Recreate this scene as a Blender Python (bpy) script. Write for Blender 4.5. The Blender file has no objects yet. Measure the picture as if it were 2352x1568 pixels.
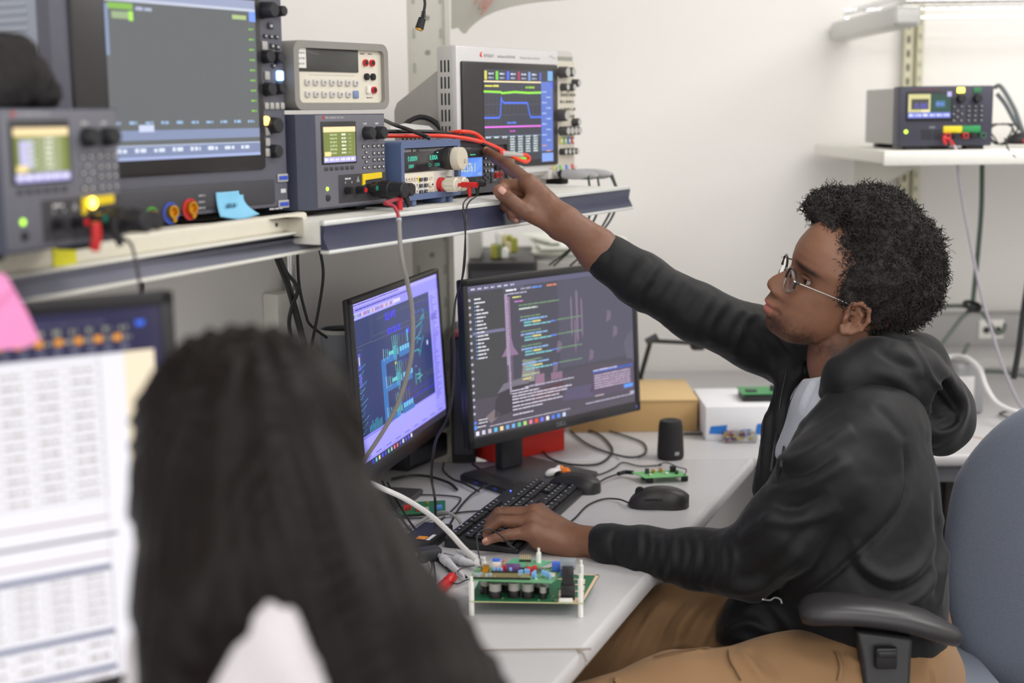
import bpy, bmesh, math, random
import numpy as np
from mathutils import Vector, Matrix

random.seed(7); np.random.seed(7)
scn = bpy.context.scene
COL = scn.collection

# ---------------------------------------------------------------- camera
F = 3267.0; CX, CY = 1176.0, 784.0
TH = math.atan(524 / F); RO = 0.012
CAM = np.array([0, 0, 1.49])
FW = np.array([0, math.cos(TH), -math.sin(TH)])
R0 = np.array([1.0, 0, 0]); U0 = np.array([0, math.sin(TH), math.cos(TH)])
cd = bpy.data.cameras.new('camera'); cam = bpy.data.objects.new('camera', cd); COL.objects.link(cam)
rx = R0 * math.cos(RO) - U0 * math.sin(RO); ux = R0 * math.sin(RO) + U0 * math.cos(RO)
M = Matrix(((rx[0], ux[0], -FW[0], CAM[0]), (rx[1], ux[1], -FW[1], CAM[1]), (rx[2], ux[2], -FW[2], CAM[2]), (0, 0, 0, 1)))
cam.matrix_world = M
cd.sensor_width = 36; cd.lens = F * 36 / 2352; cd.clip_start = 0.05
cd.dof.use_dof = True; cd.dof.focus_distance = 2.44; cd.dof.aperture_fstop = 2.4
scn.camera = cam

# ---------------------------------------------------------------- view, world, room lamps
scn.view_settings.view_transform = 'Standard'; scn.view_settings.look = 'None'
scn.view_settings.exposure = 0.28; scn.view_settings.gamma = 1.0; scn.view_settings.use_curve_mapping = False
scn.cycles.use_denoising = True
scn.cycles.use_adaptive_sampling = True; scn.cycles.adaptive_threshold = 0.06
scn.cycles.max_bounces = 7; scn.cycles.diffuse_bounces = 4; scn.cycles.glossy_bounces = 3; scn.cycles.transmission_bounces = 6
scn.cycles.sample_clamp_indirect = 4.0
W = bpy.data.worlds.new('world'); scn.world = W; W.use_nodes = True
W.node_tree.nodes['Background'].inputs[0].default_value = (1.0, 0.99, 0.975, 1)
W.node_tree.nodes['Background'].inputs[1].default_value = 1.55

def area(name, loc, size, power, rot=(0, 0, 0), col=(1, 0.985, 0.965)):
    l = bpy.data.lights.new(name, 'AREA'); l.shape = 'RECTANGLE'; l.size = size[0]; l.size_y = size[1]
    l.energy = power; l.color = col
    o = bpy.data.objects.new(name, l); COL.objects.link(o); o.location = loc; o.rotation_euler = rot
    return o
area('ceiling_lamp_light', (1.5, 2.85, 2.72), (1.2, 0.6), 15)
area('ceiling_lamp_light', (0.9, 1.1, 2.72), (1.2, 0.6), 12)
area('ceiling_lamp_light', (2.6, 1.9, 2.72), (1.2, 0.6), 24)
area('ceiling_lamp_light', (0.3, -0.6, 2.72), (1.2, 0.6), 14)

# ---------------------------------------------------------------- geometry helpers
def ray(px, py):
    x = (px - CX) / F; y = (CY - py) / F
    return FW + (x * math.cos(RO) + y * math.sin(RO)) * R0 + (-x * math.sin(RO) + y * math.cos(RO)) * U0
def at(px, py, d): return CAM + d * ray(px, py)
def onz(px, py, z):
    r = ray(px, py); return CAM + r * (z - CAM[2]) / r[2]
def proj(p):
    v = np.asarray(p) - CAM; d = v @ FW; x = v @ R0 / d; y = v @ U0 / d
    return CX + F * (x * math.cos(RO) - y * math.sin(RO)), CY - F * (x * math.sin(RO) + y * math.cos(RO)), d
def S(r, g, b):
    f = lambda c: (c / 255) / 12.92 if c <= 10.3 else (((c / 255) + 0.055) / 1.055) ** 2.4
    return (f(r), f(g), f(b), 1.0)
def fit(p, w, pxr, sign=1, a0=20, a1=80):
    """yaw of a front of width w whose other end stands at picture column pxr"""
    best = None
    for a in np.linspace(math.radians(a0), math.radians(a1), 600):
        q = np.array(p) + sign * w * np.array([math.cos(a), math.sin(a), 0])
        e = abs(proj(q)[0] - pxr)
        if best is None or e < best[0]: best = (e, a)
    return best[1]

def tagp(o, label=None, cat=None, group=None, kind=None):
    if label: o['label'] = label
    if cat: o['category'] = cat
    if group: o['group'] = group
    if kind: o['kind'] = kind
    return o
def thing(name, label, cat, loc=(0, 0, 0), rotz=0, group=None):
    o = bpy.data.objects.new(name, None); COL.objects.link(o)
    o.location = loc; o.rotation_euler = (0, 0, rotz); o.empty_display_size = 0.02
    return tagp(o, label, cat, group)

_bc = {}
def _bevbox(seg):
    return None
class MB:
    def __init__(s): s.v = []; s.f = []; s.c = []; s.m = []; s.n = 0; s.mi = 0; s.X = None
    def add(s, vs, fs, col=(1, 1, 1, 1)):
        vs = np.asarray(vs, float)
        if s.X is not None: vs = vs @ s.X[:3, :3].T + s.X[:3, 3]
        s.v.append(vs); k = s.n
        s.f.extend([tuple(i + k for i in f) for f in fs]); s.c.extend([col] * len(fs)); s.m.extend([s.mi] * len(fs)); s.n += len(vs)
        return s
    def box(s, lo, hi, col=(1, 1, 1, 1)):
        x0, y0, z0 = lo; x1, y1, z1 = hi
        v = [(x0, y0, z0), (x1, y0, z0), (x1, y1, z0), (x0, y1, z0), (x0, y0, z1), (x1, y0, z1), (x1, y1, z1), (x0, y1, z1)]
        return s.add(v, [(0, 3, 2, 1), (4, 5, 6, 7), (0, 1, 5, 4), (1, 2, 6, 5), (2, 3, 7, 6), (3, 0, 4, 7)], col)
    def rbox(s, lo, hi, r=0.004, seg=2, col=(1, 1, 1, 1)):
        lo = np.array(lo, float); hi = np.array(hi, float); r = min(r, 0.49 * float(min(hi - lo)))
        key = seg
        bm = bmesh.new(); bmesh.ops.create_cube(bm, size=1.0)
        sz = hi - lo
        for v in bm.verts: v.co = Vector((v.co.x * sz[0], v.co.y * sz[1], v.co.z * sz[2]))
        bmesh.ops.bevel(bm, geom=bm.edges[:] + bm.verts[:], offset=r, segments=seg, profile=0.5, affect='EDGES')
        bm.verts.ensure_lookup_table(); bm.verts.index_update()
        vs = [np.array(v.co) + (lo + hi) / 2 for v in bm.verts]; fs = [tuple(v.index for v in f.verts) for f in bm.faces]
        bm.free(); return s.add(vs, fs, col)
    def cyl(s, p0, p1, r0, r1=None, n=20, caps=True, col=(1, 1, 1, 1)):
        if r1 is None: r1 = r0
        p0 = np.array(p0, float); p1 = np.array(p1, float); d = p1 - p0; d /= np.linalg.norm(d)
        a = np.array([0, 0, 1.0]) if abs(d[2]) < .9 else np.array([1.0, 0, 0])
        u = np.cross(d, a); u /= np.linalg.norm(u); w = np.cross(d, u)
        t = np.linspace(0, 2 * math.pi, n, endpoint=False)
        ring = np.cos(t)[:, None] * u + np.sin(t)[:, None] * w
        vs = np.vstack([p0 + ring * r0, p1 + ring * r1])
        fs = [(i, (i + 1) % n, n + (i + 1) % n, n + i) for i in range(n)]
        if caps: fs += [tuple(range(n))[::-1], tuple(range(n, 2 * n))]
        return s.add(vs, fs, col)
    def lathe(s, p0, ax, prof, n=24, col=(1, 1, 1, 1)):
        """prof: list of (distance along ax, radius)"""
        p0 = np.array(p0, float); d = np.array(ax, float); d /= np.linalg.norm(d)
        a = np.array([0, 0, 1.0]) if abs(d[2]) < .9 else np.array([1.0, 0, 0])
        u = np.cross(d, a); u /= np.linalg.norm(u); w = np.cross(d, u)
        t = np.linspace(0, 2 * math.pi, n, endpoint=False); ring = np.cos(t)[:, None] * u + np.sin(t)[:, None] * w
        vs = np.vstack([p0 + d * h + ring * r for h, r in prof]); k = len(prof)
        fs = [(j * n + i, j * n + (i + 1) % n, (j + 1) * n + (i + 1) % n, (j + 1) * n + i) for j in range(k - 1) for i in range(n)]
        fs += [tuple(range(n))[::-1], tuple(range((k - 1) * n, k * n))]
        return s.add(vs, fs, col)
    def tube(s, pts, r, n=8, col=(1, 1, 1, 1), caps=True):
        P = np.asarray(pts, float); k = len(P); r = np.broadcast_to(np.asarray(r, float), (k,))
        T = np.gradient(P, axis=0); T /= np.linalg.norm(T, axis=1)[:, None] + 1e-12
        a = np.array([0, 0, 1.0]) if abs(T[0][2]) < .9 else np.array([1.0, 0, 0])
        u = np.cross(T[0], a); u /= np.linalg.norm(u); vs = []
        t = np.linspace(0, 2 * math.pi, n, endpoint=False)
        for i in range(k):
            u = u - T[i] * (u @ T[i]); u /= np.linalg.norm(u) + 1e-12; w = np.cross(T[i], u)
            vs.append(P[i] + r[i] * (np.cos(t)[:, None] * u + np.sin(t)[:, None] * w))
        fs = [(j * n + i, j * n + (i + 1) % n, (j + 1) * n + (i + 1) % n, (j + 1) * n + i) for j in range(k - 1) for i in range(n)]
        if caps: fs += [tuple(range(n))[::-1], tuple(range((k - 1) * n, k * n))]
        return s.add(np.vstack(vs), fs, col)
    def prism(s, poly, ax, a, b, col=(1, 1, 1, 1)):
        """poly: 2-D outline in the two axes other than ax"""
        o = [i for i in range(3) if i != ax]; n = len(poly); vs = np.zeros((2 * n, 3))
        for k, h in enumerate((a, b)):
            vs[k * n:(k + 1) * n, ax] = h
            for i, p in enumerate(poly): vs[k * n + i, o[0]] = p[0]; vs[k * n + i, o[1]] = p[1]
        fs = [(i, (i + 1) % n, n + (i + 1) % n, n + i) for i in range(n)] + [tuple(range(n))[::-1], tuple(range(n, 2 * n))]
        return s.add(vs, fs, col)
    # flat printing on a front standing at y = y0 (local), facing -y
    def rect(s, x0, z0, x1, z1, col, y=0.0):
        return s.add([(x0, y, z0), (x1, y, z0), (x1, y, z1), (x0, y, z1)], [(0, 1, 2, 3)], col)
    def poly(s, pts, col, y=0.0):
        return s.add([(p[0], y, p[1]) for p in pts], [tuple(range(len(pts)))], col)
    def line(s, pts, w, col, y=0.0):
        for (a, b), (c, d) in zip(pts[:-1], pts[1:]):
            L = math.hypot(c - a, d - b) or 1e-9; nx, nz = -(d - b) / L * w / 2, (c - a) / L * w / 2
            ex, ez = (c - a) / L * w * .3, (d - b) / L * w * .3
            s.add([(a - nx - ex, y, b - nz - ez), (c - nx + ex, y, d - nz + ez), (c + nx + ex, y, d + nz + ez), (a + nx - ex, y, b + nz - ez)], [(0, 1, 2, 3)], col)
        return s
    def text(s, x, z, h, txt, col, y=0.0, sx=1.0, bold=0.0):
        vs, fs = textmesh(txt, bold)
        if len(vs) == 0: return s
        k = h / 0.7
        return s.add(np.column_stack([x + vs[:, 0] * k * sx, np.full(len(vs), y), z + vs[:, 1] * k]), fs, col)
    def dashes(s, x, z, h, total, col, y=0.0, avg=0.02, rng=random):
        """unreadable lettering: a run of small word-sized bars"""
        e = x + total
        while x < e:
            w = avg * rng.uniform(.4, 1.5); w = min(w, e - x)
            s.rect(x, z, x + w, z + h * rng.uniform(.8, 1.0), col, y); x += w + h * .5
        return s
    def build(s, name, mat, parent=None, smooth=True, angle=40, loc=None, attr=True):
        me = bpy.data.meshes.new(name)
        V = np.vstack(s.v) if s.v else np.zeros((0, 3))
        me.from_pydata(V.tolist(), [], s.f)
        if attr:
            ca = me.color_attributes.new('Col', 'FLOAT_COLOR', 'CORNER')
            buf = np.repeat(np.array(s.c, float).reshape(-1, 4), [len(f) for f in s.f], axis=0)
            ca.data.foreach_set('color', buf.astype(np.float32).ravel())
        mats = mat if isinstance(mat, (list, tuple)) else [mat]
        for m in mats: me.materials.append(m)
        if len(mats) > 1: me.polygons.foreach_set('material_index', s.m)
        if smooth:
            me.shade_smooth(); me.set_sharp_from_angle(angle=math.radians(angle))
        me.update()
        o = bpy.data.objects.new(name, me); COL.objects.link(o)
        if parent is not None: o.parent = parent
        if loc is not None: o.location = loc
        return o
_tx = {}
def textmesh(txt, bold=0.0):
    k = (txt, bold)
    if k not in _tx:
        cu = bpy.data.curves.new('t', 'FONT'); cu.body = txt; cu.size = 1.0; cu.resolution_u = 2; cu.offset = bold
        ob = bpy.data.objects.new('t', cu); COL.objects.link(ob)
        dg = bpy.context.evaluated_depsgraph_get(); me = ob.evaluated_get(dg).to_mesh()
        vs = np.array([v.co[:2] for v in me.vertices]).reshape(-1, 2); fs = [tuple(p.vertices) for p in me.polygons]
        ob.evaluated_get(dg).to_mesh_clear(); bpy.data.objects.remove(ob); bpy.data.curves.remove(cu)
        _tx[k] = (vs, fs)
    return _tx[k]
def smooth_path(pts, n=8):
    P = np.asarray(pts, float); out = []
    Q = np.vstack([2 * P[0] - P[1], P, 2 * P[-1] - P[-2]])
    for i in range(1, len(Q) - 2):
        a, b, c, d = Q[i - 1], Q[i], Q[i + 1], Q[i + 2]
        for t in np.linspace(0, 1, n, endpoint=False):
            out.append(.5 * ((2 * b) + (-a + c) * t + (2 * a - 5 * b + 4 * c - d) * t * t + (-a + 3 * b - 3 * c + d) * t ** 3))
    out.append(P[-1]); return np.array(out)

# ---------------------------------------------------------------- materials
def newmat(name):
    m = bpy.data.materials.new(name); m.use_nodes = True
    return m, m.node_tree, m.node_tree.nodes['Principled BSDF']
def mat(name, col, rough=.5, metal=0.0, var=.04, scale=60, bump=0.0, bscale=300, spec=.5, sheen=0.0, coat=0.0):
    m, nt, b = newmat(name); N, L = nt.nodes, nt.links
    tc = N.new('ShaderNodeTexCoord'); nz = N.new('ShaderNodeTexNoise'); nz.inputs['Scale'].default_value = scale
    nz.inputs['Detail'].default_value = 3
    L.new(tc.outputs['Object'], nz.inputs['Vector'])
    mx = N.new('ShaderNodeMix'); mx.data_type = 'RGBA'
    c = np.array(col[:3]); mx.inputs[6].default_value = (*(c * (1 - var)), 1); mx.inputs[7].default_value = (*np.minimum(c * (1 + var), 1), 1)
    L.new(nz.outputs['Fac'], mx.inputs[0]); L.new(mx.outputs[2], b.inputs['Base Color'])
    b.inputs['Roughness'].default_value = rough; b.inputs['Metallic'].default_value = metal
    b.inputs['Specular IOR Level'].default_value = spec
    if sheen: b.inputs['Sheen Weight'].default_value = sheen; b.inputs['Sheen Roughness'].default_value = .4
    if coat: b.inputs['Coat Weight'].default_value = coat
    if bump:
        n2 = N.new('ShaderNodeTexNoise'); n2.inputs['Scale'].default_value = bscale; n2.inputs['Detail'].default_value = 4
        bp = N.new('ShaderNodeBump'); bp.inputs['Strength'].default_value = bump; bp.inputs['Distance'].default_value = .001
        L.new(tc.outputs['Object'], n2.inputs['Vector']); L.new(n2.outputs['Fac'], bp.inputs['Height']); L.new(bp.outputs['Normal'], b.inputs['Normal'])
    return m
def vmat(name, rough=.5, metal=0.0, emit=0.0, spec=.5, coat=0.0, bump=0.0, bscale=400):
    m, nt, b = newmat(name); N, L = nt.nodes, nt.links
    a = N.new('ShaderNodeAttribute'); a.attribute_name = 'Col'
    if emit:
        b.inputs['Base Color'].default_value = (.01, .01, .01, 1)
        L.new(a.outputs['Color'], b.inputs['Emission Color']); b.inputs['Emission Strength'].default_value = emit
    else: L.new(a.outputs['Color'], b.inputs['Base Color'])
    b.inputs['Roughness'].default_value = rough; b.inputs['Metallic'].default_value = metal; b.inputs['Specular IOR Level'].default_value = spec
    if coat: b.inputs['Coat Weight'].default_value = coat
    if bump:
        tc = N.new('ShaderNodeTexCoord'); n2 = N.new('ShaderNodeTexNoise'); n2.inputs['Scale'].default_value = bscale
        bp = N.new('ShaderNodeBump'); bp.inputs['Strength'].default_value = bump; bp.inputs['Distance'].default_value = .001
        L.new(tc.outputs['Object'], n2.inputs['Vector']); L.new(n2.outputs['Fac'], bp.inputs['Height']); L.new(bp.outputs['Normal'], b.inputs['Normal'])
    return m
def glass(name, col=(1, 1, 1, 1), rough=0.02):
    m, nt, b = newmat(name); b.inputs['Base Color'].default_value = col; b.inputs['Roughness'].default_value = rough
    b.inputs['Transmission Weight'].default_value = 1.0; b.inputs['IOR'].default_value = 1.45; return m
PRINT = vmat('printed_panel', .55); PGLOSS = vmat('glossy_plastic_parts', .25); SCREEN = vmat('lit_screen', .25, emit=1.0, spec=.35); LED = vmat('lit_lamp', .4, emit=2.2)
BLACK = mat('black_plastic', S(34, 33, 35), .45); DARK = mat('dark_grey_plastic', S(62, 62, 68), .5); CHAR = mat('charcoal_plastic', S(84, 85, 94), .55)
GREYP = mat('mid_grey_plastic', S(120, 122, 130), .55); LGREY = mat('light_grey_plastic', S(176, 174, 170), .5); CREAM = mat('cream_plastic', S(222, 216, 200), .5)
WHITEP = mat('white_plastic', S(236, 234, 228), .4); REDP = mat('red_plastic', S(200, 30, 32), .35); RUBK = mat('black_rubber', S(26, 26, 28), .6)
STEEL = mat('brushed_steel', S(190, 190, 188), .3, .9); METALW = mat('white_enamel', S(228, 226, 218), .4)
CABK = mat('black_cable', S(22, 24, 25), .45); CABG = mat('grey_cable', S(150, 148, 146), .5); CABW = mat('white_cable', S(214, 212, 212), .45)
CABR = mat('orange_red_silicone', S(232, 62, 40), .4)

def cable(name, label, cat, pts, r, m, group=None, parent=None, n=8, seg=8):
    mb = MB(); mb.tube(smooth_path(pts, n), r, seg); o = mb.build(name, m, parent)
    if parent is None: tagp(o, label, cat, group)
    return o

# ---------------------------------------------------------------- distance-field modelling
def sn_mesh(f, lo, hi, h):
    """surface nets over the distance field f"""
    lo = np.array(lo, float); hi = np.array(hi, float); n = np.ceil((hi - lo) / h).astype(int) + 1
    xs = [lo[i] + h * np.arange(n[i]) for i in range(3)]
    V = np.empty(n, np.float32)
    for i in range(0, n[0], 16):
        X, Y, Z = np.meshgrid(xs[0][i:i + 16], xs[1], xs[2], indexing='ij')
        V[i:i + 16] = f(np.stack([X, Y, Z], -1).reshape(-1, 3)).reshape(X.shape)
    ins = V < 0
    c = np.zeros(np.array(n) - 1, np.int8)
    for a in (0, 1):
        for b in (0, 1):
            for d in (0, 1): c += ins[a:n[0] - 1 + a, b:n[1] - 1 + b, d:n[2] - 1 + d]
    act = np.argwhere((c > 0) & (c < 8)); idx = -np.ones(c.shape, np.int64); idx[tuple(act.T)] = np.arange(len(act))
    P = np.zeros((len(act), 3)); W_ = np.zeros(len(act))
    for ax in range(3):
        o = [i for i in range(3) if i != ax]
        for a in (0, 1):
            for b in (0, 1):
                off = np.zeros(3, int); off[o[0]] = a; off[o[1]] = b; p0 = act + off; p1 = p0.copy(); p1[:, ax] += 1
                v0 = V[tuple(p0.T)]; v1 = V[tuple(p1.T)]; m = (v0 < 0) != (v1 < 0)
                t = np.where(m, v0 / np.where(m, v0 - v1, 1), 0)
                q = p0.astype(float); q[:, ax] += t; P[m] += q[m]; W_[m] += 1
    P = lo + h * P / W_[:, None]
    faces = []
    for ax in range(3):
        o = [(1, 2), (2, 0), (0, 1)][ax]
        sl0 = [slice(None)] * 3; sl1 = [slice(None)] * 3; sl0[ax] = slice(0, -1); sl1[ax] = slice(1, None)
        e = ins[tuple(sl0)] != ins[tuple(sl1)]; q = np.argwhere(e)
        q = q[(q[:, o[0]] > 0) & (q[:, o[1]] > 0) & (q[:, o[0]] < n[o[0]] - 1) & (q[:, o[1]] < n[o[1]] - 1)]
        def g(a, b):
            r = q.copy(); r[:, o[0]] -= a; r[:, o[1]] -= b; return idx[tuple(r.T)]
        Fq = np.stack([g(1, 1), g(0, 1), g(0, 0), g(1, 0)], 1); s = ins[tuple(q.T)]
        Fq[~s] = Fq[~s][:, ::-1]; faces.append(Fq)
    return P, np.vstack(faces)
def rcone(p, a, b, r1, r2):
    a = np.asarray(a, float); b = np.asarray(b, float); ba = b - a; t = np.clip(((p - a) @ ba) / (ba @ ba), 0, 1)
    return np.linalg.norm(p - a - t[:, None] * ba, axis=1) - (r1 + (r2 - r1) * t)
def chain(p, pts, k=0.004):
    d = None
    for (a, ra), (b, rb) in zip(pts[:-1], pts[1:]):
        e = rcone(p, a, b, ra, rb); d = e if d is None else smin(d, e, k)
    return d
def smin(a, b, k):
    if k <= 0: return np.minimum(a, b)
    h = np.maximum(k - np.abs(a - b), 0) / k; return np.minimum(a, b) - h * h * k * .25
def smax(a, b, k): return -smin(-a, -b, k)
def ell(p, c, R, ax=None):
    q = p - np.asarray(c); 
    if ax is not None: q = q @ np.asarray(ax).T
    R = np.asarray(R, float); k0 = np.linalg.norm(q / R, axis=1); k1 = np.linalg.norm(q / (R * R), axis=1) + 1e-9
    return k0 * (k0 - 1) / k1
def vnormals(P, Fq):
    n = np.cross(P[Fq[:, 2]] - P[Fq[:, 0]], P[Fq[:, 3]] - P[Fq[:, 1]]); N = np.zeros_like(P)
    for k in range(4): np.add.at(N, Fq[:, k], n)
    return N / (np.linalg.norm(N, axis=1)[:, None] + 1e-12)
def relax(P, Fq, it=2, lam=.5):
    for _ in range(it):
        A = np.zeros_like(P); c = np.zeros(len(P))
        for k in range(4):
            np.add.at(A, Fq[:, k], P[Fq[:, (k + 1) % 4]]); np.add.at(c, Fq[:, k], 1)
            np.add.at(A, Fq[:, k], P[Fq[:, (k - 1) % 4]]); np.add.at(c, Fq[:, k], 1)
        P = P + lam * (A / c[:, None] - P)
    return P
def org(name, P, Fq, m, parent=None, col=None):
    me = bpy.data.meshes.new(name); me.from_pydata(P.tolist(), [], Fq.tolist())
    if col is not None:
        ca = me.color_attributes.new('Col', 'FLOAT_COLOR', 'POINT'); ca.data.foreach_set('color', np.column_stack([col[:, :3], np.ones(len(P))]).astype(np.float32).ravel())
    me.materials.append(m); me.shade_smooth(); me.update()
    o = bpy.data.objects.new(name, me); COL.objects.link(o)
    if parent is not None: o.parent = parent
    return o
_ng = np.random.RandomState(3).rand(32, 32, 32)
def vnoise(p, s):
    q = p * s; i = np.floor(q).astype(int); f = q - i; f = f * f * (3 - 2 * f); r = 0
    for a in (0, 1):
        for b in (0, 1):
            for c in (0, 1):
                w = (f[:, 0] if a else 1 - f[:, 0]) * (f[:, 1] if b else 1 - f[:, 1]) * (f[:, 2] if c else 1 - f[:, 2])
                r = r + w * _ng[(i[:, 0] + a) % 32, (i[:, 1] + b) % 32, (i[:, 2] + c) % 32]
    return r * 2 - 1
# ================================================================ the room
def struct(o): o['kind'] = 'structure'; return o
WALLM = mat('wall_paint', S(233, 230, 227), .85, var=.01, scale=3, bump=.05, bscale=500)
WALLS = WALLM
FLOORM = mat('vinyl_floor', S(96, 92, 88), .5, var=.12, scale=30)
CEILM = mat('ceiling_paint', S(235, 234, 230), .9)
mb = MB(); mb.box((-2.6, 4.05, 0), (3.6, 4.17, 2.9)); struct(mb.build('wall_back', WALLM))
mb = MB(); mb.box((3.6, -2, 0), (3.72, 4.17, 2.9)); struct(mb.build('wall_right', WALLM))
mb = MB(); mb.box((-2.6, -2, -.1), (3.72, 4.17, 0)); struct(mb.build('floor', FLOORM))
mb = MB(); mb.box((-2.6, -2, 2.9), (3.72, 4.17, 3.0)); struct(mb.build('ceiling', CEILM))
D2 = np.array([math.sin(math.radians(30.1)), math.cos(math.radians(30.1)), 0]); N2 = np.array([-D2[1], D2[0], 0])   # along the bench wall, into it
SH = 1.337
A2 = onz(740, 510, SH); WB = A2 + N2 * .52; WB[2] = 0
def wallpt(t, off, z): p = WB + D2 * t + N2 * off; return np.array([p[0], p[1], z])
P = [wallpt(-2.9, 0, 0), wallpt(1.0, 0, 0), wallpt(1.0, .1, 0), wallpt(-2.9, .1, 0)]
mb = MB(); mb.prism([(p[0], p[1]) for p in P], 2, 0, 2.9); struct(mb.build('wall_left', WALLM))
def basis(o, x, y):   # frame with given x axis and y axis (horizontal)
    m = np.eye(4); m[:3, 0] = x; m[:3, 1] = y; m[:3, 2] = (0, 0, 1); m[:3, 3] = o; return m
# lamps in the ceiling
for i, (x, y, w) in enumerate(((1.5, 2.85, 'above the back worktop'), (.9, 1.1, 'above the near bench'), (2.6, 1.9, 'above the aisle on the right'), (.3, -.6, 'behind the viewer'))):
    t = thing('ceiling_light', 'flat rectangular white ceiling lamp ' + w, 'lamp', (x, y, 2.80))
    f = MB(); f.rbox((-.64, -.34, 0), (.64, .34, .10), .01); f.build('housing', METALW, t)
    d = MB(); d.box((-.6, -.3, -.01), (.6, .3, 0), (1, .98, .93, 1)); d.build('diffuser', vmat('lamp_diffuser', .5, emit=1.3), t)

# ---- slotted metal column between the bench wall and the back wall
COLM = mat('grey_enamel_column', S(196, 194, 184), .5)
t = thing('support_column', 'tall grey metal bench column with rows of slots behind the silver oscilloscope', 'column', tuple(wallpt(1.04, -.03, 0)))
m = np.eye(4); a = -math.radians(30.1); xa = np.array([.97, .24, 0]); xa /= np.linalg.norm(xa); ya = np.array([-xa[1], xa[0], 0])
mb = MB(); mb.X = basis((0, 0, 0), xa, ya); mb.box((-.052, 0, 0), (-.040, .05, 2.88), S(205, 203, 196)); mb.box((-.040, .004, 0), (.036, .05, 2.88)); mb.box((.036, 0, 0), (.048, .05, 2.88)); mb.build('post', COLM, t)
mb = MB(); mb.X = basis((0, 0, 0), xa, ya)
for k in range(30):
    z = .5 + k * .075
    mb.cyl((-.002, .003, z), (-.002, .006, z), .006, n=12, col=S(140, 142, 132))
    for x in (-.032, .028): mb.rbox((x - .004, .003, z - .045), (x + .004, .006, z - .022), .003, 1, S(168, 168, 158))
mb.build('slot_row', PRINT, t)

# ---- conduit and wall box on the bench wall
def on_wall(px, py, off=0.0):
    r = ray(px, py); q = (WB - CAM) @ N2 - off; return CAM + r * (q / (r @ N2))
c0 = on_wall(664, 560, .02)
t = thing('conduit', 'thin grey metal conduit running down the wall under the shelf', 'pipe', (c0[0], c0[1], .76))
mb = MB(); mb.cyl((0, 0, 0), (0, 0, .70), .0105, n=16); mb.build('pipe', STEEL, t)
mb = MB(); zc = on_wall(664, 655, .02)[2] - .76; mb.cyl((0, 0, zc - .012), (0, 0, zc + .012), .0135, n=16); mb.build('coupling', STEEL, t)
p = on_wall(626, 668, .0)
t = thing('wall_box', 'pale surface-mounted outlet box on the wall left of the conduit', 'outlet box', (p[0], p[1], p[2] - .2))
mb = MB(); mb.X = basis((0, 0, 0), D2, N2); mb.rbox((-.034, -.04, 0), (.034, .0, .2), .006); mb.build('box', METALW, t)
mb = MB(); mb.X = basis((0, 0, 0), D2, N2); mb.cyl((0, -.042, .15), (0, -.040, .15), .004, n=10); mb.build('screw', STEEL, t)

# ---------------------------------------------------------------- bench shelves
LAM = mat('white_laminate', S(193, 191, 193), .35, var=.015, scale=8); LAME = mat('laminate_edge', S(222, 219, 214), .4)
NAVY = mat('dark_blue_grey_label_rail', S(58, 62, 84), .28, var=.05, scale=4); GRAYRAIL = mat('grey_label_rail', S(120, 121, 134), .35, var=.06, scale=4)
# right-hand shelf: origin at its near front end
B2 = onz(1447, 428, SH); L2 = float(np.linalg.norm((B2 - A2)[:2])); a2 = math.atan2(D2[1], D2[0])
t = thing('instrument_shelf', 'long white shelf with a dark blue front rail under the pointed-at meters', 'shelf', (A2[0], A2[1], SH), a2)
mb = MB(); mb.rbox((.0, .004, -.034), (L2 - .01, .51, 0), .003); mb.build('board', METALW, t)
mb = MB(); mb.rbox((-.0, -.004, -.006), (L2, .006, .002), .002); mb.rbox((-.0, -.012, -.047), (L2 - .002, .006, -.041), .002); mb.build('rail_edge', mat('rail_lip', S(225, 226, 224), .3, .2), t)
mb = MB(); mb.X = None
prof = [(.004, -.006), (-.004, -.006), (-.001, -.024), (-.010, -.041), (.004, -.041)]
mb.prism(prof, 0, 0, L2 - .004); mb.build('label_rail', NAVY, t)
for x in (.06, L2 - .18):
    mb = MB(); mb.prism([(.51, -.07), (.51, -.036), (.16, -.036), (.16, -.045)], 0, x, x + .006); mb.build('bracket', METALW, t)
# left-hand shelf
zL = 1.345
Aa = onz(-260, 616, zL); Ab = onz(702, 489, zL); dL = (Ab - Aa)[:2]; LL = float(np.linalg.norm(dL)); aL = math.atan2(dL[1], dL[0])
t = thing('instrument_shelf', 'near white shelf with cream lip and grey label rail carrying the big dark oscilloscope', 'shelf', (Aa[0], Aa[1], zL), aL)
mb = MB(); _c, _s = math.cos(aL), math.sin(aL)
def toL(p): q = np.array(p[:2]) - Aa[:2]; return (q[0] * _c + q[1] * _s, -q[0] * _s + q[1] * _c)
_k0 = A2 - D2 * .006; mb.prism([(0, .004), (LL - .03, .004), toL(_k0 + N2 * .03), toL(_k0 + N2 * .515), toL(wallpt(-1.0, -.01, 0))], 2, -.03, -.002); mb.build('board', CREAM, t)
mb = MB(); mb.rbox((0, -.004, -.024), (LL, .016, .002), .005, 3); mb.build('front_lip', CREAM, t)
mb = MB(); mb.rbox((0, -.020, -.027), (LL + .03, .004, -.023), .002); mb.rbox((0, -.03, -.055), (LL + .03, -.002, -.050), .002)
mb.rbox((LL + .014, -.028, -.052), (LL + .03, .004, -.026), .004); mb.build('rail_edge', METALW, t)
mb = MB(); mb.prism([(.004, -.026), (-.017, -.026), (-.010, -.038), (-.026, -.051), (.004, -.051)], 0, 0, LL + .015); mb.build('label_rail', GRAYRAIL, t)
mb = MB(); mb.cyl((LL - .09, -.0055, -.011), (LL - .09, -.003, -.011), .003, n=10); mb.build('screw', DARK, t)

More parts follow.
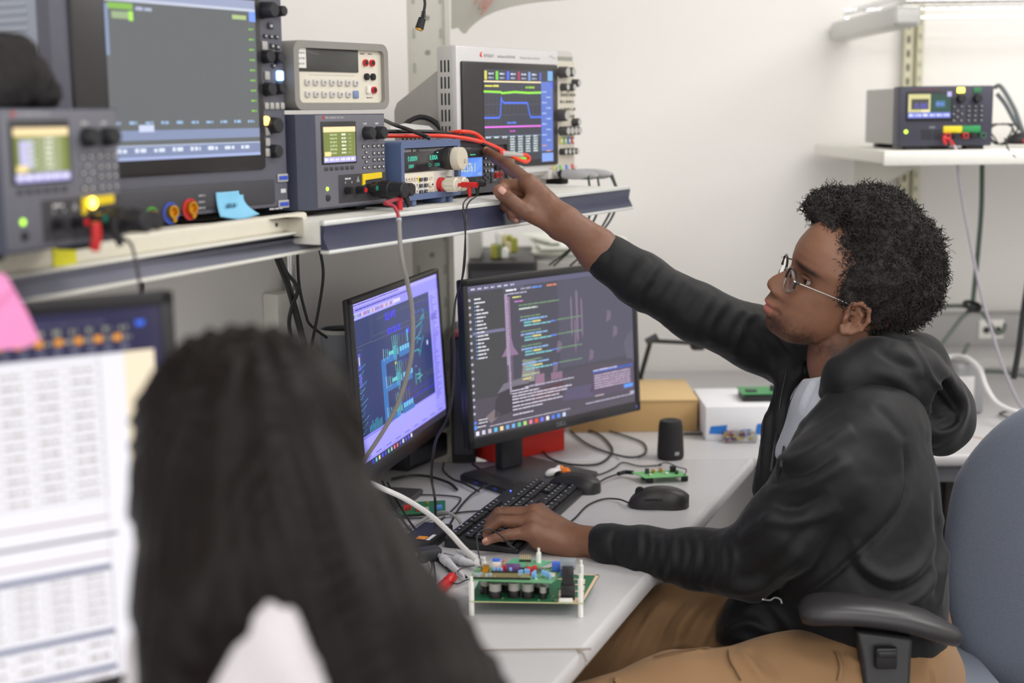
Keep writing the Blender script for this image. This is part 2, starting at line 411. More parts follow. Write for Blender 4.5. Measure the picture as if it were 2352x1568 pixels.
# ---------------------------------------------------------------- worktops
FRY = onz(2200, 1043, .75)[1]
E0 = np.array([.53, 3.02]); E1 = np.array([-.30, .86])
def edgept(y): t_ = (3.02 - y) / (3.02 - .86); return np.array([.53 + (-.30 - .53) * t_, y])
w0 = wallpt(.98, -.005, 0); w1 = wallpt(-1.6, -.005, 0)
yS = 1.895       # joint between the two tops
jl = (w1 + (w0 - w1) * ((yS - w1[1]) / (w0[1] - w1[1])))
def desk_edge_solid(poly, z0, z1, r):
    """worktop with a rounded rim"""
    bm = bmesh.new(); vs = [bm.verts.new((p[0], p[1], z0)) for p in poly]; f = bm.faces.new(vs)
    e = bmesh.ops.extrude_face_region(bm, geom=[f]); 
    for v in e['geom']:
        if isinstance(v, bmesh.types.BMVert): v.co.z = z1
    bmesh.ops.recalc_face_normals(bm, faces=bm.faces)
    ed = [x for x in bm.edges if abs(x.verts[0].co.z - x.verts[1].co.z) < 1e-6]
    bmesh.ops.bevel(bm, geom=ed, offset=r, segments=4, profile=.5, affect='EDGES')
    bm.verts.index_update(); vv = [np.array(v.co) for v in bm.verts]; ff = [tuple(v.index for v in q.verts) for q in bm.faces]; bm.free(); return vv, ff
def worktop(name, label, poly, z0=.716, z1=.75, r=.012):
    t = thing(name, label, 'desk', (poly[0][0], poly[0][1], 0)); o = np.array([poly[0][0], poly[0][1], 0])
    v, f = desk_edge_solid(poly, z0, z1, r); mb = MB(); mb.add(np.array(v) - o, f); mb.build('tabletop', LAM, t, angle=30)
    return t, o
wm = wallpt(0, -.005, 0)
YF = FRY - .003
poly = [tuple(edgept(YF)), (w0[0] - .0, YF), tuple(w0[:2]), tuple(jl[:2]), tuple(edgept(yS) + (-.0, 0))]
t, o = worktop('desk', 'pale grey laminate desk where the man rests his arm, round front edge', poly[::-1])
for (x, y) in ((-.30, 2.25), (.30, 2.75), (-.45, 2.2)):
    mb = MB(); q = np.array([x, y, 0]) - o; mb.rbox(q + (-.025, -.025, 0), q + (.025, .025, .715), .004); mb.build('leg', LGREY, t)
poly = [tuple(edgept(.86)), tuple(edgept(yS - .004)), (jl[0], yS - .004), tuple(w1[:2]), (w1[0], .86)]
t, o = worktop('desk', 'near laminate worktop behind the long-haired person, joined to the next desk', poly)
mb = MB(); q = np.array([-.05, 1.75, 0]) - o; mb.rbox(q + (-.025, -.025, 0), q + (.025, .025, .715), .004); mb.build('leg', LGREY, t)
mb = MB(); q = np.array([-.9, 1.0, 0]) - o; mb.rbox(q + (-.025, -.025, 0), q + (.025, .025, .715), .004); mb.build('leg', LGREY, t)
# thin dark seam strip between the two tops
jr = edgept(yS)
sp = smooth_path([(jl[0] + .3, yS - .002, .7508), (jr[0] - .06, yS - .002, .7508), (jr[0] - .012, yS - .008, .7506), (jr[0] - .0, yS - .03, .7440)], 6)
mb = MB(); mb.tube(sp, .0014, 6); tagp(mb.build('edge_band', mat('brown_edge_band', S(150, 138, 126), .6)), 'thin brown band lying along the joint of the two worktops', 'edge band')
# worktop along the back wall
FRY = onz(2200, 1043, .75)[1]
t = thing('desk', 'far white worktop along the back wall with a metal front frame', 'desk', (3.4, FRY, 0))
v, f = desk_edge_solid([(-3.46, .0), (0, 0), (0, 4.04 - FRY), (-3.46, 4.04 - FRY)], .72, .75, .012)
v = [p if not (p[0] < -2.7) else p for p in v]
mb = MB(); mb.add(v, f)
mb.build('tabletop', LAM, t, angle=30)
mb = MB(); mb.rbox((-2.7, .03, .68), (-.05, .07, .718), .003); mb.build('frame', GREYP, t)
for x in (-2.68, -.1):
    for y in (.05, .9):
        mb = MB(); mb.rbox((x - .025, y - .025, 0), (x + .025, y + .025, .72), .004); mb.build('leg', GREYP, t)
for px, w in ((2165, .135), (2300, .55)):
    p = onz(px, 1100, .60)
    x0 = at(px, 1100, 3.3)[0]
    t = thing('cabinet', 'dark brown under-desk cabinet ' + ('beside the man\'s back' if px < 2200 else 'behind the blue chair back'), 'cabinet', (x0, 3.2, 0))
    mb = MB(); mb.rbox((0, .02, 0), (w - .01, .6, .66), .004); mb.build('body', mat('dark_cabinet', S(62, 56, 54), .6), t)
    mb = MB(); mb.rbox((.01, 0, .02), (w - .02, .02, .64), .003); d = mb.build('door', mat('dark_cabinet_door', S(70, 63, 60), .6), t)
    mb = MB(); mb.rbox((.03, -.012, .45), (.04, 0, .6), .003); mb.build('handle', DARK, d)

# ---------------------------------------------------------------- far right: shelf, post, wire rack
XP = at(2088, 400, 4.0); zsh = at(2200, 342, 3.33)[2]; xs0 = at(2022, 342, 3.28)[0]
t = thing('support_column', 'slotted metal upright on the back wall behind the small shelf', 'column', (XP[0], 4.04, .2))
mb = MB(); mb.box((-.026, -.03, 0), (-.006, 0, 2.2)); mb.box((-.008, -.012, 0), (.010, 0, 2.2)); mb.box((.008, -.03, 0), (.026, 0, 2.2)); mb.build('post', mat('galvanised_post', S(196, 192, 168), .45, .3), t)
mb = MB()
for k in range(55):
    z = .1 + k * .038
    mb.rbox((-.020, -.032, z), (-.012, -.029, z + .02), .002, 1, S(70, 74, 60)); mb.rbox((.013, -.032, z + .01), (.020, -.029, z + .025), .002, 1, S(150, 160, 140))
mb.build('slot_row', PRINT, t)
t = thing('wall_shelf', 'small white shelf on the back wall carrying the far power supply', 'shelf', (xs0, 3.27, zsh))
mb = MB(); mb.rbox((0, 0, -.03), (1.1, .75, 0), .004); mb.build('board', METALW, t)
mb = MB(); mb.rbox((-.004, -.012, -.034), (1.1, .0, -.004), .004); mb.build('front_lip', WHITEP, t)
mb = MB(); mb.prism([(.1, -.034), (.745, -.034), (.745, -.16)], 0, .11, .118); mb.build('bracket', COLM, t)
zw = at(2200, 8, 3.35)[2]; xw = at(2058, 8, 3.35)[0]
t = thing('wire_rack', 'chrome wire rack on the back wall at the top right', 'rack', (xw, 3.35, zw))
CHR = mat('chrome', S(210, 210, 212), .18, 1.0)
mb = MB()
for z in (0, .022): mb.tube([(0, 0, z), (1.3, 0, z)], .0035, 8); mb.tube([(0, .6, z), (1.3, .6, z)], .0035, 8)
mb.tube([(0, 0, .011), (0, .6, .011)], .004, 8); mb.build('rim', CHR, t)
mb = MB()
for k in range(40): mb.tube([(.02 + k * .032, 0, .024), (.02 + k * .032, .6, .024)], .002, 6)
for k in range(26): mb.tube([(k * .05, 0, 0), (k * .05 + .025, 0, .022), (k * .05 + .05, 0, 0)], .0018, 6)
mb.build('wire_grid', CHR, t)
mb = MB(); mb.rbox((-.02, .02, -.055), (.045, .69, -.004), .012, 3); mb.build('bracket', mat('cast_bracket', S(200, 200, 196), .4, .3), t)
# raceway on the wall at the right
zr = at(2200, 728, 3.98)[2]; zr0 = at(2200, 800, 3.98)[2]; xr = at(2125, 760, 3.98)[0]
t = thing('cable_raceway', 'grey metal cable channel running along the back wall above the far desk', 'raceway', (xr, 3.97, zr0))
mb = MB(); mb.rbox((0, 0, 0), (1.6, .075, zr - zr0), .004); mb.build('channel', mat('raceway_grey', S(170, 168, 168), .5), t)
p = at(2292, 748, 3.96)
mb = MB(); mb.rbox((p[0] - xr - .035, -.006, .02), (p[0] - xr + .035, 0, .075), .003); so = mb.build('socket_plate', WHITEP, t)
for dx in (-.015, .018):
    mb = MB(); mb.cyl((p[0] - xr + dx, -.009, .045), (p[0] - xr + dx, -.005, .045), .010, n=12); mb.build('socket', BLACK, so)
# ---- grey sheet hanging at the top, and column things
SHEET = mat('grey_plastic_sheet', S(178, 176, 166), .6, var=.06, scale=6)
def outline_solid(name, pix, d, thick, m, col=(1, 1, 1, 1)):
    Q = [at(x, y, d) for x, y in pix]; mb = MB(); n = len(Q); off = np.array([.1, 1, 0]) * thick
    mb.add(np.array(Q + [q + off for q in Q]), [tuple(range(n))[::-1], tuple(range(n, 2 * n))] + [(i, (i + 1) % n, n + (i + 1) % n, n + i) for i in range(n)], col)
    return mb
pix = [(1036, -160), (1036, 66), (1044, 64), (1052, 63), (1058, 72), (1064, 77), (1070, 74), (1076, 65), (1090, 52), (1110, 38), (1135, 26), (1170, 15), (1210, 7), (1255, 2), (1300, -2), (1380, -10), (1420, -160)]
mb = outline_solid('bag', pix, 3.22, .012, SHEET)
t = thing('plastic_bag', 'grey plastic bag with faint red print hanging at the top beside the column', 'bag', tuple(at(1200, -160, 3.22)))
o = mb.build('bag', SHEET, None); o.parent = t; o.matrix_parent_inverse = Matrix.Translation(-Vector(t.location)); 
mb = MB()
for seg in ([(1112, -4), (1102, 20)], [(1098, -4), (1090, 8)], [(1133, -4), (1120, 14), (1105, 34)], [(1121, -4), (1111, 18)]):
    Q = [at(x, y, 3.205) for x, y in seg]; mb.tube(Q, .0028, 6, col=S(190, 140, 132))
o = mb.build('red_print', PRINT, None); o.parent = t; o.matrix_parent_inverse = Matrix.Translation(-Vector(t.location))

# ---------------------------------------------------------------- things behind the monitors
p0 = at(1062, 605, 3.42); zt = p0[2]
t = thing('computer_tower', 'black computer tower behind the two monitors', 'computer', (p0[0] + .01, 3.42, .75))
mb = MB(); mb.rbox((0, 0, 0), (.165, .42, zt - .75), .005); mb.build('case', BLACK, t)
mb = MB(); mb.rbox((.01, -.004, .02), (.155, 0, zt - .77), .003); mb.build('front_panel', DARK, t)
p = at(1076, 600, 3.6)
t = thing('storage_box', 'small grey box standing on the black computer tower', 'box', (p[0], 3.52, zt))
mb = MB(); mb.rbox((0, 0, 0), (.034, .2, .075), .003); mb.build('body', LGREY, t)
mb = MB(); mb.rbox((-.001, -.001, .068), (.035, .201, .078), .003); mb.build('lid', GREYP, t)
p = at(1232, 604, 3.62); q = at(1420, 604, 3.62)
t = thing('cabinet', 'light grey cabinet behind the dark monitor with papers on top', 'cabinet', (p[0], 3.64, .75))
ct = p[2] - .75
mb = MB(); mb.rbox((0, 0, 0), (q[0] - p[0], .38, ct), .006); mb.build('body', LGREY, t)
mb = MB(); mb.rbox((.01, -.01, .02), (q[0] - p[0] - .01, 0, ct - .03), .004); mb.build('door', mat('cabinet_door', S(190, 188, 184), .5), t)
rr = random.Random(3)
base = .75 + ct
for k in range(7):
    x0 = p[0] + .005 + rr.uniform(-.005, .03); y0 = 3.66 + rr.uniform(0, .05); w = .20 + rr.uniform(-.02, .02)
    mb = MB(); c = S(*rr.choice([(240, 240, 236), (236, 238, 226), (244, 244, 244)])); mb.X = basis((x0 + .1, y0 + .13, base), np.array([math.cos(.1 * (k - 3)), math.sin(.1 * (k - 3)), 0]), np.array([-math.sin(.1 * (k - 3)), math.cos(.1 * (k - 3)), 0]))
    mb.box((-w / 2, -.13, 0), (w / 2, .13, .007), c)
    o = mb.build('paper_stack', PRINT); lab = ['lowest', 'second', 'third', 'fourth', 'fifth', 'sixth', 'topmost'][k]
    tagp(o, 'white papers on the grey cabinet, %s of the pile' % lab, 'papers', 'papers piled on the grey cabinet'); base += .0072
for k, (c, nm) in enumerate((((240, 130, 60), 'orange'), ((240, 170, 70), 'amber'), ((200, 220, 60), 'lime'), ((240, 150, 150), 'pink'))):
    mb = MB(); x0 = p[0] + .05 + k * .035; mb.box((x0, 3.70, base), (x0 + .03, 3.79, base + .004), S(*c))
    tagp(mb.build('sticky_note', PRINT), '%s paper tab on the papers behind the pointing arm' % nm, 'sticky note', 'coloured tabs on the papers')
mb = MB(); x0 = at(1128, 590, 3.62)[0]; 
for k in range(9):
    a = rr.uniform(0, 6); c = [(150, 150, 60), (110, 120, 70), (230, 230, 226), (200, 190, 150)][k % 4]
    mb.rbox((x0 + .012 * (k % 5), 3.5 + .02 * (k // 3), zt + .012 * (k // 3)), (x0 + .012 * (k % 5) + .02, 3.53 + .02 * (k // 3), zt + .012 * (k // 3) + .02 + .02 * rr.random()), .004, 1, S(*c))
o = mb.build('parts_bag', PRINT); tagp(o, 'heap of small white and olive packets on the computer tower', 'packets', kind='stuff')

# cup / bin behind the purple monitor
p = at(766, 765, 2.74); pb = at(792, 1010, 2.72)
t = thing('waste_bin', 'plain grey plastic bin partly hidden by the purple-lit monitor', 'bin', (p[0] + .01, p[1] + .04, .75))
h_ = p[2] - .75
mb = MB(); mb.lathe((0, 0, 0), (0, 0, 1), [(0, .026), (0, .028), (h_ * .5, .035), (h_, .041), (h_ + .003, .041), (h_ + .003, .038), (h_ * .5, .033), (.005, .026)], 32); mb.build('bin_body', GREYP, t)
mb = MB(); mb.lathe((0, 0, h_ - .004), (0, 0, 1), [(0, .0415), (.006, .0425), (.008, .0415), (.008, .040), (0, .040)], 32); mb.build('rim', LGREY, t)

# ---- boxes on the desk behind
CARD = mat('cardboard', S(196, 160, 108), .8, var=.05, scale=12); 
p = onz(1310, 992, .752); q = onz(1604, 992, .752); hb = at(1600, 921, dep_ if False else 3.33)[2] - .752 if False else .074
t = thing('cardboard_box', 'low brown cardboard box on the desk right of the dark monitor', 'box', (p[0], p[1], .7502))
wx = q[0] - p[0]
mb = MB(); mb.rbox((0, 0, 0), (wx, .25, hb), .002); mb.build('box_body', CARD, t)
mb = MB(); mb.rbox((-.001, -.002, hb - .001), (wx + .001, .252, hb + .003), .0015); mb.build('lid', mat('cardboard_lid', S(214, 184, 134), .8), t)
mb = MB(); mb.text(wx - .16, .0, .03, 'U', S(150, 125, 90)); 
mb.v[0][:, 2], mb.v[0][:, 1] = hb + .0034, mb.v[0][:, 2] * 1.0 + .12; mb.build('printed_mark', PRINT, t, smooth=False)
p = onz(1620, 1010, .752); q = onz(1790, 1010, .752)
t = thing('white_box', 'white cardboard box with blue tape under the green circuit board', 'box', (p[0], p[1], .7502))
wx = q[0] - p[0]; hb = .078
mb = MB(); mb.rbox((0, 0, 0), (wx, .22, hb), .002); mb.build('box_body', mat('white_card', S(238, 238, 242), .6), t)
for (a, b, z0, z1) in ((.008, .05, .014, .036), (.063, .104, .020, .026), (.113, .135, .012, .04)):
    mb = MB(); mb.poly([(a, z0 + .002), (b - .004, z0), (b, z1), (a + .004, z1 - .003)], (1, 1, 1, 1), -.0006); o = mb.build('blue_tape', mat('blue_tape', S(36, 120, 210), .5), t); o['label'] = 'torn piece of bright blue tape'
bx = (p[0], p[1], .7502 + hb)
GPCB = mat('green_circuit_board', S(70, 150, 92), .45, var=.25, scale=220); 
p2 = at(1690, 915, 3.38)
t = thing('circuit_board', 'green circuit board on a black base on top of the white box', 'circuit board', (p2[0], bx[1] + .05, bx[2]))
mb = MB(); mb.rbox((.0, 0, 0), (.085, .08, .016), .003); mb.build('base', BLACK, t)
mb = MB(); mb.box((-.003, -.004, .018), (.09, .085, .0196)); mb.box((.0, .0, .016), (.004, .004, .018)); mb.box((.08, .075, .016), (.084, .079, .018)); mb.build('board', GPCB, t)
mb = MB(); mb.rbox((.068, .03, .0196), (.078, .042, .032), .001); mb.build('capacitor', DARK, t)
mb = MB(); mb.rbox((.01, .02, .0196), (.035, .04, .023), .001); mb.build('chip', DARK, t)
# small clear box of parts
p = onz(1662, 1016, .752)
t = thing('parts_tray', 'small clear plastic tray of coloured parts in front of the white box', 'tray', (p[0], p[1] - .005, .7502))
mb = MB(); mb.rbox((0, 0, 0), (.075, .05, .024), .004); mb.build('tray', glass('clear_plastic', (1, 1, 1, 1), .1), t)
mb = MB()
for k in range(26):
    c = rr.choice([(190, 60, 60), (60, 90, 180), (200, 180, 80), (230, 230, 230), (120, 60, 150), (40, 40, 40)])
    x, y, z = rr.uniform(.006, .06), rr.uniform(.006, .036), rr.uniform(.003, .014); mb.rbox((x, y, z), (x + .008, y + .006, z + .005), .001, 1, S(*c))
o = mb.build('small_parts', PRINT, t); o['kind'] = 'stuff'
# speaker
p = onz(1540, 1052, .75)
t = thing('speaker', 'small black cylindrical speaker with a fabric body on the desk', 'speaker', tuple(p))
FAB = mat('black_mesh_fabric', S(34, 32, 33), .8, var=.3, scale=900, bump=.6, bscale=900)
mb = MB(); mb.lathe((0, 0, 0), (0, 0, 1), [(0, .026), (.004, .0285), (.012, .029), (.07, .026), (.078, .0245)], 36); mb.build('body', FAB, t)
mb = MB(); mb.lathe((0, 0, .078), (0, 0, 1), [(0, .0245), (.005, .0235), (.007, .020), (.006, .012), (.005, .011), (.005, .001)], 36); mb.build('top_cap', RUBK, t)
mb = MB(); a = -1.35
for k in range(6): mb.add([((.0289) * math.cos(a + s), .0289 * math.sin(a + s), z) for s, z in ((.0 + k * .06, .012 + .001 * (k % 2)), (.045 + k * .06, .012), (.045 + k * .06, .020), (.0 + k * .06, .020))], [(0, 1, 2, 3)], S(170, 170, 175))
mb.build('logo', PRINT, t)
# desk microphone-style boom behind
p = at(1482, 872, 3.5)
p = p + np.array([0, .13, 0])
t = thing('desk_lamp', 'black jointed desk arm standing behind the cardboard box', 'desk lamp', (p[0], p[1], .75))
def rel(px, py, d): return at(px, py, d) - np.array([p[0], p[1], .75])
b0 = rel(1482, 880, 3.5)
mb = MB(); mb.lathe((0, 0, 0), (0, 0, 1), [(0, .03), (.01, .03), (.014, .008), (b0[2], .007)], 20); mb.build('base', BLACK, t)
mb = MB(); mb.tube([(0, 0, b0[2] - .01), rel(1493, 788, 3.5)], .006, 10); mb.build('lower_arm', BLACK, t)
mb = MB(); mb.tube([rel(1490, 782, 3.5), rel(1585, 787, 3.5)], .0055, 10); mb.build('upper_arm', BLACK, t)
mb = MB(); mb.cyl(rel(1484, 786, 3.48), rel(1510, 772, 3.48), .009, n=14); mb.build('joint', DARK, t)
mb = MB(); mb.rbox(rel(1588, 806, 3.49), rel(1588, 806, 3.49) + (.035, .05, .026), .008, 3); mb.build('lamp_head', BLACK, t)
# red foam block under the dark monitor
RF = mat('red_orange_plastic', S(226, 48, 34), .6, var=.05, scale=40)
p = onz(1256, 1045, .752); q = onz(1316, 1050, .752)
t = thing('red_box', 'bright red open box on the desk behind the monitor stand', 'box', (p[0], p[1], .7502), math.radians(35))
mb = MB(); mb.rbox((-.13, .02, 0), (.065, .14, .05), .003); mb.build('box_body', RF, t)
mb = MB(); mb.rbox((-.132, .018, .047), (.067, .142, .056), .002); mb.build('lid', mat('red_lid', S(236, 70, 48), .55), t)

# black slim computer between the monitors and a low black unit behind the purple one
p = at(1033, 1060, 3.04)
t = thing('computer', 'slim upright black computer standing in the gap between the two monitors', 'computer', (p[0] + .004, p[1] + .01, .7502))
h_ = at(1040, 772, 3.04)[2] - .7502
mb = MB(); mb.rbox((0, 0, 0), (.052, .26, h_), .004); mb.build('case', BLACK, t)
mb = MB(); mb.rbox((.006, -.003, .02), (.046, 0, h_ - .02), .002); mb.build('front_panel', DARK, t)
mb = MB(); mb.rbox((.004, .01, h_), (.040, .06, h_ + .012), .004); tagp(mb.build('coral_pad', mat('coral_rubber', S(214, 110, 96), .6), None), 'small coral pad on top of the slim black computer', 'pad').location = t.location
p = onz(905, 1092, .752)
t = thing('network_box', 'low black electronics box on the desk under the purple monitor', 'box', (p[0] + .02, p[1] - .02, .7502), math.radians(62))
mb = MB(); mb.rbox((.05, .02, 0), (.22, .10, .052), .006); mb.build('case', BLACK, t)
mb = MB(); mb.rbox((.06, .0185, .010), (.21, .0205, .040), .001); mb.build('front_panel', DARK, t)
# ================================================================ bench instruments
NAVYP = mat('navy_grey_plastic', S(62, 66, 84), .45); FACE = mat('slate_front_plastic', S(104, 104, 114), .5); KNOB = mat('knob_rubber', S(30, 30, 36), .5)
BTN = mat('dark_button', S(58, 58, 64), .5)
YD = lambda a: (math.cos(a), math.sin(a))
def bench(name, label, cat, p, yaw): return thing(name, label, cat, tuple(p), yaw)
def knob(parent, x, z, r, L, m=KNOB, cap=None, name='knob', y=0.0, n=24):
    mb = MB(); mb.lathe((x, y, z), (0, -1, 0), [(0, r * 1.05), (L * .2, r), (L * .9, r * .94), (L, r * .8)], n)
    o = mb.build(name, m, parent)
    if cap is not None:
        c = MB(); c.cyl((x, y - L - .0004, z), (x, y - L + .001, z), r * .78, n=n); c.build('knob_cap', cap, o)
    return o
def button(parent, x, z, w, h, m=BTN, name='button', y=0.0, t=.003, mark=None):
    mb = MB(); mb.rbox((x - w / 2, y - t, z - h / 2), (x + w / 2, y, z + h / 2), min(w, h) * .25, 2)
    o = mb.build(name, m, parent)
    if mark:
        c = MB(); c.rect(x - w * .22, z - h * .2, x + w * .22, z + h * .2, mark, y - t - .0002); c.build('button_mark', PRINT, o)
    return o
def post(parent, x, z, r, L, col, face, y=0.0):
    mb = MB(); mb.lathe((x, y, z), (0, -1, 0), [(0, r), (L, r), (L, r * .62), (L - .002, r * .6)], 20); o = mb.build('terminal', col, parent)
    c = MB(); c.lathe((x, y - L - .0002, z), (0, -1, 0), [(0, r * .62), (.0006, r * .62)], 18); c.build('terminal_face', face, o)
    return o

def psu(label, p, yaw, glow=False, plugs=True):
    t = bench('power_supply', label, 'power supply', p, yaw); w, h, d = .213, .145, .34; x0 = .028
    mb = MB(); mb.prism([(0, .035), (.004, .018), (.014, .006), (x0, 0), (w, 0), (w, .02), (w - .004, d), (.004, d)], 2, 0, h); mb.build('case', NAVYP, t, angle=25)
    mb = MB(); mb.rbox((x0, -.002, .002), (w - .001, .006, h - .001), .003); mb.build('front_panel', FACE, t)
    mb = MB(); mb.rbox((.0015 - .003, .06, .02), (.001, d - .02, h - .02), .0005)
    for i in range(9):
        for j in range(22): mb.box((-.0022, .07 + j * .011, .026 + i * .011), (-.0016, .077 + j * .011, .033 + i * .011), S(16, 16, 18))
    mb.c[:26] = [S(64, 64, 66)] * 26
    for i in range(len(mb.c)):
        if mb.c[i] == (1, 1, 1, 1): mb.c[i] = S(64, 64, 66)
    mb.build('side_vent', PRINT, t)
    for x in (.03, .17):
        for y in (.03, .28):
            mb = MB(); mb.rbox((x, y, -.0095), (x + .03, y + .03, 0), .003); mb.build('foot', RUBK, t)
    mb = MB(); mb.rbox((.040, -.0035, .068), (.131, .0, .134), .003); mb.build('screen_bezel', BLACK, t)
    s = MB(); y = -.0038
    s.rect(.044, .071, .127, .1255, S(118, 128, 62), y); s.rect(.044, .1175, .127, .1255, S(250, 222, 170), y - .0002)
    s.rect(.044, .071, .127, .0795, S(176, 170, 232), y - .0002)
    if glow: s.rect(.052, .084, .073, .113, S(196, 190, 236), y - .0002); s.rect(.078, .080, .115, .117, S(150, 156, 118), y - .0002)
    for k in range(6):
        s.dashes(.06, .084 + k * .0056, .003, .018, S(176, 188, 140), y - .0004, .008); s.dashes(.09, .084 + k * .0056, .003, .012, S(226, 230, 210), y - .0004, .008); s.dashes(.108, .084 + k * .0056, .003, .008, S(150, 158, 100), y - .0004, .006)
    s.rect(.046, .081, .062, .0875, S(250, 222, 150), y - .0004)
    for k in range(6): s.dashes(.046 + k * .0136, .0735, .004, .010, S(244, 240, 255), y - .0004, .006)
    s.build('screen', SCREEN, t, smooth=False)
    pr = MB(); pr.rect(.046, .137, .050, .1425, S(190, 40, 44), -.0022); pr.dashes(.052, .138, .0035, .05, S(150, 148, 156), -.0022, .012)
    pr.dashes(.152, .128, .003, .01, S(190, 190, 190), -.0022, .006); pr.dashes(.185, .128, .003, .01, S(190, 190, 190), -.0022, .006)
    pr.dashes(.153, .0995, .002, .01, S(130, 130, 134), -.0022, .006); pr.dashes(.185, .0995, .002, .01, S(130, 130, 134), -.0022, .006)
    pr.rect(.081, .007, .211, .051, S(58, 57, 62), -.0023)
    pr.dashes(.098, .043, .003, .016, S(200, 200, 200), -.0026, .01); pr.rect(.098, .037, .100, .040, S(180, 190, 190), -.0026); pr.rect(.115, .037, .117, .040, S(180, 190, 190), -.0026)
    pr.poly([(.128, .038), (.138, .038), (.133, .048)], S(140, 140, 142), -.0026)
    pr.build('panel_print', PRINT, t, smooth=False)
    mb = MB(); mb.prism([(.143, .032), (.150, .034), (.150, .040), (.197, .042), (.197, .050), (.196, .051), (.144, .050)], 1, -.0045, -.002); o = mb.build('warning_label', mat('yellow_label', S(238, 206, 22), .45), t); o['label'] = 'bright yellow L-shaped label strip'
    for k in range(6): button(t, .051 + k * .0135, .0615, .010, .0065)
    for kx in (.158, .191): knob(t, kx, .1145, .0105, .017, KNOB)
    for r, z in enumerate((.0935, .082, .0715, .060)):
        for c in range(3): button(t, .179 + c * .0125, z, .009, .007, BTN, mark=S(210, 210, 210))
    for (x, z) in ((.150, .0935), (.163, .0935), (.150, .060), (.163, .060), (.157, .084), (.157, .069), (.150, .0765), (.164, .0765)): button(t, x, z, .008, .006, BTN, mark=S(224, 224, 224))
    m = MB(); m.lathe((.052, -.002, .031), (0, -1, 0), [(0, .0032), (.001, .003), (.0018, .001)], 14, col=S(180, 250, 60)); m.build('power_lamp', LED, t)
    knob(t, .053, .017, .0055, .004, KNOB, name='power_button')
    if glow:
        m = MB(); m.lathe((.158, -.006, .044), (0, -1, 0), [(0, .0062), (.0012, .0055), (.0018, .002)], 16, col=S(255, 214, 80)); m.build('lit_lamp', vmat('bright_amber_lamp', .4, emit=7.0), t)
    G = mat('green_socket', S(40, 130, 110), .4)
    post(t, .101, .026, .006, .016, KNOB, RUBK); post(t, .131, .0255, .0062, .018, KNOB, REDP); post(t, .160, .027, .0068, .020, KNOB, G)
    if plugs:
        for (x, z, f, r) in ((.176, .024, REDP, .0135), (.196, .0235, RUBK, .0115)):
            mb = MB(); mb.lathe((x, -.002, z), (0, -1, 0), [(0, r * .9), (.012, r * .9), (.013, r), (.034, r), (.035, r * .93), (.060, r * .93), (.062, r * .8)], 26)
            for a in range(12): mb.cyl((x + r * math.cos(a * .524), -.016, z + r * math.sin(a * .524)), (x + r * math.cos(a * .524), -.034, z + r * math.sin(a * .524)), .0012, n=6)
            o = mb.build('binding_post', KNOB, t)
            c = MB(); c.lathe((x, -.0605, z), (0, -1, 0), [(0, r * .66), (.0022, r * .66), (.0022, r * .35), (.001, r * .3)], 20); c.build('post_cap', mat('dull_red_ring', S(150, 60, 60), .5) if f is REDP else CHAR, o)
    return t
P1 = onz(703, 485, 1.347); Y1 = fit(P1, .213, 887)
psu_mid = psu('slate power supply under the beige multimeter, yellow label and small green-lit screen', P1, Y1)
X1 = np.array([math.cos(Y1), math.sin(Y1), 0]); NI1 = np.array([-X1[1], X1[0], 0])
P0r = onz(281, 549, 1.3555); Y0 = fit(P0r, .213, -30, -1); P0 = P0r - .213 * np.array([*YD(Y0), 0])
psu_near = psu('large blurred slate power supply at the left edge with a glowing amber lamp', P0, Y0, glow=True)
X0 = np.array([math.cos(Y0), math.sin(Y0), 0])

# ---- big dark oscilloscope
SCR_R = P1 + NI1 * .028 - X1 * .006; SCR_R[2] = 1.3555
Ysc = Y1 - .01; Xs = np.array([*YD(Ysc), 0]); ws = .435; Ps = SCR_R - ws * Xs
t = bench('oscilloscope', 'big dark grey oscilloscope with a wide screen, ribbed side and blue sticky note', 'oscilloscope', Ps, Ysc)
H = .345
mb = MB(); mb.rbox((.004, .03, .0), (ws - .004, .27, H), .008); mb.build('case', mat('blue_grey_case', S(150, 156, 170), .5), t)
mb = MB()
for k in range(28): mb.rbox((.001, .055, .05 + k * .0102), (.006, .262, .0555 + k * .0102), .002, 1)
mb.build('side_rib', mat('blue_grey_rib', S(166, 172, 186), .5), t)
mb = MB(); mb.prism([(.0, .035), (.0, .012), (.012, .0), (ws - .002, .0), (ws, .012), (ws, .035)], 2, .0, H); mb.build('front_frame', mat('slate_frame', S(90, 90, 102), .45), t, angle=25)
def lx(P, X, px, lo=0, hi=.5):
    g = np.linspace(lo, hi, 1501); return float(g[np.argmin([abs(proj(np.array(P) + X * q)[0] - px) for q in g])])
def lz(P, X, x, py):
    g = np.linspace(-.05, .5, 1501); b0_ = np.array(P) + X * x; return float(g[np.argmin([abs(proj(b0_ + np.array([0, 0, q]))[1] - py) for q in g])])
def lxz(P, X, px, py):
    x = lx(P, X, px); z = lz(P, X, x, py)
    for _ in range(2):
        e = proj(np.array(P) + X * x + np.array([0, 0, z]))[0] - px; x = lx(P, X, px - (proj(np.array(P) + X * x + np.array([0, 0, z]))[0] - proj(np.array(P) + X * x)[0])); z = lz(P, X, x, py)
    return x, z
SX = lambda px, py: lxz(Ps, Xs, px, py)
bl_ = SX(236, 411); br_ = SX(606, 377)
mb = MB(); mb.rbox((.018, -.006, bl_[1]), (br_[0], .004, H - .004), .006); mb.build('screen_bezel', mat('black_bezel', S(44, 42, 44), .35), t)
s = MB(); y = -.0066; x0 = SX(240, 200)[0]; x1, z0 = SX(590, 355); z1 = SX(580, 3)[1]; W_ = x1 - x0
s.rect(x0, z0, x1, z1, S(96, 99, 101), y)
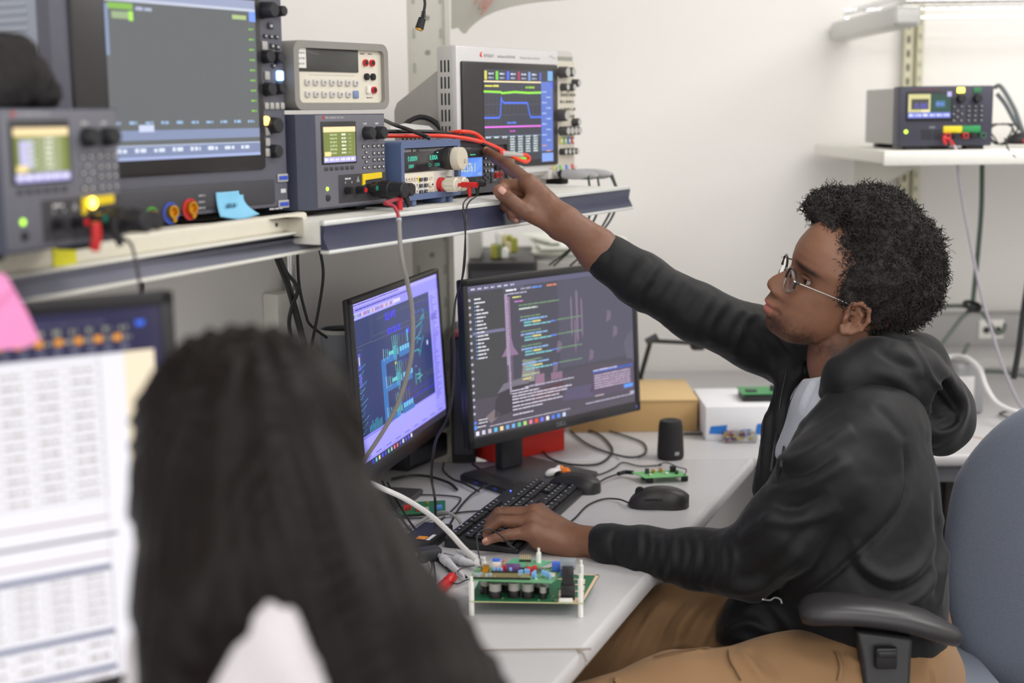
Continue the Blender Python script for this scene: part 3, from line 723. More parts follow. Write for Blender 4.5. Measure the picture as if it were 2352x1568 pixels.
s.rect(x0, z1 - .012, x1, z1, S(150, 158, 186), y - .0002); s.rect(x0, z1 - .016, x1, z1 - .012, S(190, 196, 214), y - .0002)
s.rect(x0 + .006, z1 - .026, x0 + .050, z1 - .018, S(130, 180, 80), y - .0004); s.rect(x0 + .012, z1 - .038, x0 + .044, z1 - .029, S(150, 170, 130), y - .0004); s.rect(x0 + .042, z1 - .040, x0 + .050, z1 - .028, S(170, 230, 90), y - .0005)
s.rect(x0, z1 - .085, x0 + .006, z1 - .02, S(130, 146, 176), y - .0004)
s.dashes(x0 + .055, z1 - .026, .005, .03, S(170, 178, 200), y - .0004, .014); s.rect(x1 - .05, z1 - .028, x1 - .02, z1 - .022, S(170, 190, 130), y - .0004); s.rect(x1 - .014, z1 - .030, x1, z1 - .016, S(120, 156, 236), y - .0005)
for k in range(1, 10): s.rect(x0 + W_ * k / 10, z0 + .06, x0 + W_ * k / 10 + .0006, z1 - .05, S(104, 106, 108), y - .0002)
for k in range(9):
    z = z1 - .042 - k * .0145; s.dashes(x1 - .016, z, .0028, .011, S(130, 190, 70), y - .0005, .006)
for k in range(10): s.dashes(x0 + .004 + k * W_ / 10, z0 + .047, .004, .014, S(150, 180, 216), y - .0005, .008)
s.rect(x0, z0 + .026, x1, z0 + .039, S(128, 140, 172), y - .0003); s.rect(x0, z0 + .0, x1, z0 + .018, S(122, 134, 166), y - .0003); s.rect(x0 + .05, z0 + .037, x0 + .078, z0 + .046, S(196, 204, 230), y - .0005)
s.rect(x0, z0 + .018, x1, z0 + .0195, S(180, 190, 214), y - .0004); s.rect(x0, z0 + .0, x1, z0 + .004, S(160, 172, 214), y - .0004)
for k in range(8): s.dashes(x0 + .006 + k * .035, z0 + .010, .0055, .020, S(214, 222, 240), y - .0005, .012)
s.build('screen', SCREEN, t, smooth=False)
for (px, py, r, L) in ((607, 24, .012, .024), (640, 26, .008, .016), (612, 130, .010, .014), (640, 133, .009, .012), (616, 205, .010, .014), (643, 203, .009, .012), (628, 288, .012, .016), (632, 347, .010, .013)):
    x, z = SX(px - 5, py); knob(t, x, z, r, L)
for (px, py, w, h, c) in ((620, 60, .012, .009, 0), (608, 83, .008, .006, 0), (621, 84, .008, .006, 0), (634, 85, .008, .006, 0), (606, 105, .012, .013, 1), (624, 106, .009, .008, 0), (636, 108, .009, .008, 0), (612, 174, .011, .013, 1), (627, 151, .009, .006, 0)):
    x, z = SX(px, py); button(t, x, z, w, h, LGREY if c else BTN, mark=None if c else S(190, 190, 190))
x, z = SX(640, 174); m = MB(); m.rbox((x - .0075, -.005, z - .0075), (x + .0075, 0, z + .0075), .003, col=S(150, 190, 255)); m.build('lit_button', vmat('blue_lit_button', .4, emit=3.0), t)
for k in range(4): x, z = SX(611 + k * 12, 243); button(t, x, z, .009, .010, LGREY)
x, z = SX(610, 277); m = MB(); m.lathe((x, 0, z), (0, -1, 0), [(0, .007), (.004, .0065), (.005, .003)], 16, col=S(255, 216, 120)); m.build('lit_button', vmat('amber_lit_button', .4, emit=2.2), t)
for py in (302, 326, 350): x, z = SX(613, py); button(t, x, z, .010, .012, LGREY)
zt2 = SX(620, 412)[1]
mb = MB(); mb.rbox((.02, -.003, .006), (SX(630, 470)[0], .001, zt2), .002); mb.build('input_panel', DARK, t)
GOLD = mat('gold_connector', S(214, 160, 50), .3, .8)
for k, (px, py, c) in enumerate(((296, 512, (210, 190, 60)), (343, 500, (90, 170, 60)), (387, 489, (60, 90, 200)), (432, 480, (200, 50, 60)))):
    x, z = SX(px, py); mb = MB(); mb.lathe((x, -.003, z), (0, -1, 0), [(0, .0150), (.002, .0150), (.002, .0135), (.0005, .0135)], 28); o = mb.build('channel_ring', mat('ring_%d' % k, S(*c), .5), t)
    mb = MB(); mb.lathe((x, -.003, z + .002), (0, -1, 0), [(0, .009), (.008, .009), (.008, .006), (.003, .005)], 24); mb.build('connector', GOLD, o)
    mb = MB(); mb.cyl((x + .004, -.004, z - .009), (x + .004, -.008, z - .009), .004, n=12); mb.build('probe_contact', GOLD, o)
for py in (408, 468):
    x, z = SX(651, py); x = min(x, ws - .014)
    mb = MB(); mb.rbox((x - .012, -.003, z - .006), (x + .012, 0, z + .006), .001); o = mb.build('usb_port', LGREY, t)
    mb = MB(); mb.box((x - .010, -.0035, z - .003), (x + .010, -.003, z + .003)); mb.build('port_tongue', mat('usb_blue', S(50, 80, 190), .4), o)
pr = MB(); x, z = SX(650, 438); pr.rect(x - .006, z - .003, x + .006, z + .003, S(210, 210, 214), -.0008); x, z = SX(615, 482); pr.dashes(x, z, .003, .03, S(190, 190, 194), -.0034, .012)
for py in (452, 466, 480): x, z = SX(452, py); pr.dashes(x, z, .003, .014, S(150, 150, 156), -.0034, .008)
pr.build('panel_print', PRINT, t, smooth=False)
for x in (.04, .36):
    for yy in (.03, .2): mb = MB(); mb.rbox((x, yy, -.0100), (x + .03, yy + .03, 0), .003); mb.build('foot', RUBK, t)
# blue note on it
def local_world(P, X, x, y, z):
    Nn = np.array([-X[1], X[0], 0]); return np.array(P) + X * x + Nn * y + np.array([0, 0, z])
nx0, nz0 = SX(490, 442)
Bn = basis(Ps, Xs, np.array([-Xs[1], Xs[0], 0]))
mb = MB(); vs = []; fs = []; n = 14
for i in range(n + 1):
    for j in range(n + 1):
        u, v = i / n, j / n; x = nx0 + u * .064 + (1 - v) * .012 * u; z = nz0 - (1 - v) * (.034 + .006 * math.sin(u * 3)) - .004 * u * 0; yy = -.0045 - .016 * (1 - v) ** 2 * (.4 + .6 * u) - .002 * math.sin(u * 5)
        x += -.010 * math.sin(v * 3.1) * u; vs.append((x, yy, z))
for i in range(n):
    for j in range(n): a = i * (n + 1) + j; fs.append((a, a + n + 1, a + n + 2, a + 1))
mb.add(vs, fs, S(130, 200, 236)); mb.dashes(nx0 + .014, nz0 - .022, .006, .022, S(80, 130, 160), -.0125, .008)
mb2 = MB(); mb2.X = Bn; mb2.add(np.vstack(mb.v), [tuple(f) for f in mb.f], S(130, 200, 236)); mb2.c = mb.c; o = mb2.build('sticky_note', PRINT)
so = o.modifiers.new('s', 'SOLIDIFY'); so.thickness = .0004; tagp(o, 'light blue curling sticky note on the lower panel of the big dark oscilloscope', 'sticky note')
# yellow note on shelf lip, pink notes on the near monitor are made later

# ---- beige bench multimeter on the slate supply
P = P1 + X1 * (.002) + NI1 * .026; P = P.copy(); P[2] = 1.347 + .145 + .0065
wM = .228; yM = fit(P, wM, 881)
t = bench('multimeter', 'beige bench multimeter with a grey bumper and unlit display on top of the slate supply', 'multimeter', P, yM)
BUMP = mat('grey_rubber_bumper', S(140, 137, 132), .6)
hM = .104
def rr2(w, h, r, n=6, x0=0, z0=0):
    o = []
    for (cx, cz, a0) in ((w - r, r, -90), (w - r, h - r, 0), (r, h - r, 90), (r, r, 180)):
        for k in range(n + 1): a = math.radians(a0 + 90 * k / n); o.append((x0 + cx + r * math.cos(a), z0 + cz + r * math.sin(a)))
    return o
def ring_front(o_out, o_in, ya, yb, mbb):
    n = len(o_out); V = [(p[0], ya, p[1]) for p in o_out] + [(p[0], ya, p[1]) for p in o_in] + [(p[0], yb, p[1]) for p in o_out] + [(p[0], ya + .008, p[1]) for p in o_in]
    F_ = []
    for i in range(n):
        j = (i + 1) % n; F_ += [(i, j, n + j, n + i), (i, 2 * n + i, 2 * n + j, j), (n + i, n + j, 3 * n + j, 3 * n + i)]
    F_.append(tuple(range(2 * n, 3 * n))); mbb.add(V, F_); return mbb
mb = MB(); ring_front(rr2(wM, hM, .016), rr2(wM - .022, hM - .022, .008, x0=.011, z0=.011), -.012, .05, mb); mb.build('bumper', BUMP, t, angle=50)
mb = MB(); mb.rbox((.006, .045, .006), (wM - .006, .30, hM - .006), .004); mb.build('case', mat('grey_case', S(110, 107, 102), .6), t)
mb = MB(); mb.box((.011, -.005, .011), (wM - .011, .0, hM - .011)); mb.build('front_panel', CREAM, t)
mb = MB(); mb.rbox((.013, -.0075, .058), (.158, -.004, .094), .002); mb.build('display', mat('dark_display', S(66, 66, 64), .25), t)
pr = MB(); pr.rect(.012, .063, .032, .093, S(228, 226, 220), -.0080); 
for k in range(3): pr.dashes(.014, .068 + k * .008, .003, .015, S(150, 150, 150), -.0082, .006)
pr.dashes(.165, .087, .002, .01, S(90, 88, 84), -.0052, .005); pr.dashes(.185, .087, .002, .01, S(90, 88, 84), -.0052, .005); pr.line([(.04, .053), (.15, .053)], .0005, S(150, 146, 138), -.0052)
pr.dashes(.178, .018, .002, .016, S(100, 96, 92), -.0052, .006)
pr.line([(.036, .087), (.060, .084)], .001, S(104, 112, 112), -.0081)
pr.build('panel_print', PRINT, t, smooth=False)
B2 = mat('pale_grey_button', S(206, 202, 200), .45)
for r, z in enumerate((.042, .024)):
    for c in range(7):
        if r == 1 and c == 6: button(t, .150, z, .013, .012, mat('blue_button', S(120, 140, 180), .4), y=-.005)
        else: button(t, .035 + c * .0192, z, .011, .010, B2, y=-.005, t=.004, mark=S(150, 148, 150))
for (x, z, m_) in ((.176, .074, REDP), (.193, .074, REDP), (.178, .052, RUBK), (.194, .052, RUBK), (.196, .031, REDP)): post(t, x, z, .0055, .004, m_, RUBK, y=-.005)
button(t, .181, .032, .008, .013, WHITEP, 'switch', y=-.005, t=.005)

# ---- blue electronic load
PL = onz(907, 463, 1.3475); wL = .205; YL = fit(PL, wL, 1044); XL = np.array([*YD(YL), 0]); hL = .099
t = bench('electronic_load', 'cream and slate-blue electronic load with a green digit display and big beige knob', 'electronic load', PL, YL)
BLU = mat('slate_blue_rubber', S(88, 104, 142), .5)
mb = MB(); ring_front(rr2(wL, hL, .009), rr2(wL - .020, hL - .022, .003, x0=.010, z0=.010), -.014, .045, mb)
for x in (.02, .05, .135, .162): mb.rbox((x, -.0142, hL - .0045), (x + .016, -.006, hL + .0006), .0018, 2)
mb.build('bumper', BLU, t, angle=50)
mb = MB(); mb.rbox((.005, .04, .004), (wL - .005, .28, hL - .004), .003); mb.build('case', mat('navy_case', S(42, 50, 76), .5), t)
for x in (.018, .038, .140, .165):
    mb = MB(); mb.rbox((x, -.012, -.0105), (x + .014, .03, .002), .003); mb.build('foot', BLU, t)
mb = MB(); mb.box((.010, -.006, .010), (wL - .010, .0, hL - .012)); mb.build('front_panel', mat('cream_front', S(226, 220, 204), .45), t)
mb = MB(); mb.rbox((.010, -.0085, .046), (wL - .011, -.005, hL - .012), .0015); mb.build('display_window', mat('smoked_window', S(38, 38, 42), .15, spec=.6), t)
yy = -.0090; s = MB(); CY_ = S(90, 232, 200)
s.text(.030, .0650, .0085, '0.0000V', CY_, yy, .80); s.text(.103, .0650, .0085, '0.000A', CY_, yy, .80); s.rect(.128, .0765, .134, .0780, CY_, yy)
s.text(.032, .0535, .0062, '0.00W', CY_, yy, .72); s.text(.098, .0535, .0062, 'CC=', S(70, 170, 150), yy, .72); s.text(.120, .0535, .0062, '0.000A', S(70, 170, 150), yy, .72)
s.build('readout', SCREEN, t, smooth=False)
pr = MB(); pr.text(.0115, .0808, .0042, 'PRECISION', S(205, 205, 205), yy, 1.0, .01); pr.text(.047, .0808, .0038, '8601', S(190, 190, 190), yy); pr.text(.068, .0808, .0026, '120V 60A 250W  DC Electronic Load', S(170, 170, 170), yy)
y2 = -.0064
pr.rect(.1235, .011, wL - .012, .0455, S(214, 210, 206), y2 + .0001); pr.text(.147, .0375, .0038, 'INPUT', S(110, 105, 100), y2)
for x in (.141, .172): pr.rect(x, .0325, x + .0012, .034, S(150, 60, 60), y2)
pr.rect(.0655, .0295, .0735, .0385, S(236, 220, 90), y2)
for (x, z) in ((.0835, .0295), (.0655, .0185), (.0835, .0185), (.0655, .0085 + .003), (.0835, .0085 + .003)): pr.rect(x, z, x + .008, z + .008, S(205, 205, 210), y2)
pr.build('panel_print', PRINT, t, smooth=False)
CR = mat('cream_button', S(224, 216, 202), .45)
for r in range(3):
    for c in range(5): button(t, .0235 + c * .0087, .0355 - r * .0105, .0066, .0075, CR, y=-.006, mark=S(140, 90, 84))
knob(t, .0155, .0345, .0036, .003, mat('cyan_button', S(40, 160, 210), .4), name='button', y=-.006)
for r, (a, b) in enumerate((('CC', 'CV'), ('CW', 'CR'), ('Shift', 'On/Off'))):
    for c, tx in enumerate((a, b)):
        x, z = .0745 + c * .0165, .0330 - r * .0103
        mb = MB(); mb.rbox((x - .0052, -.0095, z - .003), (x + .0052, -.006, z + .003), .0015); o = mb.build('button', DARK, t)
        mb = MB(); mb.text(x - (.0025 if len(tx) < 3 else .0042), z - .0013, .0024, tx, S(210, 210, 210), -.0098, .75 if len(tx) < 3 else .6); mb.build('button_mark', PRINT, o)
button(t, .108, .0235, .014, .0075, CR, y=-.006, t=.005, mark=S(90, 50, 46)); button(t, .109, .0350, .007, .006, CR, y=-.006, mark=S(150, 110, 100)); button(t, .109, .0135, .007, .006, CR, y=-.006, mark=S(150, 110, 100))
kx, kz = .166, .0655
mb = MB(); mb.lathe((kx, -.008, kz), (0, -1, 0), [(0, .0195), (.012, .0195), (.014, .0175), (.016, .0175)], 40); o = mb.build('knob', mat('knob_skirt', S(60, 58, 56), .5), t)
mb = MB(); mb.lathe((kx, -.024, kz), (0, -1, 0), [(0, .0195), (.0005, .0202), (.014, .0198), (.0155, .0185), (.0158, .0)], 40); mb.build('knob_cap', mat('beige_knob', S(206, 198, 180), .4), o)
mb = MB(); mb.lathe((kx + .008, -.0402, kz - .004), (0, -1, 0), [(0, .0042), (.0004, .0042), (.0004, .0034), (-.0002, .002)], 16); mb.build('finger_dimple', mat('beige_dimple', S(186, 178, 160), .5), o)
def bpost(t, x, z, ringm):
    mb = MB(); mb.lathe((x, -.006, z), (0, -1, 0), [(0, .0125), (.007, .0125), (.008, .0105)], 30); o = mb.build('binding_post', ringm, t)
    mb = MB(); mb.lathe((x, -.012, z), (0, -1, 0), [(0, .008), (.006, .008), (.008, .0118), (.028, .0118), (.030, .0098), (.032, .0098), (.032, .006), (.031, .004)], 30)
    for a in range(10): q = a * math.pi / 5; mb.cyl((x + .0114 * math.cos(q), -.022, z + .0114 * math.sin(q)), (x + .0114 * math.cos(q), -.039, z + .0114 * math.sin(q)), .0018, n=6)
    mb.build('post_grip', mat('ivory_grip', S(216, 208, 192), .4), o)
bpost(t, .141, .0215, REDP); bpost(t, .170, .0215, RUBK)
PRr = PL + wL * XL
# plugs and thin leads hanging from the load
def plug(name, label, cat, x, zz, m_, cabpts, rr_=.0050):
    Bq = basis(PL, XL, np.array([-XL[1], XL[0], 0])); tt = thing(name, label, cat, tuple(local_world(PL, XL, x, -.048, zz)))
    o = np.array(tt.location); 
    mb = MB(); mb.X = Bq.copy(); mb.X[:3, 3] = local_world(PL, XL, x, 0, zz) - o
    mb.lathe((0, -.0445, 0), (0, -1, 0), [(0, .0030), (.005, .0030), (.006, rr_), (.034, rr_), (.0355, rr_ * .9), (.0355, rr_ * .55), (.031, rr_ * .5)], 20)
    mb.lathe((0, -.065, -.003), (0, 0, -1), [(0, .0042), (.008, .0036), (.018, .0026), (.0185, .0016)], 14); mb.build('banana_plug', m_, tt)
    st = local_world(PL, XL, x, -.065, zz - .02) - o
    mb = MB(); mb.tube(smooth_path([st] + [q - o for q in cabpts], 8), .0013, 8); mb.build('lead', mat('thin_black_lead', S(40, 36, 40), .3), tt)
    return tt
zz = .0215
c1 = [at(1064, 470, 2.36), at(1068, 520, 2.35), at(1069, 590, 2.36), at(1062, 640, 2.38), at(1046, 690, 2.40), at(1040, 760, 2.40), at(1042, 830, 2.42), at(1038, 900, 2.44), at(1026, 960, 2.46), at(1000, 1010, 2.50), at(992, 1060, 2.52), at(990, 1100, 2.55), at(998, 1150, 2.55), onz(996, 1205, .755), onz(982, 1245, .754), onz(992, 1290, .754), onz(986, 1330, .754)]
plug('test_lead', 'red banana plug and thin black lead hanging from the blue electronic load', 'test lead', .141, zz, REDP, c1)
c2 = [at(1074, 470, 2.40), at(1070, 520, 2.38), at(1066, 590, 2.385), at(1060, 645, 2.40), at(1047, 690, 2.412), at(1043, 760, 2.412), at(1045, 830, 2.43), at(1041, 900, 2.455), at(1030, 960, 2.47), at(1004, 1010, 2.515), at(995, 1060, 2.53), at(993, 1100, 2.56), at(1001, 1150, 2.56), onz(999, 1207, .755), onz(986, 1245, .7545), onz(996, 1290, .754), onz(1002, 1335, .754)]
plug('test_lead', 'black banana plug and thin black lead next to the red one on the electronic load', 'test lead', .170, zz, RUBK, c2)

# ---- dark multimeter that the man points at
NL = np.array([-XL[1], XL[0], 0]); PD = PRr + NL * .040 + XL * .004; PD[2] = 1.3435; wD = .232; YDm = fit(PD, wD, 1160); XD = np.array([*YD(YDm), 0]); hD = .098
t = bench('multimeter', 'dark grey bench multimeter with a blue screen reading 000.3761, at the pointing fingertip', 'multimeter', PD, YDm)
mb = MB(); ring_front(rr2(wD, hD, .010), rr2(wD - .018, hD - .026, .003, x0=.009, z0=.016), -.012, .04, mb); mb.build('bumper', mat('charcoal_rubber', S(64, 63, 68), .6), t, angle=50)
mb = MB(); mb.rbox((.005, .035, .004), (wD - .005, .17, hD - .004), .003); mb.build('case', DARK, t)
for x in (.02, .18): mb = MB(); mb.rbox((x, -.008, -.0065), (x + .03, .03, .001), .002); mb.build('foot', RUBK, t)
mb = MB(); mb.box((.009, -.006, .016), (wD - .009, 0, hD - .010)); mb.build('front_panel', mat('charcoal_front', S(70, 69, 75), .5), t)
mb = MB(); mb.rbox((.045, -.0075, .026), (.146, -.005, .079), .002); mb.build('screen_bezel', BLACK, t)
s = MB(); y = -.0079; s.rect(.050, .031, .141, .066, S(86, 132, 224), y); s.rect(.050, .066, .082, .073, S(86, 132, 224), y); s.dashes(.056, .068, .003, .02, S(190, 210, 240), y - .0002, .01)
s.text(.058, .0405, .0165, '-000.376 1', S(214, 214, 120), y - .0003, .60); s.text(.124, .0335, .0042, 'mVDC', S(206, 206, 120), y - .0003, .8); s.dashes(.100, .0705, .002, .018, S(80, 190, 150), y - .0003, .01)
s.poly([(.060, .031), (.100, .031), (.141, .050), (.141, .066)], S(98, 144, 230), y - .0001)
s.build('screen', SCREEN, t, smooth=False)
pr = MB(); pr.text(.030, .0825, .0034, 'KEYSIGHT', S(215, 215, 215), -.0063); pr.text(.060, .0825, .0030, '34461A  6 1/2 Digit Multimeter', S(200, 200, 200), -.0063, .85); pr.text(.137, .0825, .0030, 'Truevolt', S(190, 190, 190), -.0063, .8)
pr.dashes(.150, .0545, .001, .03, S(150, 150, 150), -.0063, .006); pr.dashes(.150, .0425, .001, .03, S(150, 150, 150), -.0063, .006); pr.dashes(.186, .036, .0016, .014, S(180, 180, 180), -.0063, .005); pr.dashes(.182, .021, .0015, .010, S(180, 180, 180), -.0063, .005)
pr.build('panel_print', PRINT, t, smooth=False)
for k in range(6): button(t, .056 + k * .0165, .0215, .012, .006, y=-.006)
for r, z in enumerate((.0745, .0635, .0515, .0400)):
    for c in range(3):
        x = .152 + c * .0115
        if r == 3 and c == 2: button(t, x, z, .008, .007, mat('pale_blue_button', S(150, 168, 224), .4), y=-.006)
        else: button(t, x, z, .008, .006, BTN, y=-.006, mark=S(210, 210, 210))
for (x, z) in ((.155, .0235), (.155, .031), (.148, .027), (.163, .027), (.174, .032), (.174, .0245), (.174, .0185)): knob(t, x, z, .0036, .003, BTN, name='button', y=-.006, n=14)
for (x, z, m_) in ((.190, .045, RUBK), (.203, .0455, RUBK), (.190, .030, REDP), (.203, .031, REDP), (.190, .060, RUBK), (.203, .062, RUBK)): post(t, x, z, .0052, .005, m_, RUBK, y=-.006)

# ---- silver oscilloscope
PSr = onz(1323, 410, 1.3475); wS = .45; YS_ = fit(PSr, wS, 1049, -1); XS = np.array([*YD(YS_), 0]); PS = PSr - wS * XS; hS = .272
t = bench('oscilloscope', 'silver oscilloscope with a green and blue trace on screen and probes plugged in', 'oscilloscope', PS, YS_)
SIL = mat('silver_plastic', S(196, 192, 190), .4, .1); SIL2 = mat('warm_grey_panel', S(206, 198, 184), .5)
mb = MB(); mb.rbox((0, .004, .012), (wS, .045, hS), .008); mb.build('front_frame', SIL, t)
mb = MB(); mb.rbox((.0, -.004, .020), (.372, .010, hS - .001), .004); mb.build('screen_surround', mat('pale_silver', S(212, 210, 210), .35, .1), t)
mb = MB(); mb.prism([(.040, .0), (.150, .02), (.150, .150), (.143, .165), (.040, hS - .045)], 0, .004, wS - .004); mb.build('rear_case', mat('grey_case_silver', S(168, 163, 160), .5), t)
mb = MB()
for i in range(3):
    for j in range(7): mb.rbox((-.0006, .012 + i * .0085, .035 + j * .031), (.002, .0165 + i * .0085, .058 + j * .031), .0008, 1)
for i in range(8): mb.rbox((.0034, .058 + i * .010, .045), (.006, .063 + i * .010, .100), .0008, 1)
mb.build('side_vent', mat('vent_dark', S(40, 50, 46), .6), t)
mb = MB(); mb.rbox((-.006, .048, .02), (.006, .062, .108), .004); mb.rbox((-.010, .046, .100), (.008, .066, .110), .003); mb.build('handle_clip', SIL, t)
mb = MB(); mb.rbox((.012, -.010, .034), (.362, -.002, hS - .030), .004); mb.build('screen_bezel', mat('black_bezel_gloss', S(46, 43, 46), .35), t)
s = MB(); x0, x1, z0, z1 = .082, .338, .052, hS - .044; y = -.0106; w_ = x1 - x0; h_ = z1 - z0
s.rect(x0, z0, x1, z1, S(66, 66, 76), y)
for k, c in enumerate(((206, 206, 90), (120, 210, 70), (80, 110, 230), (170, 60, 90), (120, 150, 210))):
    xx = x0 + .002 + k * w_ * .155; s.rect(xx, z1 - .020, xx + .009, z1 - .003, S(*c), y - .0002); s.dashes(xx + .014, z1 - .010, .004, .018, S(190, 200, 220), y - .0002, .012); s.dashes(xx + .014, z1 - .018, .004, .018, S(150, 160, 190), y - .0002, .012)
s.rect(x0 + w_ * .80, z1 - .020, x0 + w_ * .82, z1 - .004, S(90, 110, 235), y - .0002); s.rect(x1 - .020, z1 - .020, x1, z1, S(120, 170, 220), y - .0002)
s.rect(x0, z1 - .025, x1 - .045, z1 - .022, S(245, 226, 180), y - .0002)
for k in range(1, 14): s.rect(x0 + w_ * .82 * k / 14, z0 + .01, x0 + w_ * .82 * k / 14 + .0006, z1 - .026, S(92, 92, 98), y - .0001)
for k in range(1, 7): s.rect(x0, z1 - .026 - k * .021, x1 - .046, z1 - .0254 - k * .021, S(92, 100, 130), y - .0001)
s.rect(x0, z0 + .010, x0 + w_ * .82, z0 + .047, S(62, 76, 84), y - .00015)
xe = x0 + w_ * .815; zt_ = z1 - .044
s.line([(x0, zt_ + .001), (x0 + .06, zt_), (x0 + .062, zt_ - .002), (x0 + .11, zt_ + .0005), (x0 + .16, zt_ - .001), (xe, zt_)], .0042, S(150, 232, 70), y - .0004)
s.line([(x0, z1 - .094), (x0 + .052, z1 - .094), (x0 + .056, z1 - .089), (x0 + .060, z1 - .054), (x0 + .064, z1 - .062), (x0 + .070, z1 - .065), (x0 + .156, z1 - .065), (x0 + .162, z1 - .082), (x0 + .168, z1 - .094), (xe, z1 - .094)], .0036, S(84, 118, 240), y - .0005)
s.rect(x0, z1 - .1135, xe, z1 - .1105, S(240, 120, 235), y - .0004)
s.dashes(x0 + .002, z1 - .034, .004, .05, S(220, 214, 90), y - .0004, .02); s.dashes(x0 + .150, z1 - .036, .004, .034, S(150, 200, 70), y - .0004, .02); s.dashes(x0 + .08, z1 - .106, .0036, .035, S(90, 130, 230), y - .0004, .02); s.dashes(x0 + .09, z1 - .1225, .0036, .02, S(190, 90, 200), y - .0004, .012)
s.rect(x0 + .0, z1 - .131, xe, z1 - .1298, S(130, 140, 170), y - .0004)
for r in range(7):
    for c in range(7): s.dashes(x0 + .004 + c * .029, z0 - .000 + .0125 + r * .0050, .0030, .017, S(206, 214, 216), y - .0004, .012)
s.rect(xe + .001, z0 + .012, x1, z1 - .022, S(96, 120, 196), y - .0003); s.rect(x1 - .008, z1 - .034, x1, z1 - .022, S(80, 100, 236), y - .0004)
for r in range(12): s.dashes(xe + .004 + (.016 if r % 2 else 0), z1 - .044 - r * .011, .003, .018, S(170, 186, 226) if r < 10 else S(210, 150, 120), y - .0005, .01)
s.rect(x0 - .0, z0 - .004, x1, z0 + .010, S(58, 60, 70), y - .0002); s.rect(x0 + .10, z0 - .003, x0 + .155, z0 + .008, S(120, 215, 70), y - .0004); s.rect(x1 - .045, z0 - .010, x1, z0 + .008, S(130, 160, 226), y - .0004); s.rect(x0 + .02, z0 - .002, x0 + .05, z0 + .007, S(120, 140, 210), y - .0004)
s.build('screen', SCREEN, t, smooth=False)
pr = MB(); pr.X = None; q = (.078, hS - .018)
pr.poly([(q[0], q[1]), (q[0] + .004, q[1] + .006), (q[0] + .010, q[1] + .007), (q[0] + .006, q[1] + .002), (q[0] + .010, q[1] - .003), (q[0] + .003, q[1] - .003)], S(226, 60, 50), -.0044)
pr.text(.092, hS - .021, .0062, 'KEYSIGHT', S(120, 116, 120), -.0044, .9); pr.text(.140, hS - .021, .0055, 'InfiniiVision MSOX4154A', S(130, 128, 134), -.0044, .8); pr.text(.222, hS - .021, .0045, 'Mixed Signal Oscilloscope 1.5GHz 5GSa/s', S(150, 148, 152), -.0044, .7)
pr.line([(.335, hS - .015), (.345, hS - .012), (.352, hS - .018), (.362, hS - .015)], .001, S(120, 120, 126), -.0044)
pr.rect(.376, hS - .020, wS - .006, hS - .012, S(150, 150, 140), .0036)
pr.build('panel_print', PRINT, t, smooth=False)
mb = MB(); mb.rbox((.374, .0, .020), (wS - .004, .006, hS - .022), .003); mb.build('control_panel', SIL2, t)
for (x, z, r) in ((.386, hS - .045, .012), (.410, hS - .044, .010), (.392, .196, .008), (.420, .196, .008), (.440, .205, .0085), (.382, .152 - .015, .013), (.440, .122, .0085)): knob(t, x, z, r, .020 if r > .009 else .016, mat('scope_knob', S(74, 72, 72), .45) if x > 0 else None, LGREY)
CHC = ((214, 200, 70), (120, 200, 80), (90, 130, 220), (214, 80, 70))
for k in range(4):
    x = .386 + k * .0165; knob(t, x, .104, .0095, .020, mat('scope_knob_b', S(80, 78, 76), .45), LGREY); knob(t, x, .060, .0070, .014, mat('scope_knob_c', S(60, 60, 58), .45), LGREY)
    mb = MB(); mb.rbox((x - .006, -.002, .076), (x + .006, .0, .090), .002); o = mb.build('channel_button', mat('channel_button_%d' % k, S(*CHC[k]), .4), t)
    mb = MB(); mb.rbox((x - .003, -.004, .079), (x + .003, -.002, .087), .001); mb.build('button_face', WHITEP, o)
for r, z in enumerate((.222, .180, .166, .150, .135)):
    for c in range(5): button(t, .388 + c * .0125 + (.004 if r % 2 else 0), z, .008, .0055, mat('olive_button', S(130, 128, 112), .5) if (r + c) % 3 else LGREY)
# lower connector strip
mb = MB(); mb.rbox((.33, -.004, .004), (wS - .002, .03, .030), .003); mb.build('connector_strip', SIL, t)
for k in range(4):
    x = .352 + k * .0255; mb = MB(); mb.rbox((x - .004, -.0055, .022), (x + .004, -.003, .032), .001); mb.build('channel_tag', mat('channel_tag_%d' % k, S(*CHC[k]), .5), t)
    mb = MB(); mb.lathe((x, -.004, .014), (0, -1, 0), [(0, .009), (.004, .009), (.004, .0065), (.012, .0062)], 20); mb.build('connector', STEEL, t)
for x in (.04, .39): mb = MB(); mb.rbox((x, .0, -.0105), (x + .03, .05, .012), .004); mb.build('foot', RUBK, t)
mb = MB(); mb.rbox((.10, .02, -.0105), (.36, .10, .014), .003); mb.build('base', SIL, t)
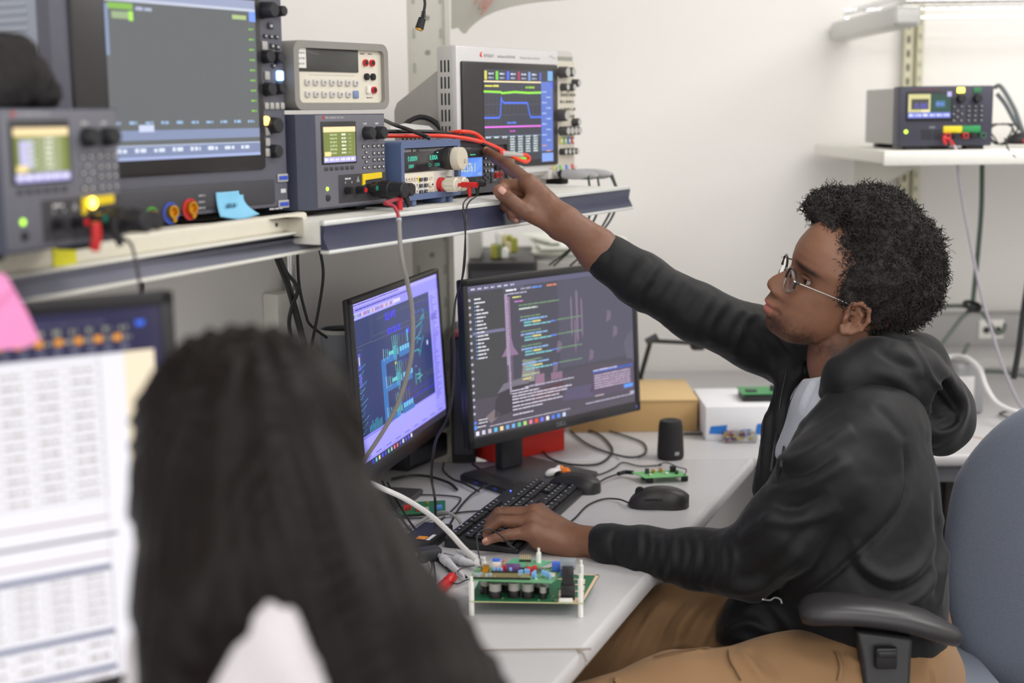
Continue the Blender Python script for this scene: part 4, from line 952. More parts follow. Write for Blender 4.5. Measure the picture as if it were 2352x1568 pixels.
# probes in the scope
NS = np.array([-XS[1], XS[0], 0])
GPR = mat('probe_grey', S(168, 166, 168), .35)
ends = [(1400, 415), (1440, 430), (1350, 540), (1340, 560)]
ctr = [[(1350, 400, 2.98), (1358, 470, 3.0), (1345, 520, 3.02), (1310, 570, 3.1), (1262, 608, 3.2)],
       [(1376, 403, 3.0), (1378, 460, 3.0), (1362, 510, 3.02), (1325, 560, 3.1), (1272, 610, 3.2)],
       [(1404, 402, 3.02), (1414, 440, 3.0), (1395, 500, 3.02), (1340, 580, 3.12), (1310, 610, 3.2)],
       [(1408, 405, 3.04), (1420, 450, 3.02), (1405, 500, 3.04), (1372, 545, 3.1), (1330, 605, 3.2)]]
wd = ['nearest', 'second nearest', 'third', 'farthest']
for k in range(4):
    a = local_world(PS, XS, .352 + k * .0255, -.018, .014); tipd = at(*[(1352, 402, 2.99), (1374, 404, 3.01), (1404, 402, 3.03), (1408, 401, 3.07)][k])
    t = thing('oscilloscope_probe', '%s grey probe body and dark cable plugged into the silver oscilloscope' % wd[k], 'probe', tuple(a), 0, 'probes in the silver oscilloscope')
    v = tipd - a
    mb = MB(); mb.tube([v * 0, v * .12], .0085, 16); mb.build('connector', RUBK if k % 2 == 0 else GPR, t)
    mb = MB(); mb.tube([v * .10, v * .2, v * .5, v * .8, v * 1.0], [.0085, .0095, .0105, .009, .004], 16); mb.build('probe_body', GPR, t)
    mb = MB(); mb.tube(smooth_path([v * .98] + [at(*q) - a for q in ctr[k][1:]], 8), .0024, 8); mb.build('cable', mat('dark_green_cable', S(52, 62, 58), .4), t)

# ---- far power supply on the wall shelf
pf = at(2060, 331, 3.30); pf[2] = zsh + .008; pf = np.array([at(2059, 331, 3.30)[0], 3.31, zsh + .008]); wF = at(2270, 331, 3.31)[0] - pf[0]; hF = .137
t = thing('power_supply', 'small dark power supply on the wall shelf at the right, yellow and green terminals', 'power supply', tuple(pf), 0)
mb = MB(); mb.rbox((0, .004, 0), (wF, .06, hF), .004); mb.build('front_frame', mat('indigo_grey', S(58, 58, 74), .45), t)
mb = MB(); mb.rbox((.006, .05, .003), (wF - .004 + .0, .34, hF - .003), .003); mb.build('case', LGREY, t)
mb = MB(); mb.rbox((.016, .0, .058), (.122, .006, .125), .002); mb.build('screen_bezel', BLACK, t)
s = MB(); y = -.0004; s.rect(.019, .065, .117, .119, S(34, 70, 60), y); s.rect(.019, .078, .070, .119, S(206, 200, 140), y - .0002); s.rect(.026, .084, .066, .108, S(70, 66, 60), y - .0003); s.text(.034, .087, .012, '0.00', S(96, 92, 220), y - .0004, 1.0)
s.rect(.019, .065, .117, .077, S(120, 130, 220), y - .0002); s.rect(.050, .078, .068, .084, S(236, 226, 180), y - .0004); s.rect(.082, .089, .104, .104, S(60, 110, 140), y - .0003); s.dashes(.083, .094, .005, .02, S(110, 130, 220), y - .0005, .01)
for k in range(6): s.dashes(.022 + k * .016, .069, .005, .011, S(226, 230, 255), y - .0004, .008)
s.rect(.108, .113, .118, .124, S(190, 180, 240), y - .0004)
s.build('screen', SCREEN, t, smooth=False)
for (x, c, e) in ((.140, S(255, 235, 90), 3.0), (.178, S(60, 150, 90), .6)):
    m = MB(); m.rbox((x - .009, .001, .121), (x + .009, .005, .133), .004, col=c); m.build('channel_lamp', vmat('channel_lamp_light', .4, emit=e), t); knob(t, x, .108, .0095, .016, y=.004)
for r, z in enumerate((.090, .080, .069, .058)):
    for c in range(3): button(t, .160 + c * .0145, z, .009, .006, BTN, y=.004, mark=S(170, 170, 170))
for (x, z) in ((.126, .090), (.143, .090), (.126, .058), (.143, .058), (.134, .080), (.134, .066), (.125, .073), (.144, .073)): button(t, x, z, .007, .005, BTN, y=.004, mark=S(210, 210, 210))
m = MB(); m.lathe((.017, .004, .034), (0, -1, 0), [(0, .0045), (.002, .004)], 14, col=S(200, 250, 60)); m.build('power_lamp', LED, t)
mb = MB()
for r in range(4): mb.box((.052, .003, .016 + r * .006), (.076, .0045, .019 + r * .006), S(30, 30, 36)); mb.box((.080, .003, .016 + r * .006), (.098, .0045, .019 + r * .006), S(30, 30, 36))
mb.rect(.070, .041, .084, .046, S(120, 120, 130), .0034); mb.dashes(.03, .128, .003, .06, S(110, 60, 70), .0034, .012); mb.build('panel_print', PRINT, t, smooth=False)
mb = MB(); mb.rbox((.102, .0, .030), (.146, .006, .046), .002); mb.build('terminal_label', mat('yellow_tag', S(230, 214, 40), .5), t)
mb = MB(); mb.rbox((.146, .0, .030), (.188, .006, .046), .002); mb.build('terminal_label', mat('green_tag', S(40, 150, 80), .5), t)
for (x, m_) in ((.110, REDP), (.128, RUBK), (.151, REDP), (.170, RUBK), (.191, mat('green_post', S(60, 110, 90), .5))): post(t, x, .024, .007, .018, m_, RUBK, y=.004)
for x in (.02, .16): mb = MB(); mb.rbox((x, .01, -.008), (x + .04, .05, .001), .002); mb.build('foot', RUBK, t)
for x in (.02, .16): mb = MB(); mb.rbox((x, .27, -.008), (x + .04, .31, .001), .002); mb.build('foot', RUBK, t)
# ================================================================ monitors
def monitor(label, pbl, w, h, pxr, tilt, chin, bez, draw, stand, lab='DELL', deep=.03):
    yaw = fit(pbl, w, pxr); t = thing('monitor', label, 'monitor', tuple(pbl), yaw)
    k = math.tan(math.radians(tilt)); Sh = np.eye(4); c, s_ = math.cos(math.radians(tilt)), math.sin(math.radians(tilt)); Sh[1, 1] = c; Sh[1, 2] = s_; Sh[2, 1] = -s_; Sh[2, 2] = c
    BZ = mat('monitor_black', S(40, 39, 42), .35)
    mb = MB(); mb.X = Sh; mb.rbox((0, .002, 0), (w, deep * .55, h), .004); mb.rbox((w * .15, .01, h * .15), (w * .85, deep + .02, h * .8), .012); mb.build('back_case', BLACK, t)
    mb = MB(); mb.X = Sh; mb.rbox((0, -.004, 0), (w, .004, chin), .002); mb.rbox((0, -.004, h - bez), (w, .004, h), .002); mb.rbox((0, -.004, 0), (bez, .004, h), .002); mb.rbox((w - bez, -.004, 0), (w, .004, h), .002)
    mb.build('bezel', BZ, t)
    s = MB(); s.X = Sh; draw(s, bez, w - bez, chin, h - bez); s.build('screen', SCREEN, t, smooth=False)
    if lab:
        pr = MB(); pr.X = Sh; pr.text(w * .5 - .012, chin * .3, chin * .42, lab, S(130, 130, 134), -.0045); pr.rect(w - bez - .002, chin * .35, w - bez + .002, chin * .6, S(110, 110, 230), -.0045); pr.build('logo', PRINT, t, smooth=False)
    if stand:
        zb = pbl[2] - .7505; cx = w * stand[0]; yb = stand[1]
        mb = MB(); mb.rbox((cx - .032, yb, -zb + .012), (cx + .032, yb + .022, h * .55), .006); mb.build('stand_neck', mat('stand_dark', S(42, 42, 46), .4), t)
        mb = MB(); mb.rbox((cx - .10, yb - .15, -zb), (cx + .10, yb + .05, -zb + .012), .005, 3); mb.build('stand_base', mat('stand_base_grey', S(58, 57, 60), .45), t)
    return t, yaw
def UV(s, x0, x1, z0, z1):
    W_, H_ = x1 - x0, z1 - z0
    class G: pass
    g = G()
    def rect(a, b, c, d, col, L=0): s.rect(x0 + W_ * a, z0 + H_ * b, x0 + W_ * c, z0 + H_ * d, col, -.0006 - L * .00012)
    def dash(a, b, hh, wd, col, L=1, avg=.02): s.dashes(x0 + W_ * a, z0 + H_ * b, H_ * hh, W_ * wd, col, -.0006 - L * .00012, W_ * avg)
    def line(pts, w, col, L=1): s.line([(x0 + W_ * p[0], z0 + H_ * p[1]) for p in pts], w, col, -.0006 - L * .00012)
    def text(a, b, hh, txt, col, L=2, sx=1, bold=0): s.text(x0 + W_ * a, z0 + H_ * b, H_ * hh, txt, col, -.0006 - L * .00012, sx, bold)
    def poly(pts, col, L=1): s.poly([(x0 + W_ * p[0], z0 + H_ * p[1]) for p in pts], col, -.0006 - L * .00012)
    g.rect, g.dash, g.line, g.text, g.poly, g.W, g.H = rect, dash, line, text, poly, W_, H_
    return g

def draw_purple(s, x0, x1, z0, z1):
    g = UV(s, x0, x1, z0, z1); r = random.Random(5); LAV = S(142, 138, 250)
    g.rect(0, 0, 1, 1, LAV); g.rect(0, .20, .875, .90, S(46, 58, 104), 1); g.rect(.0, 0, 1, .042, S(52, 50, 66), 1)
    g.rect(0, .975, 1, 1, S(166, 160, 252), 1); g.dash(.01, .985, .008, .5, S(90, 80, 160), 2, .03); g.dash(.03, .955, .010, .62, S(80, 70, 150), 2, .03)
    g.rect(0, .905, .46, .945, S(174, 168, 250), 1); 
    for k in range(26): g.rect(.012 + k * .016, .914, .020 + k * .016, .934, S(*r.choice([(70, 60, 150), (200, 90, 90), (90, 170, 120), (230, 190, 90), (90, 80, 180)])), 2)
    g.rect(.44, .915, .52, .938, S(206, 200, 255), 2)
    g.rect(.875, .10, 1, .90, S(150, 146, 246), 1); 
    for k in range(44): g.dash(.89, .86 - k * .0165, .007, r.uniform(.03, .09), S(92, 86, 170), 2, .025)
    g.rect(.885, .70, .96, .74, S(110, 104, 200), 2)
    g.rect(0, .055, .875, .19, S(158, 154, 252), 2); g.rect(0, .048, 1, .085, S(150, 146, 236), 2)
    for k in range(9): g.line([(k * .11, .05), (k * .11, .082)], .0006, S(100, 96, 180), 3); g.dash(.02 + k * .11, .062, .008, .06, S(96, 92, 180), 3, .02)
    g.rect(0, .185, .34, .192, S(120, 116, 220), 3)
    g.rect(.02, .006, .07, .038, S(40, 38, 52), 2)
    for k in range(14): g.rect(.085 + k * .034, .010, .102 + k * .034, .034, S(*[(60, 60, 200), (90, 190, 220), (230, 210, 150), (70, 90, 230), (60, 80, 220), (120, 190, 150), (150, 200, 190), (220, 110, 150), (200, 120, 90), (70, 90, 220), (210, 220, 250), (70, 100, 220), (90, 90, 230), (220, 220, 250)][k]), 2)
    g.text(.33, .83, .045, 'BLE APPS', S(72, 62, 250), 4, .78, .012); g.text(.345, .735, .040, 'HDW-20061-002', S(72, 62, 250), 4, .64, .012)
    OL = S(98, 104, 96); T = S(70, 200, 220); T2 = S(110, 220, 210); BB = S(52, 110, 176)
    for q in ([(.17, .90), (.17, .735), (.86, .735)], [(.19, .90), (.19, .765), (.86, .765)], [(0, .74), (.17, .74)], [(.24, .86), (.84, .86)], [(.02, .72), (.06, .72), (.06, .48), (.02, .48)]): g.line(q, .0008, OL, 2)
    g.line([(.60, .845), (.875, .845)], .0008, S(60, 50, 200), 3); g.line([(.60, .795), (.875, .795)], .0008, S(60, 50, 200), 3); g.line([(.60, .20), (.60, .84)], .0005, S(50, 46, 170), 3); g.line([(.45, .26), (.875, .26)], .0016, S(44, 40, 220), 3); g.line([(.55, .30), (.875, .30)], .0010, S(44, 40, 190), 3)
    g.line([(.75, .20), (.75, .37), (.875, .37)], .0008, OL, 2); g.line([(.78, .20), (.78, .35), (.875, .35)], .0008, OL, 2)
    g.rect(.255, .205, .305, .60, BB, 2); g.rect(.255, .56, .42, .60, BB, 2)
    for n_, (cy, cx) in enumerate(((.605, .0), (.43, .02), (.235, .0))):
        g.rect(.27, cy - .045, .43 + cx, cy - .010, BB, 3); g.rect(.46 + cx, cy - .045, .60, cy - .012, BB, 3)
        for k in range(4): g.rect(.47 + cx + k * .030, cy - .01, .495 + cx + k * .030, cy + .022, S(100, 180, 220), 4); 
        for k in range(3): g.line([(.475 + cx + k * .034, cy + .03), (.475 + cx + k * .034, cy + .095)], .0010, S(150, 150, 130), 4); g.line([(.483 + cx + k * .034, cy + .03), (.483 + cx + k * .034, cy + .095)], .0006, OL, 4); g.rect(.47 + cx + k * .034, cy + .095, .488 + cx + k * .034, cy + .105, S(50, 60, 190), 4)
        for k in range(4): g.line([(.285 + cx * .5 + k * .022, cy - .02), (.285 + cx * .5 + k * .022, cy + .055 - .006 * k)], .0014 - .0001 * k, T if k % 2 else S(200, 220, 220), 4)
        for k in range(3): g.rect(.345 + cx + k * .018, cy - .002, .357 + cx + k * .018, cy + .022, T2, 4)
        for k in range(6):
            x = .395 + cx + k * .011; g.line([(x, cy - .03 + .01 * (k % 3)), (x, cy + .05), (x + .006 * ((k % 2) * 2 - 1), cy + .075), (x + .006 * ((k % 2) * 2 - 1), cy + .11)], .0009, T2 if k % 2 else S(150, 230, 200), 5)
        for k in range(6): g.line([(.39 + cx, cy - .005 + k * .009), (.43 + cx, cy - .005 + k * .009)], .0009, T, 5)
        g.line([(.41 + cx, cy - .02), (.41 + cx, cy - .06), (.42 + cx, cy - .07)], .0012, T, 5); g.line([(.425 + cx, cy - .02), (.425 + cx, cy - .055)], .0012, T2, 5)
        g.rect(.44 + cx, cy - .02, .455 + cx, cy + .02, S(90, 150, 170), 5)
    g.line([(.57, .64), (.57, .71), (.575, .71)], .0040, S(90, 210, 220), 4); g.rect(.575, .69, .60, .725, S(70, 50, 230), 4); g.rect(.405, .53, .418, .545, S(220, 200, 60), 6)
    for q in ([(.62, .62), (.70, .635), (.74, .66), (.76, .70)], [(.62, .55), (.70, .55), (.72, .52), (.73, .56), (.77, .62)], [(.66, .66), (.68, .70), (.76, .72), (.79, .77)], [(.68, .59), (.70, .62), (.74, .61)], [(.69, .55), (.71, .50)], [(.79, .73), (.79, .80)], [(.74, .74), (.79, .76)]): g.line(q, .0022, S(62, 160, 176), 4)
    for k in range(4): g.rect(.655 + k * .037, .79, .662 + k * .037, .81, S(70, 130, 170), 3)
    for q in ([(.64, .33), (.64, .40)], [(.66, .36), (.72, .37)], [(.69, .33), (.69, .42)], [(.655, .39), (.70, .385)]): g.line(q, .0030, S(80, 170, 170), 4)
    g.poly([(.815 + .010 * math.cos(a), .565 + .018 * math.sin(a)) for a in np.linspace(0, 6.28, 12, endpoint=False)], S(190, 190, 236), 4); g.rect(.645, .445, .655, .452, S(190, 170, 250), 4)
    for k in range(12):
        y = .22 + k * .035; g.line([(.0, y), (.03, y), (.05 + .02 * (k % 3), y + .02)], .0012, S(70, 150, 190), 3)
    for k in range(10): g.line([(.09 + k * .014, .205), (.09 + k * .014, .24 + .03 * r.random())], .0013, T, 4)
    g.rect(.02, .60, .045, .70, S(90, 84, 180), 3); g.rect(.02, .50, .045, .58, S(90, 84, 180), 3); g.rect(.025, .63, .035, .68, S(200, 200, 170), 4)

def draw_code(s, x0, x1, z0, z1):
    g = UV(s, x0, x1, z0, z1); r = random.Random(9)
    g.rect(0, 0, 1, 1, S(72, 70, 82)); g.rect(0, .22, .20, .96, S(66, 66, 70), 1); g.rect(.52, .35, 1, .96, S(80, 78, 94), 1); g.rect(0, .965, 1, 1, S(92, 90, 116), 1); g.rect(0, .94, .32, .965, S(84, 82, 100), 1)
    g.poly([(0, .05), (1, .05), (1, .30), (.75, .34), (.4, .30), (.2, .24), (0, .25)], S(78, 72, 84), 2); g.poly([(.10, .07), (.16, .12), (.12, .16), (.07, .12)], S(120, 108, 112), 3)
    g.poly([(.12, .10), (.33, .14), (.33, .30), (.30, .34), (.18, .30), (.13, .22)], S(62, 56, 66), 3); g.poly([(.14, .26), (.24, .29), (.33, .29), (.30, .34), (.18, .32)], S(112, 108, 120), 4)
    g.poly([(.34, .14), (.52, .18), (.54, .26), (.44, .24), (.34, .22)], S(84, 58, 64), 4); g.poly([(.70, .14), (.86, .13), (.9, .2), (.72, .22)], S(88, 66, 82), 3); g.poly([(.52, .12), (.72, .10), (.74, .2), (.55, .2)], S(86, 80, 106), 3)
    g.poly([(.93, .45), (.97, .52), (1, .53), (1, .32), (.95, .33)], S(90, 88, 104), 3)
    g.poly([(.205, .90), (.235, .90), (.235, .62), (.245, .56), (.275, .50), (.175, .50), (.205, .56), (.210, .62)], S(134, 108, 138), 2); g.rect(.205, .44, .22, .92, S(160, 138, 168), 3); g.rect(.205, .24, .24, .50, S(96, 84, 100), 2)
    g.rect(.213, .25, .226, .86, S(120, 104, 130), 4)
    for k in range(44): g.dash(.214, .24 + k * .0145, .006, .010, S(196, 186, 206), 5, .01)
    for (x, a, b, w) in ((.60, .60, .82, .010), (.635, .55, .86, .013), (.665, .58, .80, .010), (.62, .48, .66, .008)): g.poly([(x - w / 2, a), (x, a - .05), (x + w / 2, a), (x + w / 2, b), (x, b + .03), (x - w / 2, b)], S(122, 106, 128), 3)
    for (x, y) in ((.36, .30), (.47, .32), (.70, .36), (.50, .46), (.82, .62), (.86, .50)): g.poly([(x, y), (x + .03, y + .02), (x + .035, y + .07), (x + .01, y + .09)], S(112, 98, 118), 3)
    g.poly([(.28, .30), (.36, .30), (.37, .44), (.30, .46)], S(134, 132, 130), 3); g.poly([(.36, .26), (.42, .26), (.42, .34), (.37, .34)], S(140, 108, 130), 4); g.poly([(.46, .28), (.53, .28), (.53, .33), (.46, .33)], S(132, 104, 126), 4)
    for k in range(7): g.dash(.02 + k * .037, .972, .012, .022, S(190, 188, 210), 3, .02)
    for (a, c) in ((.215, (230, 230, 240)), (.30, (150, 150, 170)), (.365, (90, 140, 220)), (.455, (210, 130, 90))): g.dash(a, .935, .013, .06, S(*c), 3, .03)
    g.dash(.215, .912, .010, .12, S(170, 170, 190), 3, .025)
    for k in range(17):
        g.rect(.004, .90 - k * .047, .016, .916 - k * .047, S(168, 168, 186), 3)
    names = [.04, .06, .02, .04, .065, .05, .035, .05, .055, .04, .060, .065, .035, .045, .060, .045, .050]
    for k, w in enumerate(names): g.dash(.045 if k > 1 else .035, .905 - k * .0245, .011, w, S(206, 206, 214), 3, w * .8); g.rect(.035, .905 - k * .0245, .041, .915 - k * .0245, S(100, 150, 220), 3)
    g.rect(.02, .675, .20, .695, S(112, 110, 140), 2)
    rowz = .875; BL = S(120, 150, 210); TE = S(110, 178, 186); GR = S(108, 140, 108); PK = S(190, 120, 190); YE = S(220, 205, 120); WH = S(214, 214, 226)
    g.dash(.25, .885, .011, .05, S(210, 205, 130), 6, .03); g.dash(.26, .855, .011, .05, PK, 6, .03); g.dash(.285, .825, .010, .24, GR, 6, .04); g.dash(.285, .80, .011, .11, S(190, 205, 190), 6, .05)
    for b in range(4):
        z = .745 - b * .100
        g.dash(.290, z, .010, .12, GR, 6, .04); g.dash(.290, z - .022, .012, .16, S(130, 170, 214), 6, .05); g.dash(.310, z - .042, .012, .10, TE, 6, .04); g.dash(.36, z - .042, .012, .05, YE, 7, .04)
        g.dash(.310, z - .062, .012, .16, S(120, 186, 190), 6, .05); g.dash(.47, z - .058, .011, .035, S(100, 130, 226), 6, .03); g.dash(.51, z - .055, .009, .15, GR, 6, .05); g.rect(.290, z - .026, .296, z - .018, PK, 7)
    g.dash(.29, .345, .012, .10, S(160, 175, 140), 6, .04); g.dash(.29, .32, .011, .05, YE, 6, .03)
    for k, (z, w) in enumerate(((.255, .10), (.235, .16), (.215, .36), (.195, .33), (.172, .28), (.147, .30), (.125, .18), (.09, .12))): g.dash(.225, z, .010, w, S(196, 190, 206), 6, .035)
    g.dash(.30, .265, .009, .30, S(180, 176, 196), 6, .02)
    g.rect(.72, .10, .99, .275, S(84, 74, 94), 5); g.rect(.72, .268, .99, .288, S(64, 86, 160), 6); g.dash(.725, .282, .010, .16, S(190, 190, 220), 7, .04)
    for k in range(6): g.dash(.73, .245 - k * .018, .010, .24, S(186, 166, 190), 7, .04)
    g.rect(.925, .118, .985, .145, S(90, 150, 235), 7); g.dash(.73, .10, .009, .06, S(190, 170, 180), 7, .04); g.dash(.67, .058, .009, .30, S(176, 168, 190), 6, .03); g.rect(.965, .060, .992, .085, S(170, 168, 190), 7)
    g.rect(0, 0, 1, .046, S(80, 74, 86), 5); g.dash(.09, .050, .008, .48, S(170, 166, 180), 6, .04)
    tb = [(220, 220, 236), (200, 200, 214), (190, 180, 190), (90, 180, 220), (230, 210, 150), (100, 160, 220), (110, 170, 226), (90, 190, 150), (170, 210, 110), (220, 120, 150), (230, 70, 50), (110, 120, 230), (226, 220, 226), (80, 120, 220), (80, 140, 230), (190, 210, 236)]
    for k, c in enumerate(tb): g.rect(.012 + k * .034, .008, .030 + k * .034, .036, S(*c), 6)
    g.rect(.004, .05, .018, .075, S(80, 140, 236), 6); g.rect(.004, .085, .018, .105, S(90, 120, 220), 6)
    g.dash(.03, .105, .008, .05, S(200, 200, 206), 6, .04); g.dash(.03, .085, .008, .05, S(200, 200, 206), 6, .04); g.dash(.02, .06, .008, .05, S(200, 200, 206), 6, .03)
    g.rect(.995, 0, 1, 1, S(110, 106, 130), 1)

def draw_tables(s, x0, x1, z0, z1):
    g = UV(s, x0, x1, z0, z1); r = random.Random(2); INK = S(168, 160, 158); LN = S(176, 168, 168)
    g.rect(0, 0, 1, 1, S(232, 230, 236)); g.rect(0, .885, 1, 1, S(46, 44, 74), 1); g.rect(.93, 0, 1, .885, S(240, 224, 196), 1); g.rect(.985, 0, 1, 1, S(50, 46, 74), 2)
    for k in range(22): g.rect(.20 + k * .034, .918, .214 + k * .034, .934, S(240, 160, 60), 3); g.dash(.217 + k * .034, .920, .010, .014, S(150, 150, 140), 3, .012)
    g.rect(.745, .966, .762, .982, S(235, 60, 50), 3); g.rect(.955, .952, .970, .966, S(60, 110, 240), 3)
    for k in range(26): g.dash(.20 + k * .029, .945, .012, .014, S(150, 150, 130), 3, .012); g.dash(.20 + k * .029, .895, .012, .015, S(110, 112, 130), 3, .02); g.dash(.22 + k * .026, .968, .008, .03, S(80, 80, 104), 3, .02)
    def table(za, zb, rows, cols, head=True, red=True, xa=-.1):
        n = len(cols)
        if head: g.rect(xa, za, .885, za + .014, S(92, 100, 132), 2)
        for k in range(rows + 1): z = za - (za - zb) * k / rows; g.line([(xa, z), (.885, z)], .0007, LN, 2)
        for c in cols: g.line([(c, za), (c, zb)], .0007, LN, 2)
        for k in range(rows):
            z = za - (za - zb) * (k + .72) / rows; H1 = (za - zb) / rows
            for a, b in zip(cols[:-1], cols[1:]): g.dash(a + (b - a) * .16, z, H1 * .34, (b - a) * .62, INK, 3, (b - a) * .3)
    cols = [.10 + .0605 * k for k in range(14)]
    table(.865, .50, 12, cols, False)
    for z, c in ((.445, (150, 110, 110)), (.345, (150, 110, 110))): g.line([(0, z), (.885, z)], .0016, S(*c), 2)
    g.rect(0, .393, .9, .400, S(66, 50, 80), 2)
    table(.300, .150, 6, cols); table(.120, .045, 2, cols, xa=.04); table(.020, .0, 1, cols)
    g.rect(.885, 0, .884, .885, S(150, 140, 140), 2)

E_purple, yp = monitor('thin black monitor turned sideways showing a purple and navy circuit layout', at(835, 1118, 2.53), .515, .335, 1029, 3.0, .026, .010, draw_purple, (.35, .13), None, .025)
mb = MB()
E_code, yc = monitor('wide black monitor showing dark code editor windows behind the pointing arm', at(1077, 1033, 2.80), .515, .335, 1469, 2.5, .022, .014, draw_code, (.32, .045))
bl = at(401, 668, 1.40); XR = np.array([math.cos(math.radians(33)), math.sin(math.radians(33)), 0]); wB = .58; hB = .395
bl = bl - XR * wB; bl[2] = at(399, 668, 1.40)[2] - hB
E_near, yn = monitor('near monitor at the left edge filled with bright blurred tables', bl, wB, hB, proj(bl + XR * wB)[0], 1.0, .016, .014, draw_tables, (.5, .04), None)
# pink notes on the near monitor
for k, (pts, lab) in enumerate((([(-40, 640), (14, 632), (62, 716), (92, 780), (60, 798), (-40, 806)], 'upper pink sticky note on the left corner of the near monitor'), ([(-60, 630), (6, 628), (30, 660), (-10, 700), (-60, 700)], 'pink sticky note tucked behind another one on the near monitor'))):
    nrm = np.array([math.sin(yn), -math.cos(yn), 0]); P0_ = np.array(bl) + nrm * (.012 + .006 * k); Q = []
    for (x, y) in pts: r_ = ray(x, y); Q.append(CAM + r_ * (((P0_ - CAM) @ nrm) / (r_ @ nrm)))
    mb = MB(); n = len(Q); mb.add(np.array(Q + [q_ - nrm * .0006 for q_ in Q]), [tuple(range(n)), tuple(range(n, 2 * n))[::-1]] + [(i, n + i, n + (i + 1) % n, (i + 1) % n) for i in range(n)], S(246, 150, 205))
    o = mb.build('sticky_note', PRINT, smooth=False); tagp(o, lab, 'sticky note', 'pink notes on the near monitor')
# yellow note on the left shelf lip
Q0 = onz(112, 575, 1.345); 
Bl = basis(Aa, np.array([math.cos(aL), math.sin(aL), 0]), np.array([-math.sin(aL), math.cos(aL), 0])); XA = np.array([math.cos(aL), math.sin(aL), 0]); xa_ = lx(Aa, XA, 112, 0, 1.0); xb_ = lx(Aa, XA, 166, 0, 1.0)
mb = MB(); mb.X = Bl; mb.box((xa_, -.0050, -.023), (xb_, -.0042, .003), S(214, 208, 30)); tagp(mb.build('sticky_note', PRINT, smooth=False), 'bright yellow note stuck on the cream shelf lip under the near supply', 'sticky note')
# ================================================================ the man
def skinmat(name):
    m, nt, b = newmat(name); N, L = nt.nodes, nt.links
    a = N.new('ShaderNodeAttribute'); a.attribute_name = 'Col'; tc = N.new('ShaderNodeTexCoord')
    nz = N.new('ShaderNodeTexNoise'); nz.inputs['Scale'].default_value = 90; nz.inputs['Detail'].default_value = 5; L.new(tc.outputs['Object'], nz.inputs['Vector'])
    hs = N.new('ShaderNodeHueSaturation'); mr = N.new('ShaderNodeMapRange'); mr.inputs[3].default_value = .88; mr.inputs[4].default_value = 1.12
    L.new(nz.outputs['Fac'], mr.inputs[0]); L.new(mr.outputs[0], hs.inputs['Value']); L.new(a.outputs['Color'], hs.inputs['Color']); L.new(hs.outputs['Color'], b.inputs['Base Color'])
    n2 = N.new('ShaderNodeTexNoise'); n2.inputs['Scale'].default_value = 1100; n2.inputs['Detail'].default_value = 3; L.new(tc.outputs['Object'], n2.inputs['Vector'])
    bp = N.new('ShaderNodeBump'); bp.inputs['Strength'].default_value = .25; bp.inputs['Distance'].default_value = .0006; L.new(n2.outputs['Fac'], bp.inputs['Height']); L.new(bp.outputs['Normal'], b.inputs['Normal'])
    b.inputs['Roughness'].default_value = .48; b.inputs['Specular IOR Level'].default_value = .45
    b.inputs['Subsurface Weight'].default_value = .08; b.inputs['Subsurface Radius'].default_value = (.006, .002, .001); b.inputs['Subsurface Scale'].default_value = 1.0
    return m
SKIN = skinmat('brown_skin')
man = thing('person', 'man in a black zip hoodie, glasses and tan trousers pointing at the dark multimeter', 'person', (0, 0, 0))
pelv = at(1990, 1500, 2.38); man.location = (pelv[0], pelv[1], 0); MO = np.array([pelv[0], pelv[1], 0])
def attach(o, par=None):
    o.parent = par or man; return o
def A_(px, py, d): return at(px, py, d) - MO
base = np.array(S(128, 88, 68)[:3])

# ---------- head
mpx = 2.38 / F; PIT = math.radians(18); PSI = math.radians(4); ROL = math.radians(15); xh = np.array([1., 0, 0]); yh = np.array([0, 1., 0]); zh = np.array([0, 0, 1.])
hb = -(xh * math.cos(PSI) + yh * math.sin(PSI)); HF = math.cos(PIT) * hb + math.sin(PIT) * zh; HU = -math.sin(PIT) * hb + math.cos(PIT) * zh; HL = np.cross(HU, HF)
HL, HU = math.cos(ROL) * HL - math.sin(ROL) * HU, math.cos(ROL) * HU + math.sin(ROL) * HL
HO = A_(1950, 705, 2.38)
def loc(px, py):
    dx = (px - 1950) * mpx; dy = (705 - py) * mpx; return (-dx * math.cos(PIT) + dy * math.sin(PIT)) * 1.03, (dx * math.sin(PIT) + dy * math.cos(PIT)) / .97
prof = [(1880, 470), (1864, 505), (1845, 528), (1830, 550), (1822, 566), (1817, 582), (1815, 594), (1813, 606), (1804, 615), (1790, 623), (1775, 631), (1765, 641), (1763, 650), (1766, 659), (1774, 666), (1771, 672), (1766, 679), (1761, 686), (1761, 692), (1767, 697), (1761, 702), (1758, 709), (1762, 718), (1770, 724), (1766, 732), (1765, 742), (1770, 754), (1782, 765), (1800, 772), (1822, 779)]
basep = [(1880, 470), (1864, 505), (1845, 528), (1830, 550), (1824, 566), (1823, 582), (1824, 594), (1825, 606), (1823, 615), (1821, 623), (1817, 631), (1812, 641), (1808, 650), (1803, 659), (1798, 666), (1794, 672), (1791, 679), (1788, 686), (1786, 692), (1785, 697), (1784, 702), (1783, 709), (1783, 718), (1783, 724), (1782, 732), (1781, 742), (1784, 754), (1792, 765), (1806, 772), (1822, 779)]
lp = np.array([loc(*p) for p in prof]); lb = np.array([loc(*p) for p in basep])
def interp(arr, u):
    o = np.argsort(arr[:, 1]); return np.interp(u, arr[o, 1], arr[o, 0])
u_ch = lp[-1, 1]; u_top = .128
us = np.concatenate([np.linspace(u_ch, .075, 150), np.linspace(.0765, u_top, 40)[0:]])
nt_ = 220; th = np.linspace(0, 2 * np.pi, nt_, endpoint=False)
Wt = np.array([(-.084, .022), (-.080, .033), (-.073, .044), (-.062, .053), (-.050, .058), (-.03, .063), (0, .068), (.03, .073), (.06, .074), (.09, .064), (.11, .046), (.122, .026), (.128, .006)])
